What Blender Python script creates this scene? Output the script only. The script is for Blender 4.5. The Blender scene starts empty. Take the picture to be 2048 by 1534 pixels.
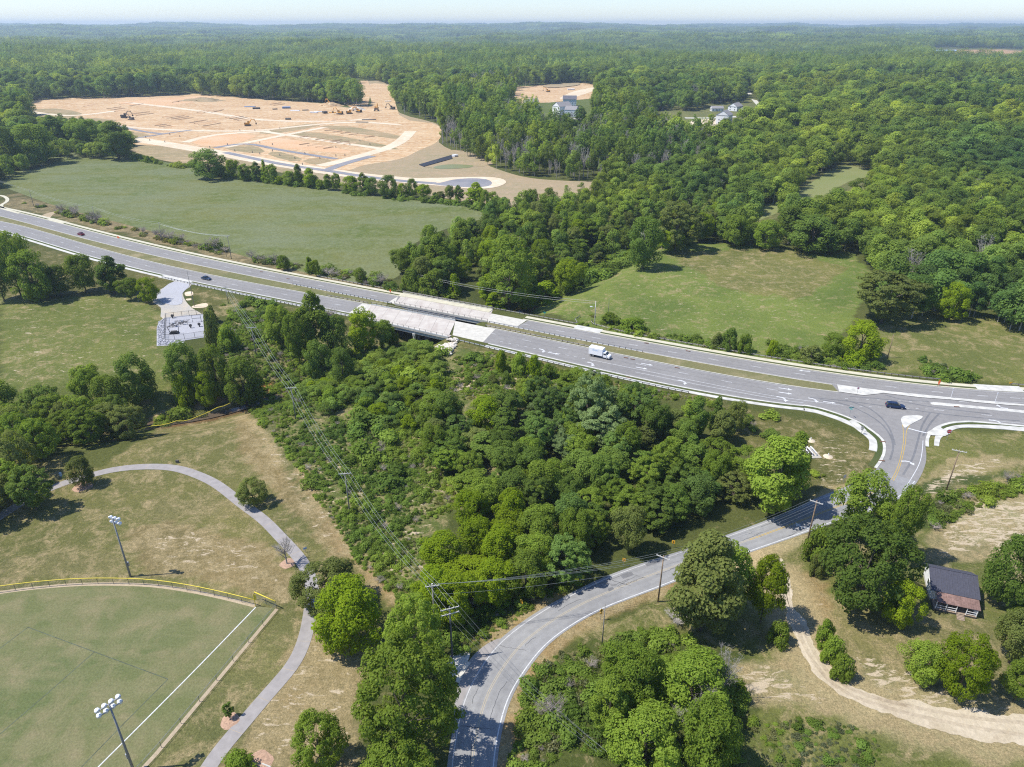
import bpy, bmesh, math, random
import numpy as np
from mathutils import Vector, Matrix
from mathutils.geometry import tessellate_polygon
random.seed(7); RNG = np.random.default_rng(11)
S = bpy.context.scene
R = math.radians

# ---------------------------------------------------------------- camera, sky, sun, exposure
H = 98.0; FPX = 1421.0; PITCH = R(26.8); CP, SP = math.cos(PITCH), math.sin(PITCH)
cam = bpy.data.cameras.new('camera'); co = bpy.data.objects.new('camera', cam); S.collection.objects.link(co)
cam.sensor_width = 36; cam.lens = FPX / 2048 * 36; cam.clip_start = 0.5; cam.clip_end = 60000
co.location = (0, 0, H); co.rotation_euler = (R(90) - PITCH, 0, 0); S.camera = co
SUN_EL, SUN_AZ = 58.0, 6.3      # light travels towards +x and a little away from the camera
w = bpy.data.worlds.new('World'); S.world = w; w.use_nodes = True
nt = w.node_tree; nt.nodes.clear()
sk = nt.nodes.new('ShaderNodeTexSky'); sk.sky_type = 'NISHITA'; sk.sun_disc = False
sk.sun_elevation = R(SUN_EL); sk.sun_rotation = R(270 - SUN_AZ); sk.air_density = 1.0; sk.dust_density = 0.25; sk.ozone_density = 3.5; sk.altitude = 200
bg = nt.nodes.new('ShaderNodeBackground'); bg.inputs[1].default_value = 0.15
wo = nt.nodes.new('ShaderNodeOutputWorld'); tn = nt.nodes.new('ShaderNodeMix'); tn.data_type = 'RGBA'; tn.blend_type = 'MULTIPLY'; tn.inputs[0].default_value = 1; tn.inputs[7].default_value = (.74, .79, .94, 1); nt.links.new(sk.outputs[0], tn.inputs[6]); nt.links.new(tn.outputs[2], bg.inputs[0]); nt.links.new(bg.outputs[0], wo.inputs[0])
sl = bpy.data.lights.new('sun', 'SUN'); so = bpy.data.objects.new('sun', sl); S.collection.objects.link(so)
sl.energy = 4.6; sl.angle = R(0.53); sl.color = (1.0, 0.965, 0.90)
ld = Vector((math.cos(R(SUN_AZ)) * math.cos(R(SUN_EL)), math.sin(R(SUN_AZ)) * math.cos(R(SUN_EL)), -math.sin(R(SUN_EL))))
so.rotation_euler = ld.to_track_quat('-Z', 'Y').to_euler(); so.location = (0, 0, 150)
vs = S.view_settings; vs.view_transform = 'Standard'; vs.look = 'None'; vs.exposure = 0.48; vs.gamma = 1.0; vs.use_curve_mapping = False
S.cycles.use_denoising = False; S.cycles.pixel_filter_type = 'BLACKMAN_HARRIS'; S.cycles.filter_width = 1.15
S.cycles.max_bounces = 6; S.cycles.diffuse_bounces = 4; S.cycles.glossy_bounces = 2; S.cycles.transmission_bounces = 3
S.cycles.transparent_max_bounces = 8; S.cycles.volume_bounces = 0

# ---------------------------------------------------------------- picking places from the photograph (2048 x 1534 px)
def at(px, py, z=0.0):
    u = px - 1024; v = py - 767
    dy = -v * SP + FPX * CP; dz = -v * CP - FPX * SP
    t = (H - z) / -dz
    return (u * t, dy * t)
def proj(x, y, z):
    zz = z - H
    d = y * CP - zz * SP
    d = np.where(d < 1, 1, d)
    return 1024 + FPX * x / d, 767 - FPX * (y * SP + zz * CP) / d
def depth(x, y, z=0): return y * CP - (z - H) * SP
def W(pts, z=0.0): return [at(a, b, z) for a, b in pts]
def catmull(p, n=6, closed=False):
    p = [np.array(q, float) for q in p]; m = len(p); out = []
    rng = range(m) if closed else range(m - 1)
    for i in rng:
        if closed: a, b, c, d = p[(i - 1) % m], p[i], p[(i + 1) % m], p[(i + 2) % m]
        else: a, b, c, d = p[max(i - 1, 0)], p[i], p[i + 1], p[min(i + 2, m - 1)]
        for k in range(n):
            t = k / n
            out.append(0.5 * (2 * b + (c - a) * t + (2 * a - 5 * b + 4 * c - d) * t * t + (3 * b - a - 3 * c + d) * t ** 3))
    if not closed: out.append(p[-1])
    return [tuple(q) for q in out]
def resample(p, step=None, n=None):
    p = np.array(p, float); d = np.r_[0, np.cumsum(np.hypot(*(p[1:, :2] - p[:-1, :2]).T))]
    n = n or max(2, int(round(d[-1] / step)) + 1); s = np.linspace(0, d[-1], n)
    return np.stack([np.interp(s, d, p[:, k]) for k in range(p.shape[1])], 1)
def smooth(p, it=3):
    p = p.copy()
    for _ in range(it): p[1:-1] = (p[:-2] + 2 * p[1:-1] + p[2:]) / 4
    return p
def offset(p, o):                         # positive = to the left of the travel direction
    p = np.array(p, float); t = np.gradient(p[:, :2], axis=0); t /= np.linalg.norm(t, axis=1)[:, None]
    return p[:, :2] + np.stack([-t[:, 1], t[:, 0]], 1) * o
def inpoly(px, py, poly):
    ins = np.zeros(px.shape, bool); n = len(poly); j = n - 1
    for i in range(n):
        xi, yi = poly[i]; xj, yj = poly[j]
        c = ((yi > py) != (yj > py)) & (px < (xj - xi) * (py - yi) / ((yj - yi) if yj != yi else 1e-9) + xi)
        ins ^= c; j = i
    return ins
def seg_dist(x, y, line):
    d = np.full(np.shape(x), 1e9); line = np.array(line)[:, :2]
    for a, b in zip(line[:-1], line[1:]):
        ab = b - a; t = np.clip(((x - a[0]) * ab[0] + (y - a[1]) * ab[1]) / (ab @ ab + 1e-9), 0, 1)
        d = np.minimum(d, np.hypot(x - a[0] - t * ab[0], y - a[1] - t * ab[1]))
    return d
_lat = np.random.default_rng(5).random((256, 256))
def vnoise(x, y, s, seed=0):
    x = np.asarray(x) / s + seed * 17.3; y = np.asarray(y) / s + seed * 9.1
    xi = np.floor(x).astype(int); yi = np.floor(y).astype(int); fx = x - xi; fy = y - yi
    fx = fx * fx * (3 - 2 * fx); fy = fy * fy * (3 - 2 * fy)
    g = lambda i, j: _lat[i % 256, j % 256]
    return (g(xi, yi) * (1 - fx) + g(xi + 1, yi) * fx) * (1 - fy) + (g(xi, yi + 1) * (1 - fx) + g(xi + 1, yi + 1) * fx) * fy
def fbm(x, y, s, seed=0, o=4):
    v = 0; a = .5; t = 0
    for k in range(o): v = v + a * vnoise(x, y, s / 2 ** k, seed + k); t += a; a *= .55
    return v / t
def sst(a, b, x):
    t = np.clip((x - a) / (b - a), 0, 1); return t * t * (3 - 2 * t)

# ---------------------------------------------------------------- highway alignment (metres)
FIT_PX = {
 'Nup': [(0,418),(90,439),(170,459.4),(274,487),(411,517),(520,541.5),(627,560),(754,581.6),(812,597),(1052.7,639),(1184.6,665.5),(1290,685),(1395.5,705),(1540,728.8),(1767.6,759),(1901,773.7),(2048,787)],
 'Nlo': [(0,432),(109.5,462),(219,488),(274,502),(383,529),(520,558),(601.6,571.4),(792,604.4),(972,645),(1023.7,651),(1184.6,685),(1263.7,701),(1395.5,726),(1540,749.9),(1674,769.6),(1767.6,781.7),(1901,795),(2048,809.8)],
 'Sup': [(0,443),(109.5,471.7),(219,502),(274,515.5),(383,543.5),(520,570),(576,579),(652,594),(749,613),(787,618.4),(942,646),(1000,661.5),(1176.7,694.5),(1274,718),(1395.5,742),(1540,765.7),(1678,785)],
 'Slo': [(0,459.4),(93,488),(192,514),(274,536),(356,555),(411,567.6),(520,591),(591.4,605.7),(698,627),(751,635),(896,669),(1000,689),(1066,706),(1168.8,734),(1263.7,753.8),(1395.5,781.5),(1540,804),(1607,809.8)]}
HW = {}
for k, p in FIT_PX.items():
    a = np.array(W(p)); HW[k] = (np.polyfit(a[:, 0] / 100, a[:, 1], 5), a[:, 0].min(), a[:, 0].max())
def hy(k, x):
    c, lo, hi = HW[k]; x = np.asarray(x, float); xc = np.clip(x, lo, hi)
    y = np.polyval(c, xc / 100); d = np.polyval(np.polyder(c), xc / 100) / 100
    d = np.where(x < lo, -0.63, d); d = np.where(x > hi, -0.24, d)
    return y + d * (x - xc)
def hline(k, x0, x1, off=0, step=4):
    xs = np.arange(x0, x1 + .01, step) if x1 - x0 > step else np.array([x0, x1])
    if xs[-1] < x1 - .01: xs = np.r_[xs, x1]
    p = np.stack([xs, hy(k, xs)], 1)
    return offset(p, off) if off else p
BN0, BN1, BS0, BS1 = -46.0, -9.0, -55.0, -21.0     # ends (world x) of the bridge openings, north and south deck
CREEK = W([(1420,415),(1320,455),(1225,497),(1172,530),(1095,568),(1030,600)]) + [(-24, 256), (-36, 238), (-56, 222)] + W([(620,730),(545,758),(480,778),(420,795),(330,808),(230,815),(100,830),(-60,860)])
def zg(x, y):
    x = np.asarray(x, float); y = np.asarray(y, float)
    d = seg_dist(x, y, CREEK)
    v = -5.6 * np.exp(-(d / 13.0) ** 2) - 1.2 * np.exp(-(d / 30.0) ** 2)
    v = v * (1 - sst(13, 27, d))
    fade = sst(-190, -130, x) * (1 - sst(120, 200, x))
    v = v * fade
    yn = hy('Nup', x) + 5; ys = hy('Slo', x) - 5
    out = np.maximum(0, np.maximum(y - yn, ys - y))
    emb = 1 - sst(0, 11, out)
    mid = .5 * (hy('Nlo', x) + hy('Sup', x))
    a = np.where(y > mid, (x > BN0 + 2) & (x < BN1 - 2), (x > BS0 + 2) & (x < BS1 - 2)).astype(float)
    ramp = np.where(y > mid, sst(BN0, BN0 + 7, x) * (1 - sst(BN1 - 7, BN1, x)), sst(BS0, BS0 + 7, x) * (1 - sst(BS1 - 7, BS1, x)))
    gap = ((y < hy('Nlo', x)) & (y > hy('Sup', x))).astype(float)
    rg = sst(-54, -47, x) * (1 - sst(-17, -9, x)); ramp = np.where(gap > 0, rg, ramp)
    ext = sst(-62, -48, x) * (1 - sst(-20, -6, x))
    span = np.where(out > 0, ext, ramp)
    v = v * (1 - emb * (1 - span))
    r = np.hypot(x, y)
    far = sst(1280, 2300, r)
    hill = (fbm(x, y, 620, 3, 3) - .5) * 75 * far + (fbm(x, y, 2600, 8, 3) - .42) * 100 * sst(3600, 9500, r) + 42 * sst(5200, 12000, r)
    hill = hill + (fbm(x, y, 300, 14, 3) - .42) * 34 * sst(340, 520, x) * sst(380, 620, y) * (1 - sst(1500, 2400, r))
    lk = np.exp(-(np.hypot((x - 2000) / 900, (y - 3000) / 700)) ** 2)
    return v + hill * (1 - .92 * lk)
def G(px, py):
    z = 0.0
    for _ in range(12):
        x, y = at(px, py, z); z = .5 * z + .5 * float(zg(x, y))
    return x, y, float(zg(x, y))

# ---------------------------------------------------------------- object helpers
col = S.collection
def tag(o, label=None, cat=None, group=None, kind=None):
    if label: o['label'] = label
    if cat: o['category'] = cat
    if group: o['group'] = group
    if kind: o['kind'] = kind
    return o
def empty(name, loc=(0, 0, 0), rz=0.0):
    o = bpy.data.objects.new(name, None); o.empty_display_size = .5; col.objects.link(o); o.location = loc; o.rotation_euler[2] = rz; return o
def link(name, me, parent=None, mat=None, loc=None):
    o = bpy.data.objects.new(name, me); col.objects.link(o)
    if mat is not None and len(me.materials) == 0: me.materials.append(mat)
    if parent is not None: o.parent = parent
    if loc is not None: o.location = loc
    return o
def copy_tree(o, parent=None):
    c = o.copy(); col.objects.link(c); c.parent = parent
    for ch in list(o.children): copy_tree(ch, c)
    return c
class MB:
    def __init__(s): s.v = []; s.f = []; s.m = []
    def add(s, vs, fs, mi=0):
        b = len(s.v); s.v += [tuple(map(float, q)) for q in vs]; s.f += [tuple(b + i for i in q) for q in fs]; s.m += [mi] * len(fs); return s
    def box(s, c, d, rz=0.0, mi=0, tilt=None):
        x, y, z = d[0] / 2, d[1] / 2, d[2] / 2; M = Matrix.Rotation(rz, 3, 'Z')
        if tilt: M = M @ Matrix.Rotation(tilt, 3, 'X')
        vs = [Vector(c) + M @ Vector(q) for q in [(-x,-y,-z),(x,-y,-z),(x,y,-z),(-x,y,-z),(-x,-y,z),(x,-y,z),(x,y,z),(-x,y,z)]]
        return s.add(vs, [(0,3,2,1),(4,5,6,7),(0,1,5,4),(1,2,6,5),(2,3,7,6),(3,0,4,7)], mi)
    def tube(s, pts, r, n=6, mi=0, cap=True):
        pts = [Vector(p) for p in pts]; rs = r if hasattr(r, '__len__') else [r] * len(pts); base = len(s.v)
        for i, p in enumerate(pts):
            t = (pts[min(i + 1, len(pts) - 1)] - pts[max(i - 1, 0)]); t = t.normalized() if t.length > 1e-6 else Vector((0, 0, 1))
            a = t.cross(Vector((0, 0, 1)) if abs(t.z) < .9 else Vector((1, 0, 0))).normalized(); b = t.cross(a)
            for k in range(n):
                q = p + (a * math.cos(2 * math.pi * k / n) + b * math.sin(2 * math.pi * k / n)) * rs[i]; s.v.append(tuple(q))
        for i in range(len(pts) - 1):
            for k in range(n):
                s.f.append((base + i * n + k, base + i * n + (k + 1) % n, base + (i + 1) * n + (k + 1) % n, base + (i + 1) * n + k)); s.m.append(mi)
        if cap:
            s.f.append(tuple(base + k for k in range(n))[::-1]); s.m.append(mi)
            s.f.append(tuple(base + (len(pts) - 1) * n + k for k in range(n))); s.m.append(mi)
        return s
    def prism(s, poly, z0, z1, mi=0):
        n = len(poly); vs = [(p[0], p[1], z0) for p in poly] + [(p[0], p[1], z1) for p in poly]
        s.add(vs, [(i, (i + 1) % n, n + (i + 1) % n, n + i) for i in range(n)], mi)
        b = len(s.v) - 2 * n
        for t in tessellate_polygon([[Vector((p[0], p[1], 0)) for p in poly]]):
            a = [poly[i] for i in t]; area = (a[1][0]-a[0][0])*(a[2][1]-a[0][1])-(a[1][1]-a[0][1])*(a[2][0]-a[0][0])
            t = t if area > 0 else t[::-1]
            s.f.append(tuple(b + n + i for i in t)); s.m.append(mi)
        return s
    def sheet(s, poly, z, mi=0):
        b = len(s.v); s.v += [(float(p[0]), float(p[1]), z) for p in poly]
        for t in tessellate_polygon([[Vector((p[0], p[1], 0)) for p in poly]]):
            a = [poly[i] for i in t]; area = (a[1][0]-a[0][0])*(a[2][1]-a[0][1])-(a[1][1]-a[0][1])*(a[2][0]-a[0][0])
            t = t if area > 0 else t[::-1]
            s.f.append(tuple(b + i for i in t)); s.m.append(mi)
        return s
    def strip(s, L, Rr, z0, z1=None, mi=0, zl=None):
        """band between two lines; with z1 it is a kerb/slab (top at z1, sides down to z0)"""
        n = len(L); top = z1 if z1 is not None else z0
        b = len(s.v); s.v += [(float(p[0]), float(p[1]), top) for p in L] + [(float(p[0]), float(p[1]), top) for p in Rr]
        for i in range(n - 1): s.f.append((b + i, b + n + i, b + n + i + 1, b + i + 1)); s.m.append(mi)
        if z1 is not None:
            c = len(s.v); s.v += [(float(p[0]), float(p[1]), z0) for p in L] + [(float(p[0]), float(p[1]), z0) for p in Rr]
            for i in range(n - 1):
                s.f.append((b + i + 1, c + i + 1, c + i, b + i)); s.f.append((b + n + i, c + n + i, c + n + i + 1, b + n + i + 1)); s.m += [mi, mi]
            s.f.append((b, c, c + n, b + n)); s.f.append((b + n - 1, b + 2 * n - 1, c + 2 * n - 1, c + n - 1)); s.m += [mi, mi]
        return s
    def mesh(s, name, mats, smooth=False):
        me = bpy.data.meshes.new(name); me.from_pydata(s.v, [], s.f)
        for m in (mats if isinstance(mats, (list, tuple)) else [mats]): me.materials.append(m)
        me.polygons.foreach_set('material_index', s.m)
        if smooth: me.polygons.foreach_set('use_smooth', [True] * len(s.f))
        me.update(); return me
    def obj(s, name, mats, parent=None, smooth=False, loc=None):
        return link(name, s.mesh(name, mats, smooth), parent, loc=loc)

# ---------------------------------------------------------------- materials
def nodes(name):
    m = bpy.data.materials.new(name); m.use_nodes = True; n = m.node_tree; n.nodes.clear()
    out = n.nodes.new('ShaderNodeOutputMaterial'); return m, n, out
def N(n, t, **k):
    x = n.nodes.new(t)
    for a, b in k.items():
        if a.startswith('i_'): x.inputs[a[2:].replace('_', ' ')].default_value = b
        else: setattr(x, a, b)
    return x
def ramp(n, src, p0, p1, c0=(0,0,0,1), c1=(1,1,1,1)):
    r = N(n, 'ShaderNodeValToRGB'); e = r.color_ramp.elements
    e[0].position = p0; e[1].position = p1; e[0].color = c0; e[1].color = c1; n.links.new(src, r.inputs[0]); return r.outputs[0]
def mix(n, a, b, f, mode='MIX'):
    m = N(n, 'ShaderNodeMix', data_type='RGBA', blend_type=mode)
    for s, v in ((0, f), (6, a), (7, b)):
        if isinstance(v, (int, float)): m.inputs[s].default_value = v
        elif isinstance(v, tuple): m.inputs[s].default_value = v if len(v) == 4 else (*v, 1)
        else: n.links.new(v, m.inputs[s])
    return m.outputs[2]
def noise(n, vec, scale, detail=4, rough=.55, dist=0.0):
    x = N(n, 'ShaderNodeTexNoise'); x.inputs['Scale'].default_value = scale; x.inputs['Detail'].default_value = detail
    x.inputs['Roughness'].default_value = rough; x.inputs['Distortion'].default_value = dist
    if vec is not None: n.links.new(vec, x.inputs['Vector'])
    return x.outputs[0]
def coords(n, sc=(1, 1, 1), rot=0.0):
    g = N(n, 'ShaderNodeNewGeometry'); m = N(n, 'ShaderNodeMapping'); m.inputs['Scale'].default_value = sc; m.inputs['Rotation'].default_value = (0, 0, rot)
    n.links.new(g.outputs['Position'], m.inputs['Vector']); return m.outputs[0]
def bump(n, src, s=.3, d=.1):
    b = N(n, 'ShaderNodeBump'); b.inputs['Strength'].default_value = s; b.inputs['Distance'].default_value = d; n.links.new(src, b.inputs['Height']); return b.outputs[0]
def bsdf(n, out, colr, rough=.8, nrm=None, metal=0.0, spec=.3):
    b = N(n, 'ShaderNodeBsdfPrincipled'); b.inputs['Roughness'].default_value = rough; b.inputs['Metallic'].default_value = metal
    b.inputs['Specular IOR Level'].default_value = spec
    if isinstance(colr, tuple): b.inputs['Base Color'].default_value = (*colr[:3], 1)
    else: n.links.new(colr, b.inputs['Base Color'])
    if nrm is not None: n.links.new(nrm, b.inputs['Normal'])
    n.links.new(b.outputs[0], out.inputs[0]); return b
def plain(name, c, rough=.6, metal=0.0, var=.12, scale=3.0):
    m, n, out = nodes(name); v = noise(n, coords(n), scale, 5)
    f = ramp(n, v, .3, .7, (*[x * (1 - var) for x in c], 1), (*[min(1, x * (1 + var)) for x in c], 1)); bsdf(n, out, f, rough, None, metal); return m
def ground_like(name, base, alt, dry, amt, streak=None, fine=1.6, contrast=.35):
    """soil or turf: large patches of alt, blotches of dry, fine mottling"""
    m, n, out = nodes(name); c = coords(n)
    big = noise(n, c, .022, 6, .6, .6); med = noise(n, c, .16, 7, .65, .4); fin = noise(n, c, fine, 6, .7)
    k = mix(n, base, alt, ramp(n, big, .38, .62))
    k = mix(n, k, dry, ramp(n, med, 1 - amt - .1, 1 - amt + .12))
    if streak:
        cs = coords(n, (streak[0], streak[1], 1), streak[2]); st = noise(n, cs, 1.0, 5, .6, .3)
        k = mix(n, k, (*streak[3], 1), ramp(n, st, .42, .72))
    g = ramp(n, fin, .28, .72, (1 - contrast,) * 3 + (1,), (1 + contrast * .0 + .0, 1, 1, 1))
    k = mix(n, k, g, 1.0, 'MULTIPLY')
    bsdf(n, out, k, .95, bump(n, fin, .5, .25), spec=.1); return m
def asphalt_mat(name, base, warm, line=None):
    m, n, out = nodes(name); c = coords(n)
    a = noise(n, c, .05, 5, .6, .5); b = noise(n, c, .7, 6, .7); f = noise(n, c, 9.0, 3)
    k = mix(n, base, warm, ramp(n, a, .35, .65))
    k = mix(n, k, ramp(n, b, .3, .75, (.82, .82, .83, 1), (1.08, 1.08, 1.07, 1)), 1.0, 'MULTIPLY')
    k = mix(n, k, ramp(n, f, .3, .7, (.88, .88, .88, 1), (1.1, 1.1, 1.1, 1)), 1.0, 'MULTIPLY')
    bsdf(n, out, k, .85, bump(n, f, .2, .02), spec=.25); return m
def paint_mat(name, c, wear=.35):
    m, n, out = nodes(name); v = noise(n, coords(n), 2.2, 6, .75)
    k = ramp(n, v, .30, .30 + wear, (c[0] * .55, c[1] * .55, c[2] * .57, 1), (*c, 1)); bsdf(n, out, k, .6); return m

M = {}
M['asphalt_new'] = asphalt_mat('asphalt_new', (.224, .214, .202), (.262, .250, .235))
M['asphalt_old'] = asphalt_mat('asphalt_old', (.235, .232, .228), (.31, .305, .295))
M['asphalt_site'] = asphalt_mat('asphalt_site', (.20, .20, .215), (.27, .26, .265)); M['liner'] = plain('liner', (.03, .03, .035), .6)
M['concrete'] = plain('concrete', (.50, .475, .41), .85, var=.14, scale=.6)
M['concrete_white'] = plain('concrete_white', (.50, .485, .435), .85, var=.22, scale=.5)
M['walk_yellow'] = plain('walk_yellow', (.50, .465, .345), .85, var=.12, scale=.5)
M['path_concrete'] = plain('path_concrete', (.285, .262, .245), .9, var=.12, scale=.7)
m, n, out = nodes('deck_concrete'); c = coords(n)
k = mix(n, (.42, .375, .33), (.52, .48, .42), ramp(n, noise(n, coords(n, (.25, .25, 1), R(-28)), 1.0, 6, .65), .35, .65))
k = mix(n, k, (.37, .31, .27), ramp(n, noise(n, coords(n, (.35, .06, 1), R(-28)), 1.0, 5, .6), .52, .75)); bsdf(n, out, k, .85); M['deck'] = m
M['joint'] = plain('joint', (.28, .25, .22), .9)
M['girder'] = plain('girder', (.42, .43, .42), .7, var=.1, scale=.4)
M['white_paint'] = paint_mat('white_paint', (.66, .66, .64))
M['white_faded'] = paint_mat('white_faded', (.62, .61, .59), .5)
M['yellow_paint'] = paint_mat('yellow_paint', (.62, .42, .08), .5)
M['dark_iron'] = plain('dark_iron', (.16, .09, .06), .8)
M['steel'] = plain('steel', (.40, .41, .42), .45, .6, .1)
M['pole_steel'] = plain('pole_steel', (.25, .255, .26), .6, .2)
M['steel_dark'] = plain('steel_dark', (.13, .14, .15), .5, .5)
M['rail_weathered'] = plain('rail_weathered', (.36, .335, .30), .8, var=.25, scale=1.4)
M['post_wood'] = plain('post_wood', (.17, .13, .10), .9, var=.2)
M['pole_wood'] = plain('pole_wood', (.24, .17, .11), .9, var=.25, scale=2)
M['pole_grey'] = plain('pole_grey', (.22, .205, .18), .9, var=.25, scale=2)
M['arm_wood'] = plain('arm_wood', (.55, .52, .47), .85, var=.15)
M['wire'] = plain('wire', (.33, .35, .33), .5, .3)
M['wire_dark'] = plain('wire_dark', (.16, .17, .18), .5, .3)
M['white'] = plain('white', (.80, .80, .80), .5, var=.05)
M['off_white'] = plain('off_white', (.72, .72, .72), .6, var=.08)
M['orange'] = plain('orange', (.85, .17, .04), .6, var=.05)
M['yellow'] = plain('yellow', (.80, .42, .03), .6, var=.08)
M['yellow_rail'] = plain('yellow_rail', (.66, .52, .05), .5, var=.05)
M['sign_green'] = plain('sign_green', (.02, .22, .17), .5)
M['sign_teal'] = plain('sign_teal', (.03, .33, .30), .5)
M['sign_red'] = plain('sign_red', (.55, .02, .04), .5)
M['black'] = plain('black', (.02, .02, .022), .6)
M['tyre'] = plain('tyre', (.025, .025, .026), .85)
M['glass_dark'] = plain('glass_dark', (.02, .028, .035), .08, 0.0, .05)
M['car_red'] = plain('car_red', (.17, .012, .022), .25, .2, .03)
M['car_blue'] = plain('car_blue', (.035, .06, .11), .25, .3, .03)
M['car_navy'] = plain('car_navy', (.022, .038, .085), .22, .3, .03)
M['lamp_clear'] = plain('lamp_clear', (.75, .75, .72), .2)
M['lamp_red'] = plain('lamp_red', (.45, .01, .01), .3)
M['clay'] = ground_like('clay', (.46, .27, .15), (.52, .33, .20), (.36, .20, .11), .3)
M['mulch'] = plain('mulch', (.38, .245, .165), .95, var=.3, scale=4)
M['roof_dark'] = plain('roof_dark', (.075, .075, .095), .55, .2, .15)
M['roof_rust'] = plain('roof_rust', (.20, .125, .105), .8, 0, .35, 1.5)
M['shingle_grey'] = plain('shingle_grey', (.26, .245, .24), .9, 0, .2)
M['shingle_dark'] = plain('shingle_dark', (.13, .125, .14), .9, 0, .2)
M['siding_blue'] = plain('siding_blue', (.52, .58, .64), .7)
M['wood_raw'] = plain('wood_raw', (.30, .23, .17), .9, var=.25)
M['machine_orange'] = plain('machine_orange', (.62, .30, .03), .5)
M['machine_grey'] = plain('machine_grey', (.10, .09, .08), .7)
M['pipe_blue'] = plain('pipe_blue', (.18, .26, .40), .5)
M['rock'] = plain('rock', (.55, .50, .42), .9, var=.25, scale=1.2)
M['riprap'] = plain('riprap', (.34, .34, .36), .9, var=.35, scale=1.0)
M['gravel'] = ground_like('gravel', (.40, .40, .42), (.46, .46, .48), (.30, .30, .33), .3, fine=3)
M['gravel_warm'] = ground_like('gravel_warm', (.52, .47, .38), (.44, .42, .38), (.58, .50, .38), .45, fine=2)
M['bark'] = plain('bark', (.13, .105, .08), .95, var=.25)
M['bark_pale'] = plain('bark_pale', (.34, .31, .27), .95, var=.2)
M['creek'] = plain('creek', (.10, .075, .05), .12, 0, .1, .3)
M['lake'] = plain('lake', (.30, .40, .50), .35, 0, .06, .01)
M['field_green'] = ground_like('field_green', (.175, .185, .058), (.125, .158, .040), (.200, .218, .095), .45, streak=(.016, .05, R(-30), (.195, .218, .115)), fine=.7, contrast=.45)
M['ball_turf'] = ground_like('ball_turf', (.172, .180, .072), (.118, .155, .057), (.265, .230, .122), .46, streak=(.06, .35, R(52), (.205, .205, .095)), fine=2.8, contrast=.42)
M['site_dirt'] = ground_like('site_dirt', (.66, .45, .25), (.50, .30, .145), (.72, .57, .37), .48, streak=(.014, .16, R(10), (.54, .345, .18)), fine=.30, contrast=.42)
M['site_pale'] = ground_like('site_pale', (.66, .55, .40), (.60, .48, .33), (.72, .64, .50), .4, fine=.5, contrast=.15)
M['site_grass'] = ground_like('site_grass', (.33, .26, .145), (.40, .29, .165), (.50, .37, .22), .42, streak=(.015, .2, R(8), (.22, .20, .10)), fine=.5, contrast=.25)
M['site_bank'] = ground_like('site_bank', (.37, .28, .165), (.31, .26, .15), (.46, .33, .21), .4, streak=(.012, .12, R(20), (.36, .28, .18)), fine=.5, contrast=.25)
M['site_clay'] = ground_like('site_clay', (.60, .37, .20), (.63, .44, .27), (.54, .31, .16), .35, fine=.5, contrast=.2)
M['dirt_drive'] = ground_like('dirt_drive', (.54, .45, .32), (.64, .55, .41), (.42, .335, .215), .45, streak=(.35, .05, R(0), (.50, .42, .29)), fine=1.8, contrast=.32)
M['trench'] = plain('trench', (.26, .165, .095), .95, var=.2)
M['worn'] = ground_like('worn', (.26, .215, .125), (.20, .185, .09), (.34, .27, .17), .4, fine=2.0, contrast=.4)
M['rut'] = ground_like('rut', (.46, .375, .26), (.56, .475, .345), (.36, .28, .18), .42, fine=1.4, contrast=.4)
M['shoulder'] = ground_like('shoulder', (.50, .40, .27), (.42, .33, .21), (.30, .24, .12), .35, fine=1.5, contrast=.3)
M['median_grass'] = ground_like('median_grass', (.21, .19, .09), (.165, .17, .07), (.32, .27, .15), .4, fine=1.5, contrast=.35)
M['verge_grass'] = ground_like('verge_grass', (.08, .105, .035), (.11, .12, .045), (.20, .18, .09), .25, fine=1.5, contrast=.35)

# terrain: colours of each kind of land come from the vertices, mottling from the shader
m, n, out = nodes('land'); c = coords(n)
at_ = N(n, 'ShaderNodeAttribute', attribute_name='land_colour')
big = noise(n, c, .03, 6, .62, .8); med = noise(n, c, .22, 12, .80, .5); fin = noise(n, c, 1.3, 8, .78); cs = noise(n, coords(n, (.5, 2.2, 1), R(35)), 1.0, 5, .7)
k = mix(n, at_.outputs[0], ramp(n, big, .3, .7, (.62, .66, .58, 1), (1.10, 1.00, .92, 1)), 1.0, 'MULTIPLY')
sub = N(n, 'ShaderNodeMath', operation='SUBTRACT'); sub.inputs[1].default_value = .5
ad = N(n, 'ShaderNodeMath', operation='MULTIPLY_ADD'); ad.inputs[1].default_value = 3.2
n.links.new(med, sub.inputs[0]); n.links.new(sub.outputs[0], ad.inputs[0]); n.links.new(at_.outputs['Alpha'], ad.inputs[2])
gr2 = noise(n, c, 3.6, 5, .75); k = mix(n, k, mix(n, (.225, .175, .088), (.44, .35, .225), gr2), ramp(n, ad.outputs[0], .36, .86)); k = mix(n, k, ramp(n, gr2, .3, .7, (.60, .62, .58, 1), (1.38, 1.35, 1.3, 1)), 1.0, 'MULTIPLY')
k = mix(n, k, ramp(n, fin, .25, .75, (.50, .54, .48, 1), (1.32, 1.28, 1.2, 1)), 1.0, 'MULTIPLY')
k = mix(n, k, ramp(n, cs, .25, .75, (.85, .87, .85, 1), (1.1, 1.08, 1.05, 1)), 1.0, 'MULTIPLY')
ab = N(n, 'ShaderNodeAttribute', attribute_name='bare'); bn = noise(n, coords(n, (.55, 1.6, 1), R(-25)), .55, 10, .74, .7)
sm = N(n, 'ShaderNodeMath', operation='ADD'); n.links.new(bn, sm.inputs[0]); n.links.new(ab.outputs['Fac'], sm.inputs[1])
k = mix(n, k, mix(n, (.34, .265, .16), (.60, .50, .36), gr2), ramp(n, sm.outputs[0], .955, 1.13))
bsdf(n, out, k, .97, bump(n, fin, .8, .4), spec=.08); M['land'] = m

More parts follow.
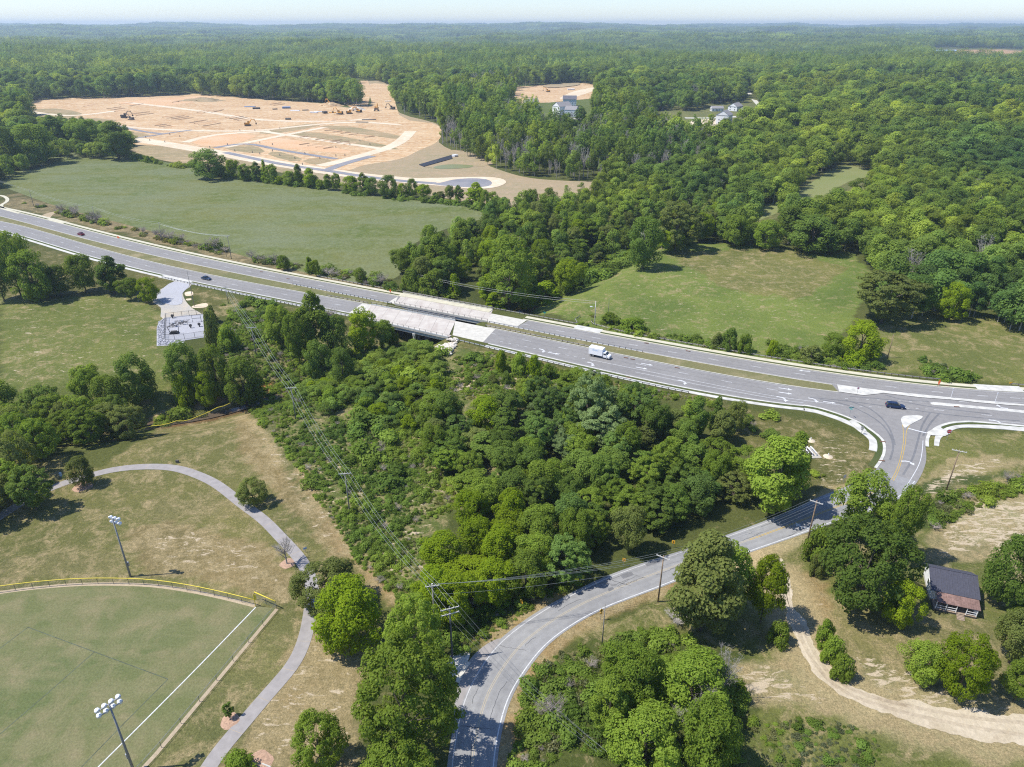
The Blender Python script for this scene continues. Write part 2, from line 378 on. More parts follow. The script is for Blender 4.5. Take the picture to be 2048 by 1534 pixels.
def leaf_mat(name, dark, light, var=.25, region=.0, trans=.50, isl=.55):
    m, n, out = nodes(name)
    oi = N(n, 'ShaderNodeObjectInfo'); g = N(n, 'ShaderNodeNewGeometry')
    f = N(n, 'ShaderNodeMath', operation='MULTIPLY_ADD'); f.inputs[1].default_value = isl; n.links.new(g.outputs['Random Per Island'], f.inputs[0])
    h = N(n, 'ShaderNodeMath', operation='MULTIPLY'); h.inputs[1].default_value = 1 - isl; n.links.new(oi.outputs['Random'], h.inputs[0]); n.links.new(h.outputs[0], f.inputs[2])
    k = mix(n, dark, light, f.outputs[0])
    if region:
        mp = N(n, 'ShaderNodeMapping'); mp.inputs['Scale'].default_value = (1, 1, 0); n.links.new(oi.outputs['Location'], mp.inputs[0])
        r1 = noise(n, mp.outputs[0], .0065, 4, .65); r2 = noise(n, mp.outputs[0], .05, 2, .6)
        k = mix(n, k, ramp(n, r1, .35, .65, (.62, .76, 1.10, 1), (1.36, 1.20, .90, 1)), region, 'MULTIPLY')
        k = mix(n, k, ramp(n, r2, .35, .65, (.70, .78, .85, 1), (1.22, 1.16, 1.0, 1)), region, 'MULTIPLY')
    hs = N(n, 'ShaderNodeHueSaturation'); mr = N(n, 'ShaderNodeMapRange'); mr.inputs[3].default_value = 1 - var; mr.inputs[4].default_value = 1 + var
    w_ = N(n, 'ShaderNodeTexWhiteNoise'); w_.noise_dimensions = '1D'; n.links.new(oi.outputs['Random'], w_.inputs['W']); n.links.new(w_.outputs[0], mr.inputs[0])
    n.links.new(mr.outputs[0], hs.inputs['Value']); n.links.new(k, hs.inputs['Color'])
    b = N(n, 'ShaderNodeBsdfPrincipled'); b.inputs['Roughness'].default_value = .7; b.inputs['Specular IOR Level'].default_value = .08
    n.links.new(hs.outputs[0], b.inputs['Base Color'])
    t = N(n, 'ShaderNodeBsdfTranslucent'); tc = mix(n, hs.outputs[0], (1.25, 1.15, .55), 1.0, 'MULTIPLY'); n.links.new(tc, t.inputs[0])
    ms = N(n, 'ShaderNodeMixShader'); ms.inputs[0].default_value = trans
    n.links.new(b.outputs[0], ms.inputs[1]); n.links.new(t.outputs[0], ms.inputs[2]); n.links.new(ms.outputs[0], out.inputs[0]); return m
LEAF = {
 'mid': leaf_mat('leaf_mid', (.145, .225, .025), (.275, .365, .050)),
 'dark': leaf_mat('leaf_dark', (.110, .182, .028), (.220, .305, .056)),
 'bright': leaf_mat('leaf_bright', (.160, .245, .010), (.300, .385, .020)),
 'olive': leaf_mat('leaf_olive', (.140, .180, .042), (.265, .305, .080)),
 'pale': leaf_mat('leaf_pale', (.150, .225, .075), (.300, .380, .155)),
 'blue': leaf_mat('leaf_blue', (.105, .185, .038), (.215, .315, .075)),
 'lime': leaf_mat('leaf_lime', (.19, .275, .012), (.33, .42, .02)),
 'forest': leaf_mat('leaf_forest', (.140, .218, .034), (.295, .385, .070), .36, 1.0, .52, .34),
 'far': leaf_mat('leaf_far', (.125, .200, .036), (.265, .350, .078), .34, 1.0, .52, .28),
 'scrub': leaf_mat('leaf_scrub', (.150, .225, .026), (.285, .375, .066), .3, .8),
 'grass': leaf_mat('grass_blade', (.17, .20, .06), (.34, .33, .16), .3, .8),
 'twig': leaf_mat('dry_twig', (.24, .205, .175), (.44, .38, .33), .2, 0, .05),
}

# ---------------------------------------------------------------- terrain
def grow(core0, core1, step, end, q):
    a = list(np.arange(core0, core1 + .01, step)); s = step; x = a[-1]
    while x < end: s *= q; x += s; a.append(x)
    return a
xp = grow(0, 170, 1.5, 17000, 1.045); xs_ = np.array(sorted([-v for v in xp[1:]]) + xp)
ys_ = np.array(grow(-30, 330, 1.5, 18000, 1.028)); ys_ = np.r_[-400, -150, -60, ys_]
GX, GY = np.meshgrid(xs_, ys_); GZ = zg(GX, GY)
PX, PY = proj(GX, GY, GZ)
c_floor = (.10, .118, .042)
colr = np.zeros(GX.shape + (4,)); colr[:] = (*c_floor, .12)
jx = PX + (fbm(GX, GY, 9, 21) - .5) * 1500 * 6 / np.maximum(depth(GX, GY), 60); jy = PY + (fbm(GX, GY, 9, 33) - .5) * 1500 * 3 / np.maximum(depth(GX, GY), 60)
front = GY > 15
barev = np.zeros(GX.shape)
BARE_PX = [([(1455,1335),(1560,1310),(1600,1350),(1660,1400),(1620,1425),(1480,1400)], .47), ([(1850,1125),(1870,1040),(1960,1000),(2048,985),(2300,990),(2300,1130),(2048,1110),(1980,1100)], .47), ([(1890,925),(2000,915),(2048,930),(1960,955),(1900,1000),(1820,1010)], .45), ([(1600,1150),(1640,1160),(1680,1230),(1640,1240),(1610,1200)], .43), ([(1700,1290),(1800,1310),(1950,1390),(2048,1400),(2048,1440),(1850,1420),(1700,1380)], .45), ([(1480,1425),(1640,1430),(1750,1450),(2048,1520),(1950,1530),(1700,1470),(1480,1445)], .44), ([(640,1000),(720,1130),(860,1190),(880,1080),(900,960),(760,900),(600,860)], .39), ([(250,1060),(520,1060),(560,1180),(300,1140)], .405), ([(480,805),(560,860),(640,950),(710,1112),(640,1090),(540,960)], .39), ([(600,1260),(720,1290),(700,1534),(440,1534)], .39), ([(1260,540),(1400,500),(1650,520),(1650,640),(1450,700),(1250,660)], .36), ([(0,600),(300,590),(330,760),(0,780)], .36), ([(900,740),(1080,750),(1050,800),(900,790)], .43), ([(1640,850),(1760,900),(1740,960),(1640,1000),(1600,920)], .39)]
LAND = [  # photo outline (px), colour, dryness, strength
 ([(0,330),(130,300),(262,312),(380,330),(600,365),(985,425),(900,460),(800,560),(720,565),(500,530),(200,460),(0,400)], (.09,.10,.045), .12),
 ([(20,385),(60,395),(300,455),(520,520),(760,572),(780,590),(500,535),(300,480),(60,425),(0,415)], (.20,.17,.11), .45),
 ([(0,585),(250,575),(330,630),(345,690),(340,860),(180,900),(0,900)], (.150,.180,.058), .30),
 ([(0,480),(120,500),(360,560),(330,620),(240,590),(0,600)], (.12,.125,.05), .3),
 ([(380,575),(700,640),(900,680),(1000,705),(1250,765),(1500,815),(1640,840),(1740,880),(1770,940),(1680,1000),(1600,1010),(1400,800),(1000,780),(850,720),(700,690),(470,620),(400,640)], (.13,.135,.052), .36),
 ([(450,600),(600,640),(760,680),(900,690),(1100,740),(1300,800),(900,1000),(870,1200),(720,1150),(600,950),(450,800)], (.125,.16,.05), .46),
 ([(900,760),(960,730),(1060,760),(1040,800),(960,800)], (.20,.17,.08), .5),
 ([(930,715),(985,720),(990,760),(930,760)], (.22,.16,.09), .5),
 ([(1040,610),(1200,540),(1280,500),(1400,485),(1700,505),(1760,560),(1690,660),(1640,740),(1400,715),(1200,660)], (.165,.220,.062), .28),
 ([(1330,500),(1600,500),(1690,540),(1600,600),(1450,580)], (.18,.19,.07), .40),
 ([(1770,640),(1870,610),(2100,660),(2300,740),(2300,800),(1960,765),(1640,735),(1690,680)], (.165,.185,.066), .32),
 ([(1450,420),(1560,370),(1680,325),(1800,340),(1740,380),(1600,430),(1480,450)], (.15,.165,.07), .35),
 ([(0,880),(200,940),(310,860),(470,805),(560,900),(640,1020),(720,1130),(770,1300),(700,1534),(690,1900),(-400,1900),(-400,1050)], (.172,.174,.074), .42),
 ([(590,1240),(720,1270),(720,1400),(660,1440),(590,1534),(560,1800),(420,1800),(430,1534),(560,1385)], (.30,.245,.15), .62),
 ([(470,1540),(720,1330),(700,1534),(700,1800),(440,1800)], (.29,.24,.145), .60),
 ([(600,820),(470,810),(540,900),(600,1010),(690,1115),(705,1110),(640,1000),(560,880)], (.15,.16,.07), .4),
 ([(480,812),(500,830),(560,940),(620,1000),(680,1060),(705,1112),(660,1116),(600,1030),(520,960),(480,900)], (.25,.20,.11), .55),
 ([(240,1060),(330,1040),(540,1090),(590,1160),(560,1200),(420,1170),(300,1150)], (.235,.195,.11), .55),
 ([(0,1120),(240,1100),(255,1150),(0,1165)], (.20,.19,.095), .46),
 ([(300,995),(420,990),(520,1030),(300,1040)], (.20,.19,.095), .46),
 ([(320,1160),(520,1195),(620,1240),(560,1380),(430,1534),(290,1534),(555,1218)], (.18,.185,.085), .44),
 ([(270,850),(460,805),(440,790),(300,830)], (.28,.19,.11), .55),
 ([(300,830),(350,810),(360,850),(290,860)], (.45,.35,.22), .6),
 ([(540,765),(500,775),(480,800),(530,790)], (.45,.22,.11), .2),
 ([(1840,860),(2100,870),(2500,1000),(2500,1800),(1500,1800),(1200,1534),(1000,1534),(1020,1400),(1130,1270),(1400,1170),(1560,1100),(1800,1000)], (.155,.172,.062), .36),
 ([(1000,1534),(1040,1400),(1130,1290),(1260,1260),(1500,1300),(1500,1600),(1000,1700)], (.085,.11,.035), .3),
 ([(1840,1120),(1860,1020),(2048,980),(2300,1010),(2300,1200),(2048,1180),(1980,1110),(1870,1130)], (.27,.245,.145), .58),
 ([(1880,1040),(2048,990),(2048,1060),(1960,1080)], (.40,.36,.24), .6),
 ([(1900,920),(2000,915),(2048,930),(1960,950),(1880,1010),(1820,1000)], (.27,.245,.13), .55),
 ([(1600,1230),(1700,1180),(1960,1240),(2048,1260),(2048,1440),(1700,1380),(1640,1300)], (.195,.19,.09), .46),
 ([(1500,1160),(1580,1140),(1640,1160),(1690,1240),(1640,1290),(1600,1220),(1560,1190)], (.27,.21,.115), .5),
 ([(1460,1330),(1560,1310),(1660,1390),(2048,1500),(2048,1534),(1900,1520),(1640,1430),(1460,1400)], (.29,.27,.155), .60),
 ([(1480,1420),(1620,1425),(1800,1460),(1980,1534),(1980,1700),(1450,1700)], (.14,.165,.055), .3),
 ([(1840,980),(1920,950),(2048,945),(2048,975),(1900,1010),(1830,1060)], (.085,.115,.04), .35),
 ([(1030,170),(1200,160),(1200,240),(1020,240)], (.13,.17,.06), .2),
 ([(1330,205),(1530,200),(1540,260),(1300,260)], (.16,.18,.08), .3),
 ([(1900,100),(2060,100),(2060,112),(1900,110)], (.50,.32,.19), .2),
]
LINES = [  # a path line (px), half width in metres, colour, dryness
 ([(1556,1160),(1580,1225),(1598,1264),(1625,1320),(1660,1360),(1709,1393),(1790,1420),(1900,1445),(2048,1465)], 5.5, (.42,.36,.24), .62),
 ([(1600,1075),(1500,1112),(1470,1128)], 2.6, (.50,.41,.28), .5),
 ([(1339,1172),(1212,1222),(1140,1264),(1092,1302)], 1.5, (.33,.24,.14), .6),
 ([(1080,1308),(1052,1345),(1030,1390),(1015,1440),(1008,1534)], 2.2, (.36,.26,.15), .6),
 ([(984,1280),(1040,1245),(1104,1200)], 2.0, (.38,.28,.15), .6),
 ([(1835,1000),(1880,990),(1960,975),(2048,950)], 1.2, (.30,.27,.15), .6),
 ([(600,940),(660,1050),(705,1115),(760,1170),(800,1200)], 1.2, (.34,.25,.15), .65),
 ([(470,800),(520,860),(560,930)], 1.0, (.42,.33,.20), .6),
 ([(1690,975),(1660,990),(1640,1000)], 1.6, (.48,.38,.22), .6),
]
for poly, cc, dry in LAND:
    ins = inpoly(jx, jy, poly) & front
    colr[ins] = (*cc, dry)
for line, hw_, cc, dry in LINES:
    ln = W(line); b = (GX > min(p[0] for p in ln) - 9) & (GX < max(p[0] for p in ln) + 9) & (GY > min(p[1] for p in ln) - 9) & (GY < max(p[1] for p in ln) + 9)
    d = np.full(GX.shape, 99.); d[b] = seg_dist(GX[b], GY[b], ln); f = (1 - sst(hw_ * .5, hw_ * 1.4, d + (fbm(GX, GY, 3, 60) - .5) * 2))[..., None]
    colr = colr * (1 - f) + np.array((*cc, dry)) * f
bare = (fbm(GX, GY, 26, 71) > .62) & (colr[..., 3] > .25) & (GY < 420); colr[bare, 3] += .12
cd = np.full(GX.shape, 99.); nb = (np.abs(GX) < 320) & (GY < 520) & (GY > 100); cd[nb] = seg_dist(GX[nb], GY[nb], CREEK)
cf = (1 - sst(1.2, 4.0, cd))[..., None]; colr = colr * (1 - cf) + np.array((.17, .105, .06, .3)) * cf
for pl_, v_ in BARE_PX:
    barev[inpoly(jx, jy, pl_) & front] = v_
b2_ = barev.copy()
for _ in range(2):
    b2_[1:-1, 1:-1] = (b2_[1:-1, 1:-1] * 2 + b2_[:-2, 1:-1] + b2_[2:, 1:-1] + b2_[1:-1, :-2] + b2_[1:-1, 2:]) / 6
nx, ny = len(xs_), len(ys_)
me = bpy.data.meshes.new('ground'); me.vertices.add(nx * ny)
me.vertices.foreach_set('co', np.stack([GX, GY, GZ], -1).astype(np.float32).ravel())
i = (np.arange(ny - 1)[:, None] * nx + np.arange(nx - 1)[None]).ravel()
fa = np.stack([i, i + 1, i + 1 + nx, i + nx], 1).astype(np.int32)
me.loops.add(fa.size); me.loops.foreach_set('vertex_index', fa.ravel()); me.polygons.add(len(fa))
me.polygons.foreach_set('loop_start', np.arange(0, fa.size, 4, dtype=np.int32)); me.polygons.foreach_set('use_smooth', np.ones(len(fa), bool))
me.update(); me.validate()
ca = me.color_attributes.new('land_colour', 'FLOAT_COLOR', 'POINT'); ca.data.foreach_set('color', colr.astype(np.float32).ravel())
ba_ = me.attributes.new('bare', 'FLOAT', 'POINT'); ba_.data.foreach_set('value', b2_.astype(np.float32).ravel())
ground = link('ground', me, mat=M['land']); tag(ground, kind='structure')

LAYER = [0]
def flat(name, poly, z, mat, parent=None, kind='structure'):
    LAYER[0] += 1; z += LAYER[0] * (.0008 if z > .045 else .0001)
    o = MB().sheet(poly, z).obj(name, mat, parent)
    if parent is None or kind == 'stuff': o['kind'] = kind
    return o
# creek water
cl = smooth(resample([tuple(p) for p in CREEK], step=5), 4)
vm = MB(); LL, RR = offset(cl, 1.3), offset(cl, -1.3)
for a_, b_ in ((LL, RR),):
    b = len(vm.v)
    for p in list(a_) + list(b_): vm.v.append((p[0], p[1], float(zg(p[0], p[1])) + .25))
    for i in range(len(a_) - 1): vm.f.append((b + i, b + len(a_) + i, b + len(a_) + i + 1, b + i + 1)); vm.m.append(0)
tag(vm.obj('creek', M['creek']), kind='structure')

# ---------------------------------------------------------------- upper field, graded building site
fld = catmull(W([(-60,358),(0,342),(60,322),(130,303),(262,314),(380,334),(455,353),(600,370),(760,394),(930,411),(982,430),(900,455),(845,478),(805,508),(800,550),(735,566),(640,552),(520,521),(400,487),(240,446),(100,408),(0,372),(-80,352)]), 4, True)
flat('field', fld, .02, M['field_green'])
site = catmull(W([(40,207),(95,198),(135,196),(250,193),(380,187),(470,193),(520,198),(640,206),(690,214),(735,214),(742,190),(720,165),(690,152),(660,150),(720,152),(785,172),(788,200),(800,226),(870,246),(886,262),(878,285),(930,312),(1000,340),(1060,356),(1140,362),(1205,364),(1215,373),(1130,400),(1045,412),(990,416),(900,398),(800,382),(700,372),(560,345),(455,338),(380,325),(262,300),(250,268),(130,240),(60,240)]), 3, True)
gs = flat('graded_site', site, .04, M['site_bank'])
def sp(name, px, z, mat, cm=3, parent=gs, closed=True):
    return flat(name, catmull(W(px), cm, True) if cm > 1 else W(px), z, mat, parent, kind='part')
sp('bare_dirt', [(45,208),(130,197),(250,194),(380,188),(520,199),(640,207),(735,216),(785,174),(798,230),(866,247),(884,262),(874,284),(840,300),(800,318),(730,330),(690,342),(640,338),(560,328),(480,312),(400,302),(330,296),(262,287),(180,262),(120,240),(60,236)], .07, M['site_dirt'])
for pp in [[(620,160),(690,152),(735,160),(735,215),(700,214)], [(740,168),(780,172),(786,200),(790,228),(760,225),(742,200)]]: sp('haul_road', pp, .075, M['site_dirt'])
for pp in [
 [(55,222),(110,217),(165,227),(120,240),(60,240)], [(125,236),(235,240),(165,262),(110,250)],
 [(250,262),(300,270),(262,277)], [(255,288),(400,303),(370,330),(262,302)], [(520,262),(625,247),(638,252),(545,268)],
 [(640,254),(700,253),(800,272),(790,278)], [(580,268),(640,266),(780,292),(770,298)], [(450,297),(500,290),(530,303),(500,306)],
 [(535,308),(560,304),(605,318),(580,322)], [(605,322),(640,316),(668,324),(640,331)], [(400,305),(445,316),(600,342),(560,345),(400,328)]]:
    sp('lot', pp, .10, M['site_grass'], 2)
for pp in [[(383,285),(445,268),(515,272),(440,293)], [(500,282),(560,276),(640,290),(700,302),(680,306),(560,296)], [(230,205),(400,192),(420,197),(330,212)]]: sp('clay_lot', pp, .095, M['site_clay'], 2)
def road_px(name, px, hw, z, mat, parent=gs, width_fn=None):
    p = smooth(resample(catmull(W(px), 5), n=max(6, len(px) * 5)), 2); LAYER[0] += 1; z += LAYER[0] * .0008
    return MB().strip(offset(p, hw), offset(p, -hw), z).obj(name, mat, parent)
for px, hw in [([(262,277),(420,303),(560,328),(720,352),(830,362),(900,368)], 9), ([(255,205),(400,222),(520,240),(660,243),(740,238)], 5), ([(120,240),(300,258),(500,262),(620,250),(720,244),(800,250)], 4.5),
               ([(640,332),(700,318),(790,290),(822,262)], 6), ([(370,285),(430,270),(540,262)], 4.5), ([(450,295),(560,272),(650,255)], 4), ([(520,262),(640,280),(780,300)], 4), ([(50,222),(140,232),(230,222)], 5)]:
    road_px('graded_road', px, hw, .13, M['site_pale'])
for px, hw in [([(450,305),(560,328),(650,341),(720,352),(800,362),(870,367)], 3.4), ([(220,248),(280,262),(325,268)], 2.6), ([(270,277),(340,266),(385,260)], 2.6), ([(430,296),(490,287),(560,300),(672,318)], 3.0), ([(655,340),(690,327),(745,312)], 4)]:
    road_px('site_road', px, hw, .16, M['asphalt_site'])
sp('turning_circle_verge', [(820,358),(880,356),(960,354),(1000,357),(1012,366),(985,376),(930,377),(850,368)], .15, M['site_pale'])
sp('turning_circle', [(855,366),(880,366),(905,360),(940,357),(972,359),(984,366),(975,373),(940,375),(905,373),(880,371)], .18, M['asphalt_site'])
sp('detention_bank', [(840,318),(905,300),(960,312),(985,330),(900,336),(850,334)], .10, M['site_bank'])
b_ = MB(); q = W([(838,330),(848,334),(905,318),(903,311)]); b_.prism(q, .0, .55); b_.obj('silt_liner', M['liner'], gs)
sp('detention_pond', [(868,334),(900,329),(945,331),(935,336),(880,338)], .14, plain('pond_green', (.20, .21, .09), .4))
# ridges of spoil beside the trenches
rows = []
for (x0, y0, dx, dy, n_, sx, sy) in [(168,213,28,-5,1,0,0),(214,218,28,-4,3,8,2.6),(240,209,26,-4,2,20,3),(265,228,34,-4,2,8,3),(325,235,34,-5,4,9,1.8),(380,246,34,-6,4,9,2.2),(452,236,26,-5,4,8,2),(540,209,22,-3,2,8,2),(395,225,24,-5,3,14,0),(345,205,22,-4,2,12,-1),
                                        (660,283,24,-3,3,14,3),(600,290,18,-3,4,16,2.5),(310,252,22,-3,3,9,2.2),(650,262,18,-2,6,16,2.6),(600,275,16,-2,5,16,2.4)]:
    for k in range(n_): rows.append(((x0 + sx * k, y0 + sy * k), (x0 + sx * k + dx, y0 + sy * k + dy)))
for a_, b2 in rows:
    p = resample(W([a_, b2]), n=5); rb = MB(); hh = .75
    for i in range(4):
        v = []
        for q in (p[i], p[i + 1]):
            t = (p[-1] - p[0]) / np.linalg.norm(p[-1] - p[0]); nn = np.array([-t[1], t[0]])
            v += [(*(q + nn * 1.5), .12), (*q, hh * random.uniform(.7, 1.1)), (*(q - nn * 1.5), .12)]
        rb.add(v, [(0, 3, 4, 1), (1, 4, 5, 2)])
    rb.obj('spoil_ridge', M['site_clay'] if random.random() < .3 else M['trench'], gs)
site2 = catmull(W([(1028,212),(1024,178),(1060,172),(1150,166),(1195,170),(1188,194),(1150,200),(1100,205),(1060,206)]), 3, True)
s2 = flat('clay_lot', site2, .05, M['site_dirt'])
flat('clay_lot_edge', catmull(W([(1085,172),(1140,163),(1160,170),(1110,176)]), 3, True), .9, M['site_bank'], s2, 'part')
flat('clay_lot_track', catmull(W([(1120,196),(1150,182),(1195,174),(1192,180),(1140,197)]), 3, True), .09, M['site_pale'], s2, 'part')
flat('clay_clearing', catmull(W([(870,168),(890,164),(900,170),(880,173)]), 3, True), .05, M['site_dirt'])
flat('far_field', catmull(W([(1500,428),(1560,398),(1600,380),(1670,335),(1700,332),(1768,346),(1700,362),(1640,398),(1600,405),(1520,440)]), 3, True), .03, ground_like('far_turf', (.21,.235,.08), (.24,.25,.10), (.32,.28,.15), .3))
lake = [(1850, 3130), (2150, 3080), (2330, 3350), (2300, 3700), (2000, 3800), (1800, 3600)]
LKPX = [(1850,93),(1908,92),(1914,102),(1862,103)]
tag(MB().sheet(W(LKPX, 3.0), 3.0).obj('lake', M['lake']), kind='structure')
road_o = [road_px('country_road', p, h_, z_, M['concrete'], None) for p, h_, z_ in
          [([(1492,178),(1505,195),(1516,208),(1534,224)], 3.4, .06), ([(1680,300),(1700,305),(1726,313)], 4.0, .06), ([(1370,236),(1420,236),(1480,233)], 5.0, .06), ([(1132,236),(1165,238)], 5, .06)]]
for o in road_o: o['kind'] = 'structure'
flat('yard', catmull(W([(1380,250),(1385,240),(1420,238),(1448,244),(1430,252)]), 2, True), .05, M['site_pale'])

# ---------------------------------------------------------------- highway: pavement, kerbs, walks, medians, paint
X0, X1 = -470, 330
XI = 84.0                                            # where the junction area starts
def cw(name, ka, kb, x0, x1, mat, z=.03):
    xs = np.r_[np.arange(x0, x1, 4.0), x1]
    return [(x, float(hy(ka, x))) for x in xs], [(x, float(hy(kb, x))) for x in xs]
road = empty('highway'); road['kind'] = 'structure'
SKN = 3.0
def carr(ka, kb, x0, x1, mat, name, z=.03, skew0=0, skew1=0):
    La, Lb = cw(name, ka, kb, x0 + skew0, x1 + skew1, mat)[0], cw(name, ka, kb, x0, x1, mat)[1]
    n_ = max(len(La), len(Lb)); return MB().strip(resample(La, n=n_), resample(Lb, n=n_), z).obj(name, mat, road)
carr('Nup', 'Nlo', X0, -46.5, M['asphalt_new'], 'pavement', skew1=5); carr('Nup', 'Nlo', 1.5, X1, M['asphalt_new'], 'pavement', skew0=4.5)
carr('Sup', 'Slo', X0, -62, M['asphalt_new'], 'pavement', skew1=3); carr('Sup', 'Slo', -10, XI, M['asphalt_new'], 'pavement', skew0=4.0, skew1=0)
# the junction
NLr = [(x, float(hy('Nlo', x))) for x in np.arange(XI, X1 + 1, 6)]
RK = W([(2048,851.3),(1955,843),(1925,842.5),(1901,844.6),(1885,848.5),(1874.6,852.6),(1864,859),(1856,867),(1851.5,876),(1850.6,886),(1851.2,896),(1852.5,907.5),(1852,922),(1848,937),(1842,951),(1834.5,963.7)])
LK = W([(1607,809.8),(1635,814.5),(1660.6,821.8),(1688,831),(1714,842),(1730,850),(1741,858),(1756,869),(1767.6,880.7),(1771,890),(1771.6,899.4),(1770.5,908),(1767.6,915.5),(1762,926),(1754,937)])
RK = catmull(RK, 3); LK = catmull(LK, 3)
jr = [(X1 - 6, RK[0][1] - .24 * (X1 - 6 - RK[0][0]) + 6)]
jpoly = [(XI, float(hy('Sup', XI)))] + NLr + jr + RK + LK[::-1] + [(XI, float(hy('Slo', XI)))]
flat('junction_pavement', jpoly, .034, M['asphalt_new'], road, 'part')
# side road
SL = [(1754,937),(1722,957),(1690,975),(1640,993),(1570,1025),(1500,1053),(1438,1075),(1376,1097),(1313,1117),(1209,1153.5),(1104,1206),(1035,1250),(985,1292),(951,1338),(926,1385),(911,1431),(900,1490),(893,1540),(886,1640),(880,1760),(876,1900)]
SR = [(1834.5,963.7),(1818,983),(1790,1003),(1740,1023),(1674,1044),(1620,1063),(1567,1082),(1497.6,1106),(1425,1133),(1337.6,1169),(1209,1218),(1139,1257),(1092,1294),(1056,1340),(1025,1390),(1008,1443),(998,1495),(993,1540),(990,1640),(990,1760),(992,1900)]
Lw = smooth(resample(catmull(W(SL), 5), n=110), 4); Rw = smooth(resample(catmull(W(SR), 5), n=110), 4)
side = MB().strip(Rw, Lw, .03).obj('side_road', M['asphalt_old']); side['kind'] = 'structure'
side.data.flip_normals()
cen = (Lw + Rw) / 2
def band(line, w_, z, mat, name, parent, ends=None):
    return MB().strip(offset(line, w_ / 2), offset(line, -w_ / 2), z).obj(name, mat, parent)
def toward(A, B, d):
    v = B - A; return A + v / np.linalg.norm(v, axis=1)[:, None] * d
def seg(line, a, b): return line[int(a * (len(line) - 1)):int(b * (len(line) - 1)) + 1]
Lin = toward(Lw, Rw, .75); Rin = toward(Rw, Lw, .55)
band(seg(Lin, .12, .50), .16, .036, M['white_faded'], 'edge_line', side); band(seg(Lin, .50, 1), .18, .036, M['white_faded'], 'edge_line', side); band(seg(Rin, 0, 1), .18, .036, M['white_paint'], 'edge_line', side)
for o_ in (.14, -.14): band(offset(seg(cen, .03, .33), o_), .12, .036, M['yellow_paint'], 'centre_line', side)
yf = plain('yellow_faded', (.38, .33, .24), .8)
for o_ in (.14, -.14): band(offset(seg(cen, .33, 1), o_), .12, .036, yf, 'centre_line', side)
flat('lay_by', catmull(W([(1000,1277),(974,1288),(944,1314),(922,1350),(912,1395),(905,1430),(918,1420),(935,1380),(960,1335),(992,1292)]), 3, True), .026, M['path_concrete'], side, 'part')
kb = smooth(resample(catmull(W([(938,1325),(925,1345),(915,1365)]), 4), n=8), 1); MB().strip(offset(kb, .35), offset(kb, -.35), .0, .16).obj('kerb', M['concrete'], side)
flat('apron', W([(905,1300),(942,1297),(938,1318),(915,1360),(890,1340)]), .022, M['concrete'], side, 'part')

def kerb(line, name='kerb', parent=road, w_=.55, z1=.13, mat=None):
    return MB().strip(offset(line, w_), offset(line, 0), .0, z1).obj(name, mat or M['concrete'], parent)
for x0, x1 in ((X0, -43), (4, X1)):
    MB().strip(hline('Nup', x0, x1, .55), hline('Nup', x0, x1), 0, .14).obj('kerb', M['walk_yellow'], road)
    MB().strip(hline('Nup', x0, x1, 3.6), hline('Nup', x0, x1, 1.7), 0, .12).obj('sidewalk', M['walk_yellow'], road)
    MB().strip(hline('Nup', x0, x1, 1.7), hline('Nup', x0, x1, .55), 0, .10).obj('verge', M['verge_grass'], road)
for x0, x1 in ((X0, -60), (-8, XI)):
    MB().strip(hline('Slo', x0, x1), hline('Slo', x0, x1, -.5), 0, .14).obj('kerb', M['concrete_white'], road)
    MB().strip(hline('Slo', x0, x1, -.5), hline('Slo', x0, x1, -1.7), 0, .10).obj('verge', M['verge_grass'], road)
    MB().strip(hline('Slo', x0, x1, -1.7), hline('Slo', x0, x1, -3.2), 0, .12).obj('sidewalk', M['concrete_white'], road)
LKa = np.array(LK); RKa = np.array(RK[::-1])
MB().strip(offset(LKa, 0), offset(LKa, -.7), 0, .14).obj('kerb', M['concrete_white'], road)
q = LKa[:int(len(LKa) * .66)]
MB().strip(offset(q, -.7), offset(q, -2.0), 0, .10).obj('verge', M['verge_grass'], road)
q2 = LKa[:int(len(LKa) * .80)]; MB().strip(offset(LKa, -.7)[int(len(LKa)*.6):], offset(LKa, -2.2)[int(len(LKa)*.6):], 0, .09).obj('verge', M['verge_grass'], road)
MB().strip(offset(q2, -2.0), offset(q2, -3.9), 0, .12).obj('sidewalk', M['concrete_white'], road)
flat('kerb_ramp', W([(1706,840),(1717,848),(1733,862),(1727,866),(1716,858),(1697,843)]), .15, M['concrete_white'], road, 'part')
rk = RKa; MB().strip(offset(rk, 0)[int(len(rk)*.35):], offset(rk, -.8)[int(len(rk)*.35):], 0, .14).obj('kerb', M['concrete_white'], road)
wkt = catmull(W([(1868,891.4),(1869,878),(1874.6,866),(1896,854.5),(1928,849.6),(1990,851),(2048,855.3),(2200,871)]), 4); wkb = catmull(W([(1878,892.7),(1880,880),(1887,872),(1908,859.5),(1935,855.5),(1990,858),(2048,863),(2200,880)]), 4)
MB().strip(resample(wkt, n=30), resample(wkb, n=30), 0, .12).obj('sidewalk', M['concrete_white'], road)
MB().strip(resample(catmull(W([(1862,868),(1884,851.5),(1901,847),(1955,845.5),(2048,853.5)]), 4), n=20), resample(catmull(W([(1871,868),(1896,853.8),(1928,849),(1990,850.4),(2048,854.8)]), 4), n=20), 0, .10).obj('verge', M['verge_grass'], road)
flat('kerb_ramp', W([(1853,866),(1877,852),(1884,858),(1900,868),(1890,873),(1872,872),(1856,871)]), .15, M['concrete_white'], road, 'part')
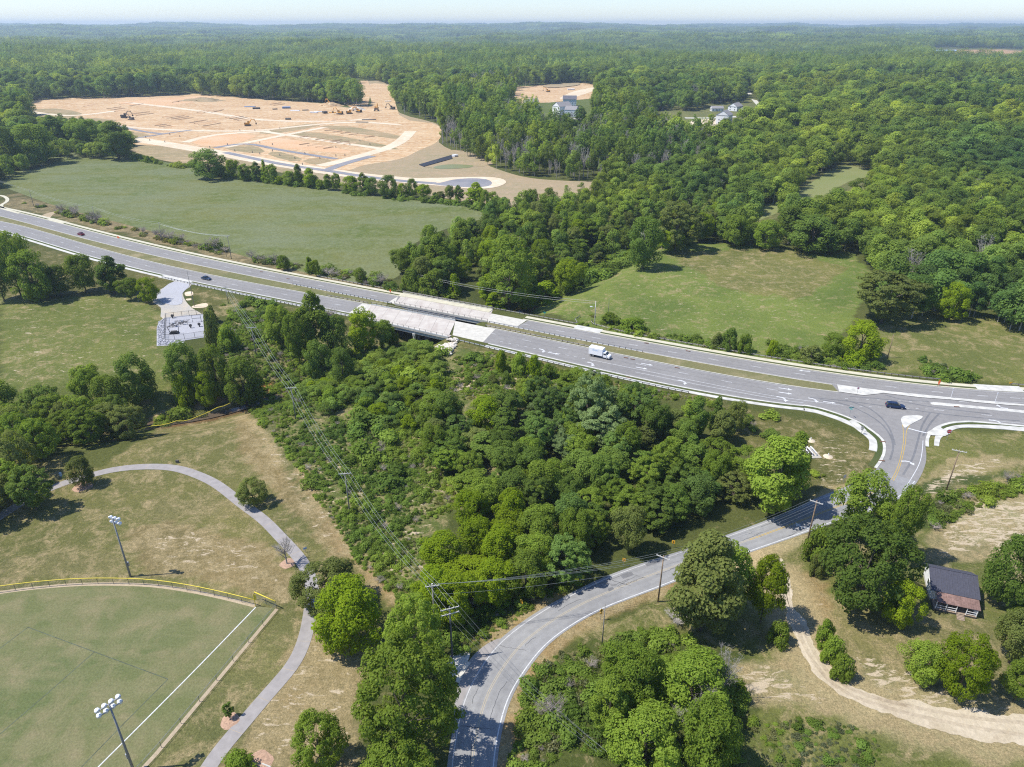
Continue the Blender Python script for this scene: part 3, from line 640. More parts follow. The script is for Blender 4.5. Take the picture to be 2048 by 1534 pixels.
# medians
def median(x0, x1):
    A, B = hline('Nlo', x0, x1, -.15), hline('Sup', x0, x1, .15); n_ = max(len(A), len(B)); A, B = resample(A, n=n_), resample(B, n=n_)
    MB().strip(A, B, 0, .12).obj('median', M['concrete'], road)
    A2, B2 = toward(A, B, .35), toward(B, A, .35); MB().strip(A2, B2, .124).obj('median_grass', M['median_grass'], road)
median(X0, -49); median(-9, 97.5)
flat('median_end', W([(1674,770.2),(1767.6,782.2),(1901,795.8),(2021.8,807.2),(2048,809.8),(2048,812.5),(2021.8,811.5),(1960,806),(1901,800),(1840,795.5),(1767.6,787),(1727,791.5),(1678,784.3)]), .15, M['concrete_white'], road, 'part')
for nm, pts in (('island', catmull(W([(1861,807),(1866,805.2),(1874.6,805.4),(1960,813.5),(2048,821.5),(2250,842),(2250,846),(2048,826.6),(1960,818.4),(1874.6,811),(1864,809.6)]), 2, True)), ('island', catmull(W([(1802,840.6),(1804,835),(1810,832.3),(1826,831.4),(1840,831.8),(1845,834),(1842,838.5),(1830,844.5),(1818,851.5),(1811,856),(1806,852)]), 3, True))):
    MB().prism(pts, 0, .15).obj(nm, M['concrete_white'], road)
# painted lines on the highway
xs_all = np.arange(-460, 325, 12.2)
dash_me = None
def mid_line(ka, kb, x, f): return np.stack([x, hy(ka, x) * (1 - f) + hy(kb, x) * f], 1)
dn = MB()
for x in xs_all:
    for ka, kb, f, xa, xb in (('Nup','Nlo',.5,-999,999), ('Sup','Slo',.5,-999,-24), ('Sup','Slo',None,-24,84)):
        if not (xa < x < xb): continue
        if -45 < x < 2 and ka == 'Nup': continue
        if ka == 'Sup' and -60 < x < -10: continue
        xx = np.array([x, x + 2.9])
        if f is None:
            p = np.stack([xx, hy('Sup', xx) - 4.6], 1)
        else: p = mid_line(ka, kb, xx, f)
        dn.strip(offset(p, .09), offset(p, -.09), .040)
dn.obj('lane_dashes', M['white_paint'], road)
for x0, x1 in ((X0, -47), (4, X1)):
    for k_, o_ in (('Nup', -.45), ('Nlo', .45)):
        p = hline(k_, x0, x1, o_); band(p, .13, .040, M['white_faded'], 'edge_line', road)
for x0, x1 in ((X0, -63), (-7, XI)):
    for k_, o_ in (('Sup', -.40), ('Slo', .40)):
        p = hline(k_, x0, x1, o_); band(p, .13, .040, M['white_faded'], 'edge_line', road)
def pxband(px, w_, z, mat, nm, parent=road):
    LAYER[0] += 1; z += (LAYER[0] % 40) * .00008; p = resample(catmull(W(px), 4), n=max(4, len(px) * 3)); return band(p, w_, z, mat, nm, parent)
for px in ([(1182,720),(1263,736),(1395,763),(1540,791),(1687,811)], [(1270,744),(1395,769),(1540,796),(1607,806)]): pxband(px, .16, .044, M['white_paint'], 'turn_lane_line')
dd = MB()
for t in np.linspace(0, 1, 12):
    a = at(1000 + 180 * t, 683 + 37 * t); dd.strip(offset(np.array([a, (a[0] + 1.0, a[1] - .42)]), .1), offset(np.array([a, (a[0] + 1.0, a[1] - .42)]), -.1), .044)
for t in np.linspace(0, 1, 9):
    for a in (at(1690 + 170 * t, 797 + 8 * t), at(1700 + 150 * t, 812 + 6 * t)):
        dd.strip(offset(np.array([a, (a[0] + .8, a[1] - .1)]), .08), offset(np.array([a, (a[0] + .8, a[1] - .1)]), -.08), .044)
for a in [at(x_, y_) for x_, y_ in ((1868,819.5),(1963,829.5),(2056,838.5),(1757,784.5),(1837,789),(1918,803),(2020,795.5))]:
    dd.strip(offset(np.array([a, (a[0] + 2.6, a[1] - .5)]), .09), offset(np.array([a, (a[0] + 2.6, a[1] - .5)]), -.09), .046)
dd.obj('dotted_line', M['white_paint'], road)
pxband([(1816,856.5),(1834,861.5),(1853,866)], .5, .044, M['white_paint'], 'stop_line')
pxband([(1846,881),(1844,905),(1838,929),(1822,958),(1807,982)], .16, .044, M['white_paint'], 'edge_line')
for px in ([(1804,842),(1806.5,862),(1806.5,885),(1802,910),(1795,935),(1783,960)], [(1820,850),(1813,862),(1811,885),(1806,910),(1798.5,937),(1787,962)]): pxband(px, .14, .044, M['yellow_paint'], 'centre_line')
pxband([(2015,808),(2048,811.5),(2200,826)], .14, .044, M['white_paint'], 'turn_lane_line'); pxband([(1980,840.8),(2048,847),(2200,861)], .14, .044, M['white_paint'], 'turn_lane_line')
def arrow(px, py, ang, left=False, sc=1.0, parent=road, straight=False):
    a = at(px, py); b = MB(); s_ = -1 if left else 1
    pts = [(-1.8, .12)] + [(-1.8 + .0, -.12)]
    curve = [(-1.7, -.9), (-.6, -.85), (.1, -.45), (.35, .15)]
    if straight: curve = [(-1.9, 0), (-.9, 0), (.1, 0), (.5, 0)]
    cp_ = np.array(curve) * np.array([1, 1]); Lc, Rc = offset(cp_, .2), offset(cp_, -.2)
    tip = [(.35 - .62, .15), (.35 + .62, .15), (.35, 1.15)] if not straight else [(.5, -.6), (1.7, 0), (.5, .6)]
    P3 = lambda q: (q[0] * sc, q[1] * sc * s_)
    def tr(q):
        x, y = P3(q); return (a[0] + x * math.cos(ang) - y * math.sin(ang), a[1] + x * math.sin(ang) + y * math.cos(ang))
    b.strip([tr(q) for q in Lc], [tr(q) for q in Rc], .05); b.sheet([tr(q) for q in tip], .05)
    o = b.obj('turn_arrow', M['white_paint'], parent)
    for p in o.data.polygons:
        if p.normal.z < 0: p.flip()
    return o
hd = R(-25)
arrow(1086,702, hd, True, 1.15); arrow(1108,707, hd, False, 1.15, straight=True); arrow(1184,729, hd, True, 1.15); arrow(1368,765.5, hd, True, 1.15); arrow(1295,729,hd,False,1.1,straight=True); arrow(1284,736.5,hd,False,1.1,straight=True)
arrow(1568,799, R(-20), True, 1.25); arrow(1572,778, R(-20), False, 1.1, straight=True); arrow(1572,786.5, R(-20), False, 1.1, straight=True); arrow(1630,801, R(-18), True, 1.1); arrow(1660,805, R(-18), False, 1.0, straight=True)
arrow(1820,926, R(5), True, 1.05); arrow(1602,1052, R(200), True, 1.2, side); arrow(2000,813, R(170), True, 1.0); arrow(1997,845, R(-8), True, 1.2); arrow(1608,742, R(160), False, 1.0, straight=True)
for px, py in ((252,0),): pass
M['track_new'] = asphalt_mat('track_new', (.208, .199, .188), (.245, .234, .221)); M['track_old'] = asphalt_mat('track_old', (.222, .219, .215), (.292, .287, .277)); M['stain'] = asphalt_mat('stain', (.14, .14, .142), (.20, .198, .198))
for ka, kb, segs in (('Nup','Nlo',((X0,-49),(8,X1))), ('Sup','Slo',((X0,-64),(-5,XI)))):
    for x0, x1 in segs:
        for f in (.16, .35, .64, .84):
            xx = np.r_[np.arange(x0, x1, 4.0), x1]; band(mid_line(ka, kb, xx, f), .55, .036, M['track_new'], 'tyre_path', road)
for o_ in (2.35, .85, -.85, -2.35): band(offset(seg(cen, .02, 1), o_), .6, .033, M['track_old'], 'tyre_path', side)
for px in ([(1640,799),(1700,812),(1760,845),(1786,885),(1780,920)], [(1690,800),(1740,818),(1775,850),(1790,890)], [(1700,793),(1780,800),(1870,815),(1980,828)], [(1860,826),(1845,850),(1836,880),(1826,915),(1806,950)], [(1880,826),(1862,845),(1846,872)], [(1770,790),(1810,800),(1858,803)], [(1620,795),(1700,803),(1790,815),(1900,830),(2040,842)]):
    pxband(px, .5, .039, M['stain'], 'tyre_mark')
for px in ([(1180,722),(1262,741),(1258,750),(1178,730)],):
    flat('patched_lane', W(px), .0385, M['track_new'], road, 'part')
for px in ([(1240,1150),(1262,1143),(1268,1150),(1246,1158)], [(1215,1178),(1225,1174),(1228,1178),(1218,1183)], [(1290,1128),(1330,1116),(1334,1120),(1294,1133)]):
    flat('road_patch', W(px), .0365, M['stain'], side, 'part')
M['tar'] = plain('tar', (.07, .07, .072), .7); tb_ = MB(); rt = random.Random(8)
for _ in range(26):
    f = rt.uniform(.05, .98); i0 = int(f * (len(cen) - 8)); o0 = rt.uniform(-2.6, 2.6); p = resample(cen[i0:i0 + rt.choice((3, 5, 7))], n=14); q = offset(p, o0) + np.cumsum(np.random.default_rng(int(f * 999)).normal(0, .07, (14, 2)), 0); tb_.strip(offset(q, .035), offset(q, -.035), .0385)
for _ in range(16):
    i0 = rt.randrange(4, len(cen) - 4); a_, b_ = Lin[i0], Rin[i0]; q = np.array([a_ * (1 - t) + b_ * t for t in np.linspace(.05, rt.uniform(.5, .95), 9)]); q = q + np.random.default_rng(i0).normal(0, .10, q.shape); tb_.strip(offset(q, .03), offset(q, -.03), .0385)
tb_.obj('sealed_cracks', M['tar'], side)
# dark iron gully grates set in the kerbs
for px, py in ((1293,687),(1376,702.5),(1252,716),(1265,719),(1354,736),(1893,771.5),(1913,814),(1883,795),(1765,884),(1763,922),(1256,755.5),(1869,865),(304,491),(523,544),(576,558)):
    x, y = at(px, py); MB().box((x, y, .16), (1.5, .45, .05), R(-26) if px < 1700 else R(-8)).obj('gully_grate', M['dark_iron'], road)
# western loop path and driveway crossings
def walkpx(px, hw_, mat, z=.12, parent=road, nm='sidewalk'):
    p = smooth(resample(catmull(W(px), 6), n=len(px) * 5), 1); return MB().strip(offset(p, hw_), offset(p, -hw_), 0, z).obj(nm, mat, parent)
walkpx([(-40,391),(0,391),(14,397),(13,404),(3,410),(6,417),(22,422),(40,427)], 1.0, M['walk_yellow'])
flat('dirt_crossing', catmull(W([(80,433),(100,425),(117,423),(105,430),(95,440)]), 2, True), .03, M['shoulder'])
MB().strip(hline('Nup', -262, -248, 3.8), hline('Nup', -262, -248, .1), 0, .15).obj('driveway_crossing', M['walk_yellow'], road)
MB().strip(hline('Nup', 22, 31, 3.9), hline('Nup', 22, 31, .1), 0, .15).obj('driveway_crossing', M['concrete_white'], road)
MB().strip(hline('Nup', 140, 153, 3.9), hline('Nup', 140, 153, .1), 0, .15).obj('driveway_crossing', M['concrete_white'], road)
MB().strip(hline('Slo', -152, -136, .0), hline('Slo', -152, -136, -3.6), 0, .15).obj('driveway_crossing', M['concrete_white'], road)

# ---------------------------------------------------------------- bridges
def bridge(ka, kb, x0, x1, slab0, slab1, label, north):
    r = empty('road_bridge', (0, 0, 0)); tag(r, label, 'bridge')
    a = -.0; La = hline(ka, x0, x1, 3.6 if north else .25); Lb = hline(kb, x0, x1, -.35 if north else -3.0)
    n_ = 14; La, Lb = resample(La, n=n_), resample(Lb, n=n_)
    MB().strip(La, Lb, -.32, .06).obj('deck', M['deck'], r)
    for (s0, s1) in ((slab0, x0), (x1, slab1)):
        A = resample(hline(ka, s0 + (3 if s0 == slab0 else 0), s1 + (4 if s1 == slab1 else 0), 0), n=5); B = resample(hline(kb, s0, s1, 0), n=5)
        MB().strip(A, B, -.25, .055).obj('approach_slab', M['concrete'], r)
    if north: MB().strip(resample(hline(ka, x0, x1, 3.5), n=n_), resample(hline(ka, x0, x1, .5), n=n_), .06, .22).obj('raised_walk', M['walk_yellow'], r)
    else: MB().strip(resample(hline(kb, x0, x1, -.6), n=n_), resample(hline(kb, x0, x1, -2.9), n=n_), .06, .22).obj('raised_walk', M['deck'], r)
    m_ = .5
    for f in (.04, .33, .66, .96):
        g = La * (1 - f) + Lb * f; MB().strip(offset(g, .2), offset(g, -.2), -1.45, -.32).obj('girder', M['girder'], r)
    for e in (0, -1):
        A, B = La[e], Lb[e]; c_ = (A + B) / 2; L_ = np.linalg.norm(A - B); az = math.atan2(B[1] - A[1], B[0] - A[0])
        MB().box((c_[0], c_[1], -2.3), (L_ + .6, 1.0, 3.9), az).obj('abutment', M['girder'], r)
    for f in (.62,):
        i_ = int(f * (n_ - 1)); A, B = La[i_], Lb[i_]; az = math.atan2(B[1] - A[1], B[0] - A[0]); c_ = (A + B) / 2; L_ = np.linalg.norm(A - B)
        MB().box((c_[0], c_[1], -1.85), (L_ + .2, 1.0, .8), az).obj('pier_cap', M['concrete_white'], r)
        for t in (.06, .5, .94):
            p = A * (1 - t) + B * t; MB().tube([(p[0], p[1], -8), (p[0], p[1], -2.25)], .5, 12).obj('pier', M['concrete_white'], r)
    jb = MB()
    for f in np.linspace(.06, .94, 7):
        i_ = f * (n_ - 1); i0 = int(i_); A = La[i0] + (La[min(i0+1, n_-1)] - La[i0]) * (i_ - i0); B = Lb[i0] + (Lb[min(i0+1, n_-1)] - Lb[i0]) * (i_ - i0); q = np.array([A * .97 + B * .03, A * .20 + B * .80]) if not north else np.array([A * .70 + B * .30, A * .03 + B * .97]); jb.strip(offset(q, .06), offset(q, -.06), .066)
    jb.obj('deck_joints', M['joint'], r)
    # parapets with posts and rails
    sides = [(offset(La, -.12), M['concrete_white']), (offset(Lb, .12), M['concrete_white'])]
    for ln, mt in sides:
        MB().strip(offset(ln, .14), offset(ln, -.14), .06, .55 if mt else .3).obj('parapet', M['girder'] if not north else M['concrete'], r)
    pm = None
    for ln, _ in sides:
        pts = resample(ln, step=2.4); MB().tube([(p[0], p[1], 1.25) for p in pts], .06, 5).obj('rail', M['rail_weathered'], r)
        for p in pts:
            if pm is None: pm = MB().box((0, 0, .3), (.16, .16, .62)).mesh('rail_post', M['post_wood'])
            link('rail_post', pm, r, loc=(p[0], p[1], .62))
    return r
bridge('Nup', 'Nlo', BN0, BN1, -49, 1.5, 'northern of the two pale concrete bridges, with the yellowish walk on its far edge', True)
bridge('Sup', 'Slo', BS0, BS1, -62, -10, 'southern of the two pale concrete road bridges, next to the rock pile', False)

# ---------------------------------------------------------------- guardrails
gp_me = MB().box((0, 0, .35), (.18, .2, .75)).mesh('post', M['post_wood'])
def guardrail(line, label, mat, step=2.0, h=.62, group=None, curl=None):
    r = empty('guardrail', (float(line[0][0]), float(line[0][1]), 0)); tag(r, label, 'guardrail', group)
    o = np.array(line, float); p = resample(o, step=step); b = MB()
    z0 = 0.08
    prof = [(0, -.16), (.05, -.08), (.0, 0), (.05, .08), (0, .16)]
    n_ = len(p); ot = [offset(p, q[0]) for q in prof]
    base = 0
    for k, q in enumerate(prof):
        for i in range(n_): b.v.append((ot[k][i][0] - line[0][0], ot[k][i][1] - line[0][1], h + q[1]))
    for k in range(4):
        for i in range(n_ - 1): b.f.append((k * n_ + i, k * n_ + i + 1, (k + 1) * n_ + i + 1, (k + 1) * n_ + i)); b.m.append(0)
    b.obj('rail', mat, r)
    for i in range(0, n_):
        link('post', gp_me, r, loc=(p[i][0] - line[0][0], p[i][1] - line[0][1], 0.0))
    return r
guardrail(hline('Slo', -150, -56, -3.3), 'steel guardrail along the south edge of the highway, from gravel driveway to bridge', M['steel'])
guardrail(hline('Slo', -20, 54, -3.5), 'steel guardrail on the south edge of the highway, right of the rock pile', M['steel'])
guardrail(hline('Nlo', -92, -47, -.7), 'guardrail in the grass median left of the bridges', M['steel'])
guardrail(hline('Nlo', -8, 44, -.7), 'guardrail on the north side of the grass median, behind the box truck', M['steel'])
guardrail(hline('Sup', -10, 26, .7), 'guardrail on the south side of the grass median, ending at the box truck', M['rail_weathered'])
guardrail(hline('Sup', -75, -57, .7), 'short guardrail on the south side of the median just left of the bridges', M['rail_weathered'])
n1 = list(map(tuple, hline('Nup', -87, 22, 4.4))); n1 += W([(1150,640),(1157,637),(1160,634)])
guardrail(np.array(n1), 'long weathered guardrail along the north walk, from the bridge to the wooden pole', M['rail_weathered'])
n2 = W([(1184,641),(1182,645),(1186,650)]) + list(map(tuple, hline('Nup', 38, 131, 4.6)))
guardrail(np.array(n2), 'weathered guardrail along the north walk, from wooden pole to junction', M['rail_weathered'])
guardrail(hline('Nup', 151, 230, 4.6), 'guardrail at the right edge of the picture, behind the small yellow marker', M['rail_weathered'])

# ---------------------------------------------------------------- park path, ball field, drive, gravel pad
PL = [(-160,1130),(-60,1068),(0,1029.4),(60.5,990),(130,961),(187.7,944.7),(236,932.5),(302.7,928),(363,932.5),(414.7,950.7),(454,972),(496.4,1005),(538.8,1035.5),(575,1072),(611,1108),(630,1140),(638,1175),(634,1215),(626,1262),(606,1315),(587,1344),(539,1398.5),(496,1450),(454,1498),(425,1540),(380,1620)]
PR = [(-160,1142),(-60,1078),(0,1037),(60.5,1000),(130,970),(193.7,951.5),(242,942),(302.7,938),(348,941.6),(393.5,956.8),(423.8,972),(472,1011),(514.6,1043),(551,1081),(584,1120),(602,1150),(612,1180),(610,1210),(600,1270),(586,1312),(569,1338),(520,1392),(475,1446),(432,1496),(402,1540),(352,1620)]
A_ = smooth(resample(catmull(W(PL), 5), n=110), 3); B_ = smooth(resample(catmull(W(PR), 5), n=110), 3)
pc = (A_ + B_) / 2
path = MB().strip(offset(pc, 1.25), offset(pc, -1.25), 0, .05).obj('path', M['path_concrete']); path['kind'] = 'structure'
jm = MB(); jp = resample(pc, step=6.5)
for i in range(1, len(jp) - 1):
    t = jp[i + 1] - jp[i - 1]; az = math.atan2(t[1], t[0]); jm.box((jp[i][0], jp[i][1], .050), (.06, 2.5, .004), az)
jm.obj('path_joints', M['shoulder'], path)
FB = [(-500,1330),(-260,1240),(-120,1205),(0,1185),(91,1174),(181.6,1168.4),(287.6,1170),(363,1179),(439,1194),(511.6,1212)]
M['infield'] = plain('infield_edge', (.085, .10, .065), .9, var=.4, scale=1.0)
fence_arc = smooth(resample(catmull(W(FB), 6), n=70), 2)
corner0, corner1 = at(511.6,1199), at(554,1218)
turf = [tuple(p) for p in fence_arc] + [corner1] + W([(290.6,1534),(170,1650),(20,1780)]) + [(-160, 60), (-190, 80)]
flat('ball_field', turf, .02, M['ball_turf'])
bf = bpy.data.objects['ball_field']
wl = offset(fence_arc, 0); band(np.array(fence_arc), .9, .03, M['shoulder'], 'warning_strip', bf)
rl = resample([corner1] + W([(290.6,1534),(170,1650)]), n=12); band(rl, .7, .03, M['shoulder'], 'warning_strip', bf)
pxband([(511.6,1214.5),(400,1330),(300,1431),(196.8,1534),(120,1612)], .20, .034, M['white_paint'], 'foul_line', bf)
for px in ([(-60,1345),(0,1297),(56,1254.7)], [(56,1254.7),(189,1304),(336,1358.5)], [(336,1358.5),(240,1455),(163.5,1534),(100,1600)], [(189,1304),(80,1400),(0,1468),(-60,1525)]):
    q = resample(W(px), n=6); band(q, .15, .034, M['infield'], 'dark_line', bf)
# fences of the ball field
m, n, out = nodes('chain_link'); tb = N(n, 'ShaderNodeBsdfTransparent'); pb = N(n, 'ShaderNodeBsdfPrincipled'); pb.inputs['Base Color'].default_value = (.25, .27, .28, 1)
ms = N(n, 'ShaderNodeMixShader'); ms.inputs[0].default_value = .14; n.links.new(tb.outputs[0], ms.inputs[1]); n.links.new(pb.outputs[0], ms.inputs[2]); n.links.new(ms.outputs[0], out.inputs[0]); M['chain'] = m
def chain_fence(line, h, label, topmat, step=3.0, tr=.045, sagged=0):
    r = empty('chain_link_fence', (float(line[0][0]), float(line[0][1]), 0)); tag(r, label, 'fence'); p = resample(np.array(line, float), step=step)
    q = p - p[0]; me_ = None
    if sagged: hs = [h + random.uniform(-.3, .2) * sagged for _ in q]
    else: hs = [h] * len(q)
    b = MB()
    for i in range(len(q) - 1): b.add([(*q[i], 0.02), (*q[i + 1], 0.02), (*q[i + 1], hs[i + 1]), (*q[i], hs[i])], [(0, 1, 2, 3)])
    b.obj('wire_mesh', M['chain'], r)
    MB().tube([(a[0], a[1], hs[i]) for i, a in enumerate(q)], tr, 6).obj('top_rail', topmat, r, True)
    pm = MB().tube([(0, 0, -.05), (0, 0, h + .03)], .04, 6).mesh('post', M['steel_dark'])
    for a in q: link('post', pm, r, loc=(a[0], a[1], 0))
    return r
chain_fence(fence_arc, 1.55, 'curved outfield chain link fence with a thick yellow top rail', M['yellow_rail'], tr=.075)
chain_fence([corner0, corner1], 1.9, 'short chain link fence with a yellow top at the corner of the ball field', M['yellow_rail'], tr=.10)
chain_fence(rl, 1.3, 'low grey chain link fence down the right side of the ball field', M['steel'], tr=.03, step=4.2)
sf = smooth(resample(catmull(W([(262,866),(280,865),(302,857),(330,856),(352,848),(374,848),(400,838),(430,824),(462,812)]), 5), n=40), 1)
chain_fence(sf, .95, 'sagging yellow safety fence at the far edge of the mown grass', M['yellow_rail'], tr=.09, sagged=.6, step=2.0)
r = empty('foul_pole', (*at(511.6,1213.5), 0)); tag(r, 'yellow foul pole where the white line meets the outfield fence', 'foul pole'); MB().tube([(0,0,0),(0,0,3.2)], .06, 8).obj('pole', M['yellow_rail'], r); MB().box((.25,0,2.4),(.4,.03,1.3)).obj('wing', M['yellow_rail'], r)

# dirt drive
DL = [(1541,1120),(1558,1160),(1568,1209),(1586,1263),(1602,1301),(1620,1330),(1655,1373),(1711,1407),(1813,1441),(1918,1468),(2048,1496),(2250,1540)]
DR = [(1563,1117),(1578,1160),(1584,1205),(1602,1236),(1618,1262),(1639,1306),(1667,1344.7),(1709,1372.6),(1778.6,1393.5),(1883,1412),(1987,1425),(2048,1426),(2250,1440)]
def ragged(line, n_, amp, sd):
    p = resample(smooth(resample(catmull(W(line), 5), n=70), 2), n=n_); j = np.array([(float(fbm(q[0], q[1], 3.0, sd, 4)) - .5) * amp for q in p]); return offset(p, 0) + (offset(p, 1) - offset(p, 0)) * j[:, None]
dr = MB().strip(ragged(DR, 260, 2.2, 91), ragged(DL, 260, 2.2, 95), .03).obj('dirt_drive', M['dirt_drive']); dr.data.flip_normals(); dr['kind'] = 'structure'
for o_ in (.3, .66):
    a_ = smooth(resample(catmull(W(DR), 5), n=70), 2) * (1 - o_) + smooth(resample(catmull(W(DL), 5), n=70), 2) * o_
    MB().strip(offset(a_, .35), offset(a_, -.35), .036).obj('wheel_rut', M['rut'], dr)
# gravel drive and pad
z4 = lambda a, b: (a * .2738, 380 + b * .2738)
gd = catmull(W([z4(1290,655),z4(1400,690),z4(1340,745),z4(1350,800),z4(1400,860),z4(1480,910),z4(1510,960),z4(1200,950),z4(1175,860),z4(1110,810),z4(1150,740),z4(1250,690)]), 3, True)
flat('gravel_drive', gd, .03, M['gravel_warm']); flat('gravel_drive_stone', catmull(W([z4(1270,670),z4(1385,690),z4(1330,760),z4(1330,830),z4(1240,840),z4(1150,800),z4(1170,740)]), 3, True), .05, M['gravel'], bpy.data.objects['gravel_drive'], 'part')
PADP = [z4(1205,935),z4(1330,920),z4(1500,905),z4(1512,1075),z4(1350,1100),z4(1195,1105)]
pad = MB().prism(W(PADP)[::-1], 0, .12).obj('gravel_pad', M['gravel']); pad['kind'] = 'structure'
flat('riprap_bed', W([z4(1165,960),z4(1210,935),z4(1195,1105),z4(1350,1100),z4(1330,1130),z4(1145,1140),z4(1145,1010)]), .03, M['riprap'])
rk_ = MB()
ico = None
def rockmesh(seed, n_=1):
    bm = bmesh.new(); bmesh.ops.create_icosphere(bm, subdivisions=1, radius=1); rr = random.Random(seed)
    for v in bm.verts: v.co *= rr.uniform(.7, 1.15); v.co.z *= .7
    vs = [tuple(v.co) for v in bm.verts]; fs = [tuple(v.index for v in f.verts) for f in bm.faces]; bm.free(); return np.array(vs), fs
RKM = [rockmesh(i) for i in range(5)]
def rocks(name, mat, poly_px, n_, s0, s1, heap=0.0):
    b = MB(); P_ = np.array(W(poly_px)); lo, hi = P_.min(0), P_.max(0); c_ = P_.mean(0); k = 0; rad = np.linalg.norm(P_ - c_, axis=1).max()
    while k < n_:
        x, y = random.uniform(lo[0], hi[0]), random.uniform(lo[1], hi[1]); px, py = proj(np.array([x]), np.array([y]), 0)
        if not inpoly(px, py, poly_px)[0]: continue
        vs, fs = random.choice(RKM); s = random.uniform(s0, s1); zz = float(zg(x, y)) + heap * max(0, 1 - math.hypot(x - c_[0], y - c_[1]) / rad) * random.random()
        a = random.random() * 6.28; ca_, sa_ = math.cos(a), math.sin(a)
        b.add([(x + s * (v[0] * ca_ - v[1] * sa_), y + s * (v[0] * sa_ + v[1] * ca_), zz + s * .4 + s * v[2]) for v in vs], fs); k += 1
    o = b.obj(name, mat); return o
tag(rocks('riprap', M['riprap'], [z4(1160,965),z4(1205,940),z4(1195,1100),z4(1340,1105),z4(1325,1125),z4(1155,1135),z4(1150,1010)], 420, .18, .42), 'grey broken stone laid round two sides of the fenced gravel pad', 'stones', kind='stuff')
tag(rocks('rock_pile', M['rock'], [(866,688),(885,686),(897,678),(915,679),(914,690),(905,700),(900,712),(888,705),(882,697)], 230, .3, .75, .6), 'heap of pale boulders spilling down the bank beside the end of the southern bridge', 'rocks', kind='stuff')
for i_, pp in enumerate(([(370,585),(384,583),(386,590),(372,592)], [(385,612),(412,606),(414,614),(388,616)], [(372,598),(382,597),(382,600),(374,601)])):
    flat('bare_soil', catmull(W(pp), 3, True), .03, M['site_pale'])

# ================================================================ vegetation
def cards(P, Nrm, size, rng, aspect=1.5, fold=.25):
    """leaf sprays: folded kites, two triangles each"""
    n = len(P); a = rng.normal(size=(n, 3)); T = np.cross(Nrm, a); T /= np.linalg.norm(T, axis=1)[:, None] + 1e-9; B = np.cross(Nrm, T)
    s = size * rng.uniform(.6, 1.35, n)[:, None] if np.isscalar(size) else size[:, None]
    w = s / aspect
    v = np.stack([P - T * s * .5, P + B * w * .5 - Nrm * s * fold * .3, P + T * s * .5 - Nrm * s * fold, P - B * w * .5 - Nrm * s * fold * .3], 1)
    return v.reshape(-1, 3)
def card_mesh(name, V, mat):
    n = len(V) // 4; me = bpy.data.meshes.new(name); me.vertices.add(len(V)); me.vertices.foreach_set('co', V.astype(np.float32).ravel())
    me.loops.add(n * 4); me.loops.foreach_set('vertex_index', np.arange(n * 4, dtype=np.int32)); me.polygons.add(n)
    me.polygons.foreach_set('loop_start', np.arange(0, n * 4, 4, dtype=np.int32)); me.update(); me.materials.append(mat); return me
def envelope(kind, t):
    """half width of the crown at relative height t (0 bottom, 1 top)"""
    t = np.clip(t, 0, 1)
    if kind == 'round': return np.sqrt(np.clip(1 - ((t - .46) / .56) ** 2, 0, 1))
    if kind == 'cone': return np.clip(1.12 * (1 - t) ** .72 * np.clip(t / .10, .35, 1), 0, 1) * .95
    if kind == 'column': return np.clip(np.sin(np.clip(t * .93 + .07, 0, 1) * math.pi) ** .55, 0, 1)
    if kind == 'pine': return np.clip(np.sqrt(np.clip(1 - ((t - .60) / .42) ** 2, 0, 1)), 0, 1)
    if kind == 'spread': return np.clip(np.sqrt(np.clip(1 - ((t - .55) / .47) ** 2, 0, 1)) * (.75 + .3 * t), 0, 1.05)
    if kind == 'bush': return np.sqrt(np.clip(1 - (t * .98) ** 2, 0, 1))
    return np.ones_like(t)
def crown(name, kind, r, h0, h1, npuff, ncard, size, seed, mat, pr=(.20, .36), flat_=.8, up=.62, lump=.0, rough=.36):
    rng = np.random.default_rng(seed); hh = h1 - h0
    t = rng.uniform(.03, .97, npuff * 3); e = envelope(kind, t); keep = rng.random(npuff * 3) < e + .12; t = t[keep][:npuff]; e = envelope(kind, t); m_ = len(t)
    a = rng.uniform(0, 2 * math.pi, m_); lob = 1 + .16 * np.sin(a * 3 + seed) + .10 * np.sin(a * 5 + 2 * seed + t * 6)
    prr = rng.uniform(pr[0], pr[1], m_) * r
    rad = np.maximum(e * r * lob * rng.uniform(.55, 1.0, m_) ** .5 - prr * .75, 0)
    C = np.stack([rad * np.cos(a), rad * np.sin(a), h0 + t * hh], 1)
    C[:, 2] = np.clip(C[:, 2], h0 + prr * .3, h1 - prr * flat_ * .7)
    wgt = prr ** 2; idx = rng.choice(m_, ncard, p=wgt / wgt.sum())
    d = rng.normal(size=(ncard, 3)); d[:, 2] += .25; d /= np.linalg.norm(d, axis=1)[:, None]
    rr = rng.uniform(.74, 1.06, ncard)
    off = d * (prr[idx] * rr)[:, None]; off[:, 2] *= flat_
    P = C[idx] + off
    axis = np.array([0, 0, h0 + hh * .4]); out = P - axis; out[:, 2] *= .7; out /= np.linalg.norm(out, axis=1)[:, None] + 1e-6
    Nm = d * .75 + out * .45 + rng.normal(size=(ncard, 3)) * rough + np.array([0, 0, up]); Nm /= np.linalg.norm(Nm, axis=1)[:, None]
    V = cards(P, Nm, size, rng); V[:, 2] = np.maximum(V[:, 2], .05)
    return card_mesh(name, V, mat), C, prr
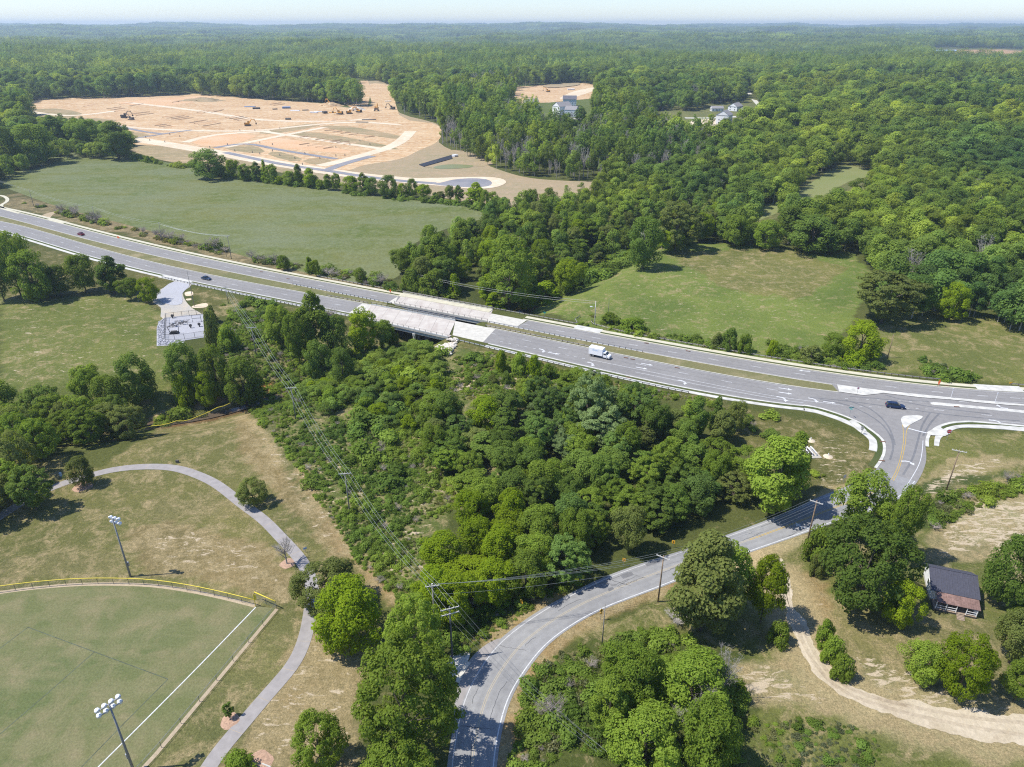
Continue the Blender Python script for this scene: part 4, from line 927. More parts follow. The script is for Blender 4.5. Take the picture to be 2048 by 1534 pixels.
def trunk_mesh(name, C, h1, r0, seed, mat, nl=9, extra=0):
    rng = random.Random(seed); b = MB(); top = h1 * .78
    b.tube([(0, 0, -.3), (rng.uniform(-.1, .1), rng.uniform(-.1, .1), top * .35), (rng.uniform(-.3, .3), rng.uniform(-.3, .3), top * .7), (rng.uniform(-.4, .4), rng.uniform(-.4, .4), top)], [r0 * 1.15, r0 * .85, r0 * .5, r0 * .15], 7)
    for c in rng.sample(list(C), min(nl, len(C))):
        z = max(top * .2, float(c[2]) * .55); b.tube([(0, 0, z), (c[0] * .5, c[1] * .5, z + (c[2] - z) * .55), tuple(c)], [r0 * .4, r0 * .25, r0 * .06], 5, cap=False)
    return b.mesh(name, mat, True)
def proto(kind, seed, r, h, **k):
    h0 = k.pop('h0', h * .12); mat = k.pop('mat', LEAF['mid']); bark = k.pop('bark', M['bark']); nl = k.pop('nl', 9)
    cm, C, prr = crown('crown', kind, r, h0, h, k.pop('np_', 46), k.pop('nc', 7000), k.pop('size', .52), seed, mat, **k)
    tm = trunk_mesh('trunk', C, h, max(.12, h * .020), seed, bark, nl)
    return dict(crown=cm, trunk=tm, r=r, h=h)
PR_ = {
 'round': [proto('round', 11, 5.6, 10.5, np_=80, nc=15000, size=.36, pr=(.14, .28)), proto('round', 12, 5.4, 10.5, np_=64, nc=14000, size=.36, pr=(.16, .32)), proto('spread', 13, 6.2, 10.5, np_=90, nc=16000, size=.36, pr=(.12, .26))],
 'fine': [proto('round', 21, 5.5, 10.5, np_=150, nc=18000, size=.31, pr=(.09, .20)), proto('round', 22, 5.5, 11, np_=160, nc=18000, size=.31, pr=(.09, .19), flat_=.6)],
 'tall': [proto('column', 31, 3.6, 13, np_=76, nc=13000, size=.36, pr=(.16, .34)), proto('column', 32, 3.8, 12, np_=66, nc=13000, size=.36, pr=(.18, .36)), proto('round', 33, 4.2, 12.5, np_=80, nc=13500, size=.36, pr=(.16, .30))],
 'cone': [proto('cone', 41, 3.0, 9.5, np_=80, nc=7500, size=.32, h0=.3, pr=(.14, .28)), proto('cone', 42, 2.9, 9.5, np_=70, nc=7500, size=.32, h0=.3, pr=(.14, .28))],
 'feather': [proto('spread', 51, 5.2, 10, np_=120, nc=16000, size=.34, pr=(.10, .22), flat_=.5, up=.6), proto('round', 52, 5.2, 10, np_=130, nc=16000, size=.34, pr=(.10, .20), flat_=.5, up=.6)],
 'bush': [proto('bush', 61, 2.2, 2.8, h0=.05, np_=44, nc=4200, size=.24, pr=(.16, .34), nl=5), proto('bush', 62, 2.3, 2.2, h0=.05, np_=40, nc=4200, size=.24, pr=(.16, .36), nl=5)],
 'small': [proto('round', 71, 1.0, 3.6, h0=1.0, np_=18, nc=1400, size=.2, nl=5)],
}
def bare_mesh(seed, r, h, n1=14, n2=7, r0=.14, name='limbs', n3=4):
    rng = random.Random(seed); b = MB(); b.tube([(0,0,-.2),(rng.uniform(-.1,.1),0,h*.3),(0,rng.uniform(-.2,.2),h*.62)], [r0, r0*.8, r0*.45], 6)
    for _ in range(n1):
        z = rng.uniform(.22, .62) * h; a = rng.random() * 6.28; e = Vector((math.cos(a) * r * rng.uniform(.5, 1), math.sin(a) * r * rng.uniform(.5, 1), z + (h - z) * rng.uniform(.4, 1)))
        s = Vector((0, 0, z)); m_ = s.lerp(e, .5) + Vector((rng.uniform(-.2,.2), rng.uniform(-.2,.2), -.15)); b.tube([s, m_, e], [r0*.5, r0*.33, r0*.12], 4, cap=False)
        for _ in range(n2):
            t = rng.uniform(.35, 1); p = s.lerp(e, t); q = p + Vector((rng.uniform(-1,1), rng.uniform(-1,1), rng.uniform(-.1,1))) * r * .33; b.tube([p, q], [r0*.17, r0*.07], 3, cap=False)
            for _ in range(n3):
                p2 = p.lerp(q, rng.uniform(.3, 1)); b.tube([p2, p2 + Vector((rng.uniform(-1,1), rng.uniform(-1,1), rng.uniform(-.2,1))) * r * .16], [r0*.09, r0*.05], 3, cap=False)
    return b
BARE = [bare_mesh(5, 2.0, 5.0, 18, 8, .13, n3=5).mesh('limbs', M['bark_pale']), bare_mesh(6, 3.4, 9, 20, 8, .16, n3=5).mesh('limbs', M['bark_pale'])]
TREES = []      # dicts collected first, then the biggest become objects of their own
KL = {}
def add_tree(x, y, r, h, kind, leaf, name='broadleaf_tree', label=None, cat='tree', group=None, hero=False, z=None, rz=None):
    z = float(zg(x, y)) - .05 if z is None else z
    TREES.append(dict(x=x, y=y, z=z, r=r, h=h, kind=kind, leaf=leaf, name=name, label=label, cat=cat, group=group, hero=hero, rz=random.random() * 6.28 if rz is None else rz))
def T(x0, y0, x1, y1, kind, leaf, label, name='broadleaf_tree', cat='tree', group=None, clear=.06):
    """tree whose crown fills this rectangle of the photograph"""
    zc = 5.0; wpx, hpx = x1 - x0, y1 - y0; cx, cy = (x0 + x1) / 2, (y0 + y1) / 2; gz = 0
    for _ in range(14):
        x, y = at(cx, cy, gz + zc); gz = float(zg(x, y)); D = float(depth(x, y, gz + zc)); r = wpx * D / FPX / 2; hp = hpx * D / FPX / 2
        ph = math.atan2(H - gz - zc, y); a = hp ** 2 - (r * math.sin(ph)) ** 2; rz_ = math.sqrt(max(a, (.45 * r * math.cos(ph)) ** 2)) / math.cos(ph)
        rz_ = min(rz_, 2.6 * r); zc = rz_ * (1 + clear)
    add_tree(x, y, r * .95, (zc + rz_) * .98, kind, leaf, name, label, cat, group, True)
    return x, y, r, zc + rz_
def place_tree(t, parent_less=True):
    rng = random.Random(hash((round(t['x'], 1), round(t['y'], 1))) & 0xffff)
    if t['kind'] == 'bare':
        me_ = BARE[0] if t['h'] < 7 else BARE[1]; bh = 5.0 if t['h'] < 7 else 9; br = 2.0 if t['h'] < 7 else 3.4
        o = link(t['name'], me_); o.location = (t['x'], t['y'], t['z']); o.rotation_euler[2] = t['rz']; o.scale = (t['r'] / br, t['r'] / br, t['h'] / bh)
        return tag(o, t['label'], t['cat'], t['group'])
    p = rng.choice(PR_[t['kind']]); r = empty(t['name'], (t['x'], t['y'], t['z']), t['rz']); tag(r, t['label'], t['cat'], t['group'])
    k = rng.uniform(.94, 1.06); sc = (t['r'] / p['r'] * k, t['r'] / p['r'] / k, t['h'] / p['h'])
    for nm in ('crown', 'trunk'):
        o = link(nm if t['cat'] == 'tree' else {'crown': 'foliage', 'trunk': 'stem'}[nm], p[nm], r); o.scale = sc
        if nm == 'crown': o.material_slots[0].link = 'OBJECT'; o.material_slots[0].material = LEAF[t['leaf']]
    return r

# ---- trees that the photograph shows one by one
T(695,1272,916,1528,'fine','mid','biggest round tree beside the bend of the road, throwing its shadow across the lane')
T(768,1186,893,1352,'fine','mid','pointed green tree behind the biggest one, left of the tall pole with two crossarms')
T(700,1462,880,1650,'fine','mid','green tree cut by the bottom edge, left of the shaded lane')
T(577,1422,692,1548,'fine','mid','smaller round tree standing on dry grass at the bottom edge, right of the path')
T(622,1150,776,1308,'round','bright','bright yellow-green round tree overhanging the park path')
T(580,1112,722,1238,'fine','olive','pale olive tree just behind the bright round one, at the end of the mown strip')
T(132,912,186,974,'round','olive','dark glossy round tree on a red mulch bed beside the path', name='magnolia_tree')
T(470,953,535,1013,'fine','olive','small rounded tree shading the middle of the park path')
T(443,1405,468,1437,'small','dark','tiny sapling on an orange mulch ring beside the path')
T(430,1497,513,1560,'bush','mid','clipped leafy bush at the bottom edge beside the path', name='bush', cat='bush')
x_, y_ = at(574, 1128); add_tree(x_, y_, 2.6, 6.4, 'bare', 'mid', 'bare_tree', 'leafless grey tree on an orange mulch ring next to the path', hero=True)
T(1640,1032,1838,1226,'fine','dark','largest dark green tree to the left of the little house')
T(1668,937,1800,1080,'round','mid','tall tree hiding the road just below the junction')
T(1770,975,1850,1120,'round','mid','tree squeezed between the largest dark tree and the dirt bank')
T(1768,1155,1853,1238,'round','lime','small lime green tree in front of the largest dark one, near the porch', clear=.75)
T(1338,1060,1492,1268,'tall','olive','tall loose tree by the roadside, right of the wooden pole')
T(1400,1075,1510,1230,'tall','mid','tree behind the tall loose one, over the roadside')
T(1490,1115,1578,1248,'round','bright','bright green tree where the dirt track meets the road')
T(1975,1068,2075,1212,'round','dark','dark round tree at the right edge behind the little house')
T(1805,1278,1892,1366,'round','mid','leftmost of the low trees south of the little house')
T(1880,1264,1992,1398,'fine','bright','feathery bright green tree in the middle of the row south of the little house')
T(1984,1222,2090,1336,'round','olive','greyish green tree at the right edge below the little house')
T(2000,1318,2090,1412,'round','mid','low tree at the right edge beside the dirt track')
T(2018,1205,2080,1250,'round','mid','small crown peeking in at the right edge, right of the porch')
for k_, (a, b, c_, d, kd, lf) in enumerate([(1195,1285,1330,1430,'round','mid'),(1300,1290,1475,1450,'round','mid'),(1210,1400,1380,1560,'round','mid'),(1350,1400,1490,1560,'round','mid'),(1180,1350,1260,1470,'tall','mid')]):
    T(a, b, c_, d, kd, lf, ['left crown of the broad thicket at the bottom edge, nearest the thin signpost','upper right crown of the broad thicket, with dead branches showing','lower left crown of the broad thicket, cut by the bottom edge','lower right crown of the broad thicket beside the grassy bank','slim crown on the left side of the broad thicket above the scrub'][k_])
T(1605,1050,1682,1130,'bush','mid','leafy bush left of the largest dark tree, near the road pole','bush','bush')
T(1618,1108,1652,1152,'bush','olive','small scruffy bush in front of the largest dark tree','bush','bush')
for k_, (a, b, c_, d) in enumerate([(1628,1236,1672,1290),(1640,1268,1695,1325),(1660,1305,1714,1360)]):
    T(a, b, c_, d, 'bush', 'mid', ['top','middle','bottom'][k_] + ' bush of the hedge that follows the inner side of the dirt track', 'hedge_bush', 'bush')
T(1533,1240,1586,1292,'bush','mid','low bush in the fork left of the dirt track','bush','bush')
# wood by the road, the crowns one can pick out
T(1492,868,1622,1030,'tall','mid','tallest tree at the right end of the roadside wood')
T(1560,862,1625,990,'tall','mid','tree on the far right edge of the roadside wood, facing the concrete pad')
T(1415,782,1456,860,'cone','dark','dark conifer poking up against the highway walk','conifer_tree')
T(1452,800,1500,865,'round','olive','dull green tree on the slope below the highway turn lanes')
T(1522,855,1566,882,'bush','dark','dark round bush on the slope below the turn arrows','bush','bush')
T(1370,790,1420,880,'tall','dark','dark narrow tree left of the conifer beside the highway walk')
T(1108,742,1162,800,'tall','mid','small tree at the top of the roadside wood, below the guardrail')
T(1060,775,1130,850,'feather','blue','bluish tree on the upper left of the roadside wood')
T(1130,745,1230,870,'feather','pale','pale silvery tree at the top of the roadside wood')
T(1150,800,1260,900,'feather','pale','second pale silvery tree, below the one at the top of the roadside wood')
T(1225,765,1315,860,'feather','blue','rounded bluish tree near the highway, right of the silvery ones')
T(1050,800,1100,845,'round','pale','little pale round tree left of the silvery trees')
T(930,790,1010,860,'round','bright','bright yellow-green tree at the upper left end of the roadside wood')
T(858,780,930,860,'round','dark','dark tree standing apart at the left end of the roadside wood')
T(865,1110,990,1195,'round','bright','bright tree at the bottom left corner of the roadside wood, above the roadside wires')
T(1220,1010,1300,1110,'round','olive','olive tree at the roadside below the wood, near the yellow chevron signs')
# scrub along the highway
T(985,700,1022,742,'bush','bright','leftmost soft green bush in the row under the guardrail','bush','bush')
T(1018,705,1062,750,'bush','mid','largest soft green bush in the row under the guardrail','bush','bush')
T(1050,710,1085,752,'bush','bright','third soft green bush in the row under the guardrail','bush','bush')
T(1078,726,1113,757,'bush','mid','rightmost soft green bush in the row under the guardrail','bush','bush')
T(1001,742,1026,770,'bush','dark','single dark bush on the tan grass under the row of soft bushes','bush','bush')
T(972,748,1000,768,'bush','olive','tiny olive shrub on the tan grass','bush','bush')
# round the south bridge
T(590,578,662,720,'tall','mid','tallest tree left of the southern bridge, standing in front of the highway')
T(692,610,754,712,'tall','bright','bright tree leaning over the left end of the southern bridge')
T(636,630,706,735,'round','dark','dark tree in the gully between the two tall ones')
T(738,640,790,700,'round','mid','rounded tree against the girders of the southern bridge')
T(770,655,800,690,'bush','bright','small bright tree below the girders of the southern bridge','bush','bush')
T(560,625,625,730,'round','mid','leafy tree left of the tallest one by the southern bridge')
T(520,610,590,690,'round','mid','tree among the scrub halfway between the utility poles and the tallest one')
T(600,680,668,765,'round','dark','dark shaded tree at the bottom of the gully')
T(655,695,712,770,'round','dark','dark tree on the right bank of the gully')
T(848,617,872,640,'bush','mid','crown rising through the gap between the two bridges','bush','bush')
# around the gravel pad
T(322,680,404,790,'round','dark','large dark tree below the gravel pad')
T(396,690,462,800,'round','mid','tall tree right of the large dark one below the gravel pad')
T(440,715,528,812,'round','mid','rightmost tree of the clump below the gravel pad, above the creek')
T(384,742,438,815,'round','bright','bright low tree at the front of the clump below the gravel pad')
T(345,750,392,812,'bush','bright','bright bush at the front left of the clump below the gravel pad','bush','bush')
T(404,620,440,690,'bush','olive','grey-green bush just right of the gravel pad','bush','bush')
T(407,604,436,645,'cone','olive','dark cedar at the top right corner of the gravel pad','cedar_tree')
T(430,650,480,700,'bush','mid','bush between the gravel pad and the line of poles','bush','bush')
T(226,708,308,812,'round','dark','single dark tree at the top right of the wood beside the meadow')
# left clump by the highway
for (a, b, c_, d, kd, lf, lb) in [(-20,465,62,590,'round','mid','tree cut by the left edge just below the highway'),(18,500,104,600,'round','mid','broad tree at the front of the clump below the highway on the left'),(88,530,140,592,'round','dark','dark tree in the middle of the clump below the highway'),(128,508,196,584,'round','mid','tree in the clump below the highway, its top against the walk'),(188,510,250,586,'tall','dark','rounded dark tree at the right end of the clump below the highway'),
                                  (232,556,282,600,'round','mid','low tree between the clump and the gravel drive'),(272,554,318,604,'round','bright','little bright tree at the gravel drive'),(-40,520,30,600,'round','dark','dark tree at the left edge under the one cut by it'),(45,562,100,598,'bush','mid','bushy low growth at the foot of the clump on the left')]:
    T(a, b, c_, d, kd, lf, lb)
# hedge line between the field and the building site
T(374,299,456,356,'round','dark','big dark round tree at the left end of the hedge line above the field')
HL = [(449,320,477,355,'round'),(475,326,501,359,'cone'),(501,323,521,361,'cone'),(519,319,536,362,'cone'),(533,326,554,364,'cone'),(550,352,566,367,'round'),(564,342,593,369,'round'),(588,328,603,369,'cone'),(605,336,632,373,'cone'),(631,359,646,376,'round'),(646,348,663,378,'cone'),(663,344,679,379,'cone'),(684,352,716,383,'round'),(715,345,735,383,'cone'),(729,355,757,388,'round'),(757,350,796,393,'round'),(794,367,811,395,'round'),(811,357,835,393,'round'),(831,369,863,397,'round'),(864,385,876,400,'bush'),(874,381,889,401,'cone'),(889,371,908,403,'round'),(906,370,927,403,'cone'),(934,364,968,410,'tall'),(958,380,980,420,'round'),(975,383,997,412,'round')]
HLN = ['stubby tree touching the big dark round one','first pointed tree of the hedge line','short pointed tree, third of the hedge line','slimmest pointed tree near the left end of the hedge line','pointed tree right of the slimmest one','low tree filling a dip of the hedge line','rounded tree just left of a thin spire','thin spire in the left half of the hedge line','broad pointed tree right of the thin spire','low round tree beyond the broad pointed one','first of two twin spires in the hedge line','second of two twin spires in the hedge line','squat tree right of the twin spires','narrow pointed tree near the middle of the hedge line','rounded tree left of the wide one in the hedge line','widest round tree in the right half of the hedge line','low bright tree right of the widest round one','upright rounded tree below the site road bend','bright broad tree below the site road bend','tiny bush in a gap of the hedge line','small pointed tree left of the greyish one','greyish thin-crowned tree below the turning circle','pointed tree below the turning circle','tallest tree at the right end of the hedge line','low tree leaning on the tallest at the right end','last thin tree at the right end of the hedge line']
for i_, (q_, lb) in enumerate(zip(HL, HLN)):
    if q_[4] == 'cone' and i_ % 3: q_ = (*q_[:4], 'tall')
    lf = random.choice(['mid', 'dark', 'bright', 'mid']); lf = 'bright' if 'bright' in lb else 'olive' if 'grey' in lb else lf
    T(q_[0] - 2, q_[1], q_[2] + 3, q_[3] + 1, q_[4], lf, lb, 'hedgerow_tree')
T(288,312,302,325,'bush','mid','lone bush on the upper edge of the field','bush','bush')
for q_, lb in zip([(552,510,580,540),(605,508,630,545),(618,520,642,552),(706,535,734,566)], ['single small tree between the field and the highway, furthest left of the four','taller of a pair of small trees beside the highway guardrail','lower bright half of the pair of small trees beside the guardrail','small tree beside the field corner, above the guardrail']):
    T(*q_, 'cone' if q_[0] == 605 else 'round', 'bright' if 'bright' in lb else 'mid', lb)
# behind the highway, north side
for q_, kd, lf, lb in [((960,470,1075,620),'fine','mid','big broad tree leading the wood behind the bridges'),((795,485,830,540),'cone','mid','pointed tree at the left corner of the wood behind the bridges'),((822,490,856,545),'cone','dark','dark pointed tree second from the left corner of the wood'),((845,468,905,560),'tall','mid','tall tree in the front row of the wood beside the field'),((900,440,945,520),'tall','mid','tall tree on the field edge of the wood'),
    ((800,535,850,580),'bush','mid','soft bush beside the small pole behind the guardrail'),((838,540,895,590),'bush','mid','wide soft bush behind the guardrail, left of the bridges'),((890,560,925,600),'bush','bright','round bush close behind the guardrail of the northern bridge'),((1250,435,1330,535),'round','dark','ivy-covered tree with bare grey branches beside the meadow'),((1310,460,1370,505),'round','bright','round bright tree at the top left corner of the meadow'),((1300,400,1410,500),'feather','olive','grey-green spreading tree above the meadow corner'),
    ((1100,520,1175,590),'round','bright','bright spreading tree over the creek by the meadow'),((1050,560,1130,605),'bush','bright','bright scrub at the foot of the meadow near the creek'),((1440,430,1505,492),'round','mid','round green tree on the top edge of the meadow'),((1500,440,1570,497),'round','mid','low wide tree on the top edge of the meadow'),((1565,430,1690,505),'round','dark','wide dark tree at the top right of the meadow'),
    ((1876,565,1942,640),'round','bright','bright round tree at the top of the small right-hand meadow'),((1700,540,1850,650),'feather','olive','broad dark spreading tree between the two meadows'),((1680,640,1770,720),'round','bright','bright tree above the guardrail, left of the leaning wooden pole'),((1680,695,1738,730),'bush','bright','round bush beside the guardrail under the leaning pole'),((1640,665,1700,715),'round','mid','tree at the lower right corner of the big meadow'),((1472,668,1510,705),'bush','mid','bush along the guardrail at the foot of the big meadow'),((1443,655,1480,700),'bush','dark','dark little tree along the guardrail at the foot of the big meadow'),((1533,680,1560,712),'bush','bright','small bright shrub beside the long guardrail'),((1197,622,1243,648),'bush','mid','bush directly behind the wooden pole at the guardrail'),((1238,636,1298,661),'bush','mid','wide low bush right of the pole at the guardrail'),((1600,688,1650,725),'bush','olive','olive bush close to the guardrail near the wood'),((1420,665,1452,695),'bush','olive','greyish low shrub at the foot of the big meadow')]:
    T(*q_, kd, lf, lb, *(('bush', 'bush') if kd == 'bush' else ()))
# left wood corner above the field
for q_, kd, lf, lb in [((0,205,55,262),'round','dark','tree with a loose dark top at the upper left edge'),((84,232,130,300),'tall','dark','dark tree at the left end of the clump above the field'),((125,240,205,300),'round','mid','broad tree in the middle of the clump above the field'),((195,243,262,316),'tall','dark','right-hand dark tree of the clump above the field'),((20,250,110,325),'round','mid','wide tree at the field corner on the left'),((-30,255,40,335),'round','dark','dark tree at the left edge above the field')]:
    T(*q_, kd, lf, lb)

# ---- woods: canopies filled with trees on a jittered grid
def fill(poly, spacing, h_, r_, kinds, leaves, group, label, cat='tree', seed=1, clear=(), name='broadleaf_tree', zf=.6, zoner=None, maxn=9999):
    rng = random.Random(seed); px = np.array(poly, float); w0 = np.array(W(poly)); lo, hi = w0.min(0) - 25, w0.max(0) + 10; c = 0
    y = lo[1] - 15
    while y < hi[1]:
        x = lo[0]
        while x < hi[0]:
            xx, yy = x + rng.uniform(-.42, .42) * spacing, y + rng.uniform(-.42, .42) * spacing; x += spacing
            k = rng.uniform(.78, 1.2); h = h_ * k; r = r_ * rng.uniform(.82, 1.2); gz = float(zg(xx, yy))
            a, b = proj(np.array([xx]), np.array([yy]), gz + h * zf)
            if not inpoly(a, b, poly)[0]: continue
            if abs(float(proj(xx, yy, 0)[0]) - 1024) > 1300: continue
            a0, b0 = proj(np.array([xx]), np.array([yy]), gz)
            if any(inpoly(a0, b0, q)[0] or inpoly(a, b, q)[0] for q in clear): continue
            if y > 0 and min(seg_dist(np.array([xx]), np.array([yy]), cen)[0] - 5.6 - r * .25, 9) < 0: continue
            if hy('Slo', xx) - 5.5 - r * .3 < yy < hy('Nup', xx) + 6 + r * .3: continue
            if any(math.hypot(t['x'] - xx, t['y'] - yy) < (t['r'] + r) * .48 for t in TREES if t['hero']): continue
            kd = rng.choice(kinds); lf = rng.choice(leaves)
            if zoner: kd, lf = zoner(float(a[0]), float(b[0]), rng, kd, lf)
            ad_ = {'mid': 'mid green', 'dark': 'dark green', 'bright': 'bright yellow-green', 'olive': 'dull olive', 'pale': 'pale silvery', 'blue': 'bluish green', 'lime': 'lime green'}[lf]
            q1 = (float(a[0]) - px[:, 0].min()) / np.ptp(px[:, 0]); q2 = (float(b[0]) - px[:, 1].min()) / np.ptp(px[:, 1])
            hor = ['far left', 'left centre', 'middle', 'right centre', 'far right'][min(4, int(q1 * 5))]; ver = ['upper edge', 'centre', 'lower edge'][min(2, int(q2 * 3))]
            add_tree(xx, yy, r, h, kd, lf, name, '%s %s at the %s, %s of %s' % (ad_, cat, hor, ver, label), cat, group, False); c += 1
        y += spacing
    return c
C1 = [(0,330),(60,322),(130,303),(262,312),(380,334),(600,368),(930,408),(990,428),(900,458),(800,500),(800,560),(720,565),(0,400)]
C3 = [(1060,612),(1100,600),(1200,545),(1280,505),(1400,487),(1700,508),(1752,545),(1740,575),(1710,620),(1670,655),(1640,690),(1640,740),(1300,700),(1150,650)]
C4 = [(1770,735),(1800,670),(1870,635),(2048,690),(2300,740),(2300,800),(1960,765)]
CB = [(1590,380),(1670,335),(1765,345),(1700,365),(1620,402)]; CBb = [(1505,432),(1560,402),(1590,398),(1530,432)]
RW = [(868,1185),(862,1120),(900,1060),(925,1000),(905,930),(850,870),(872,800),(940,790),(1010,775),(1080,762),(1130,748),(1210,762),(1290,800),(1340,835),(1390,810),(1440,830),(1460,880),(1500,920),(1540,930),(1560,985),(1540,1020),(1480,1035),(1440,1062),(1350,1095),(1260,1120),(1180,1145),(1080,1185),(1000,1190),(930,1190)]
def zr(px, py, rng, kd, lf):
    if 1040 < px < 1290 and py < 900: return rng.choice([('feather', 'pale'), ('feather', 'blue'), ('round', 'mid')])
    if px < 1110 and py > 1010: return 'round', rng.choice(['bright', 'bright', 'mid'])
    if 960 < px < 1420 and 900 < py < 1060: return rng.choice(['feather', 'round', 'fine']), rng.choice(['blue', 'dark', 'dark', 'mid'])
    if px > 1280 and py < 900: return rng.choice(['tall', 'cone', 'round']), rng.choice(['dark', 'olive', 'mid'])
    return kd, lf
fill(RW, 6.6, 8.8, 4.3, ['round', 'fine', 'feather', 'tall'], ['mid', 'dark', 'blue', 'mid', 'olive', 'mid'], 'trees filling the roadside wood', 'the roadside wood', seed=3, zoner=zr)
WC = [(800,500),(850,468),(930,432),(1000,405),(1130,385),(1215,372),(1300,360),(1480,400),(1520,410),(1490,440),(1440,480),(1400,485),(1290,505),(1210,540),(1120,580),(1060,605),(1000,610),(900,595),(820,572),(795,545)]
fill(WC, 8.6, 12.5, 4.6, ['round', 'tall', 'tall', 'fine', 'cone'], ['mid', 'dark', 'bright', 'mid', 'mid', 'olive'], 'trees in the wood behind the bridges', 'the wood behind the bridges', seed=4, clear=(C1, C3, CBb))
WL = [(-120,800),(0,772),(60,765),(130,758),(215,765),(250,800),(260,850),(248,890),(222,925),(186,930),(120,950),(60,985),(0,1005),(-100,1030)]
fill(WL, 8.0, 11.5, 5.0, ['fine', 'round', 'feather'], ['mid', 'olive', 'mid', 'dark'], 'trees in the wood left of the park path', 'the wood beside the park path', seed=5, clear=([(80,935),(140,905),(250,885),(320,1000),(90,1020)],))
WLF = [(-60,480),(0,470),(30,500),(0,590),(-60,600)]
WR = [(1570,505),(1700,500),(1760,530),(1850,560),(1900,570),(2048,620),(2048,680),(1960,650),(1880,630),(1850,650),(1780,660),(1760,700),(1700,700),(1660,650),(1740,560),(1700,508)]
SH = [(470,800),(455,760),(520,700),(560,720),(640,745),(700,700),(780,690),(860,690),(885,740),(865,790),(840,850),(780,850),(700,800),(640,830),(560,800),(520,790)]
fill([(640,745),(700,705),(780,690),(860,690),(885,740),(865,790),(850,850),(780,850),(700,800),(650,830),(560,760)], 4.3, 3.6, 2.6, ['bush', 'bush', 'round'], ['bright', 'mid', 'mid', 'bright'], 'bushes on the slope below the southern bridge', 'the scrub under the bridge', 'bush', 6, name='bush', zf=.4)
for (px, py, r_2, h_2, lb) in [(1440,1400,2.6,10.5,'dead grey limbs sticking out of the right side of the broad thicket'),(1335,1490,2.2,8.5,'dead grey limbs low in the front of the broad thicket'),(1395,1455,2.4,9,'dead branches in the middle of the broad thicket'),(1000,1180,2.0,2.6,'pale dry bush by the wires at the road bend'),(1290,505,5.5,15.5,'tangle of bare grey branches above the ivy-covered tree by the meadow'),(1005,590,3.0,12,'grey bare tree on the right side of the big broad tree behind the bridges'),(1350,1245,2.6,2.2,'dry brush at the foot of the tall loose roadside tree')]:
    x_, y_ = at(px, py); add_tree(x_, y_, r_2, h_2, 'bare', 'mid', 'dead_tree' if h_2 > 4 else 'dry_bush', lb, 'tree' if h_2 > 4 else 'bush', None, True)
fill([(-80,215),(40,205),(60,243),(130,240),(256,262),(256,303),(130,297),(60,320),(0,338),(-80,350)], 8.5, 13, 5.6, ['round', 'fine', 'tall'], ['mid', 'dark', 'dark', 'olive'], 'trees in the clump above the field', 'the clump above the field', seed=15)
TR = sorted(TREES, key=lambda t: -(t['hero'] * 5 + t['r'] / depth(t['x'], t['y']) * 100))
INDIV = TR[:420]; REST = TR[420:]
for t in INDIV: place_tree(t)
print('trees', len(TREES), 'heroes', sum(t['hero'] for t in TREES))

# ---- everything past that: instanced foliage that nobody could count
def lod(kind, seed, r, h, nc, size, np_=22, mat='forest', trunk=True, **k):
    cm, C, prr = crown('stand', kind, r, k.pop('h0', h * .2), h, np_, nc, size, seed, LEAF[mat], **k)
    if trunk:
        b = MB(); r0 = h * .014; b.tube([(0,0,-1),(0,0,h*.75)], [r0, r0*.4], 5, cap=False); tm = b.mesh('t', M['bark_pale'])
        bm = bmesh.new(); bm.from_mesh(cm); n0 = len(bm.faces); bm.from_mesh(tm); bm.faces.ensure_lookup_table()
        for f in bm.faces[n0:]: f.material_index = 1
        bm.to_mesh(cm); bm.free(); cm.materials.append(M['bark_pale']); bpy.data.meshes.remove(tm)
    return cm
def patch(seed, size, n_, r, h, nc, cs, mat='far'):
    rng = np.random.default_rng(seed); Vs = []
    for k in range(n_):
        x, y = rng.uniform(-.5, .5, 2) * size; rr = r * rng.uniform(.75, 1.3); hh = h * rng.uniform(.75, 1.2)
        d = rng.normal(size=(nc, 3)); d[:, 2] = np.abs(d[:, 2]) * 1.1 - .35; d /= np.linalg.norm(d, axis=1)[:, None]
        P = d * np.array([rr, rr, hh * .55]) * rng.uniform(.8, 1.05, (nc, 1)) + np.array([x, y, hh * .5])
        Nm = d + rng.normal(size=(nc, 3)) * .4 + (0, 0, .3); Nm /= np.linalg.norm(Nm, axis=1)[:, None]; Vs.append(cards(P, Nm, cs, rng, 1.3))
    return card_mesh('patch', np.concatenate(Vs), LEAF[mat])
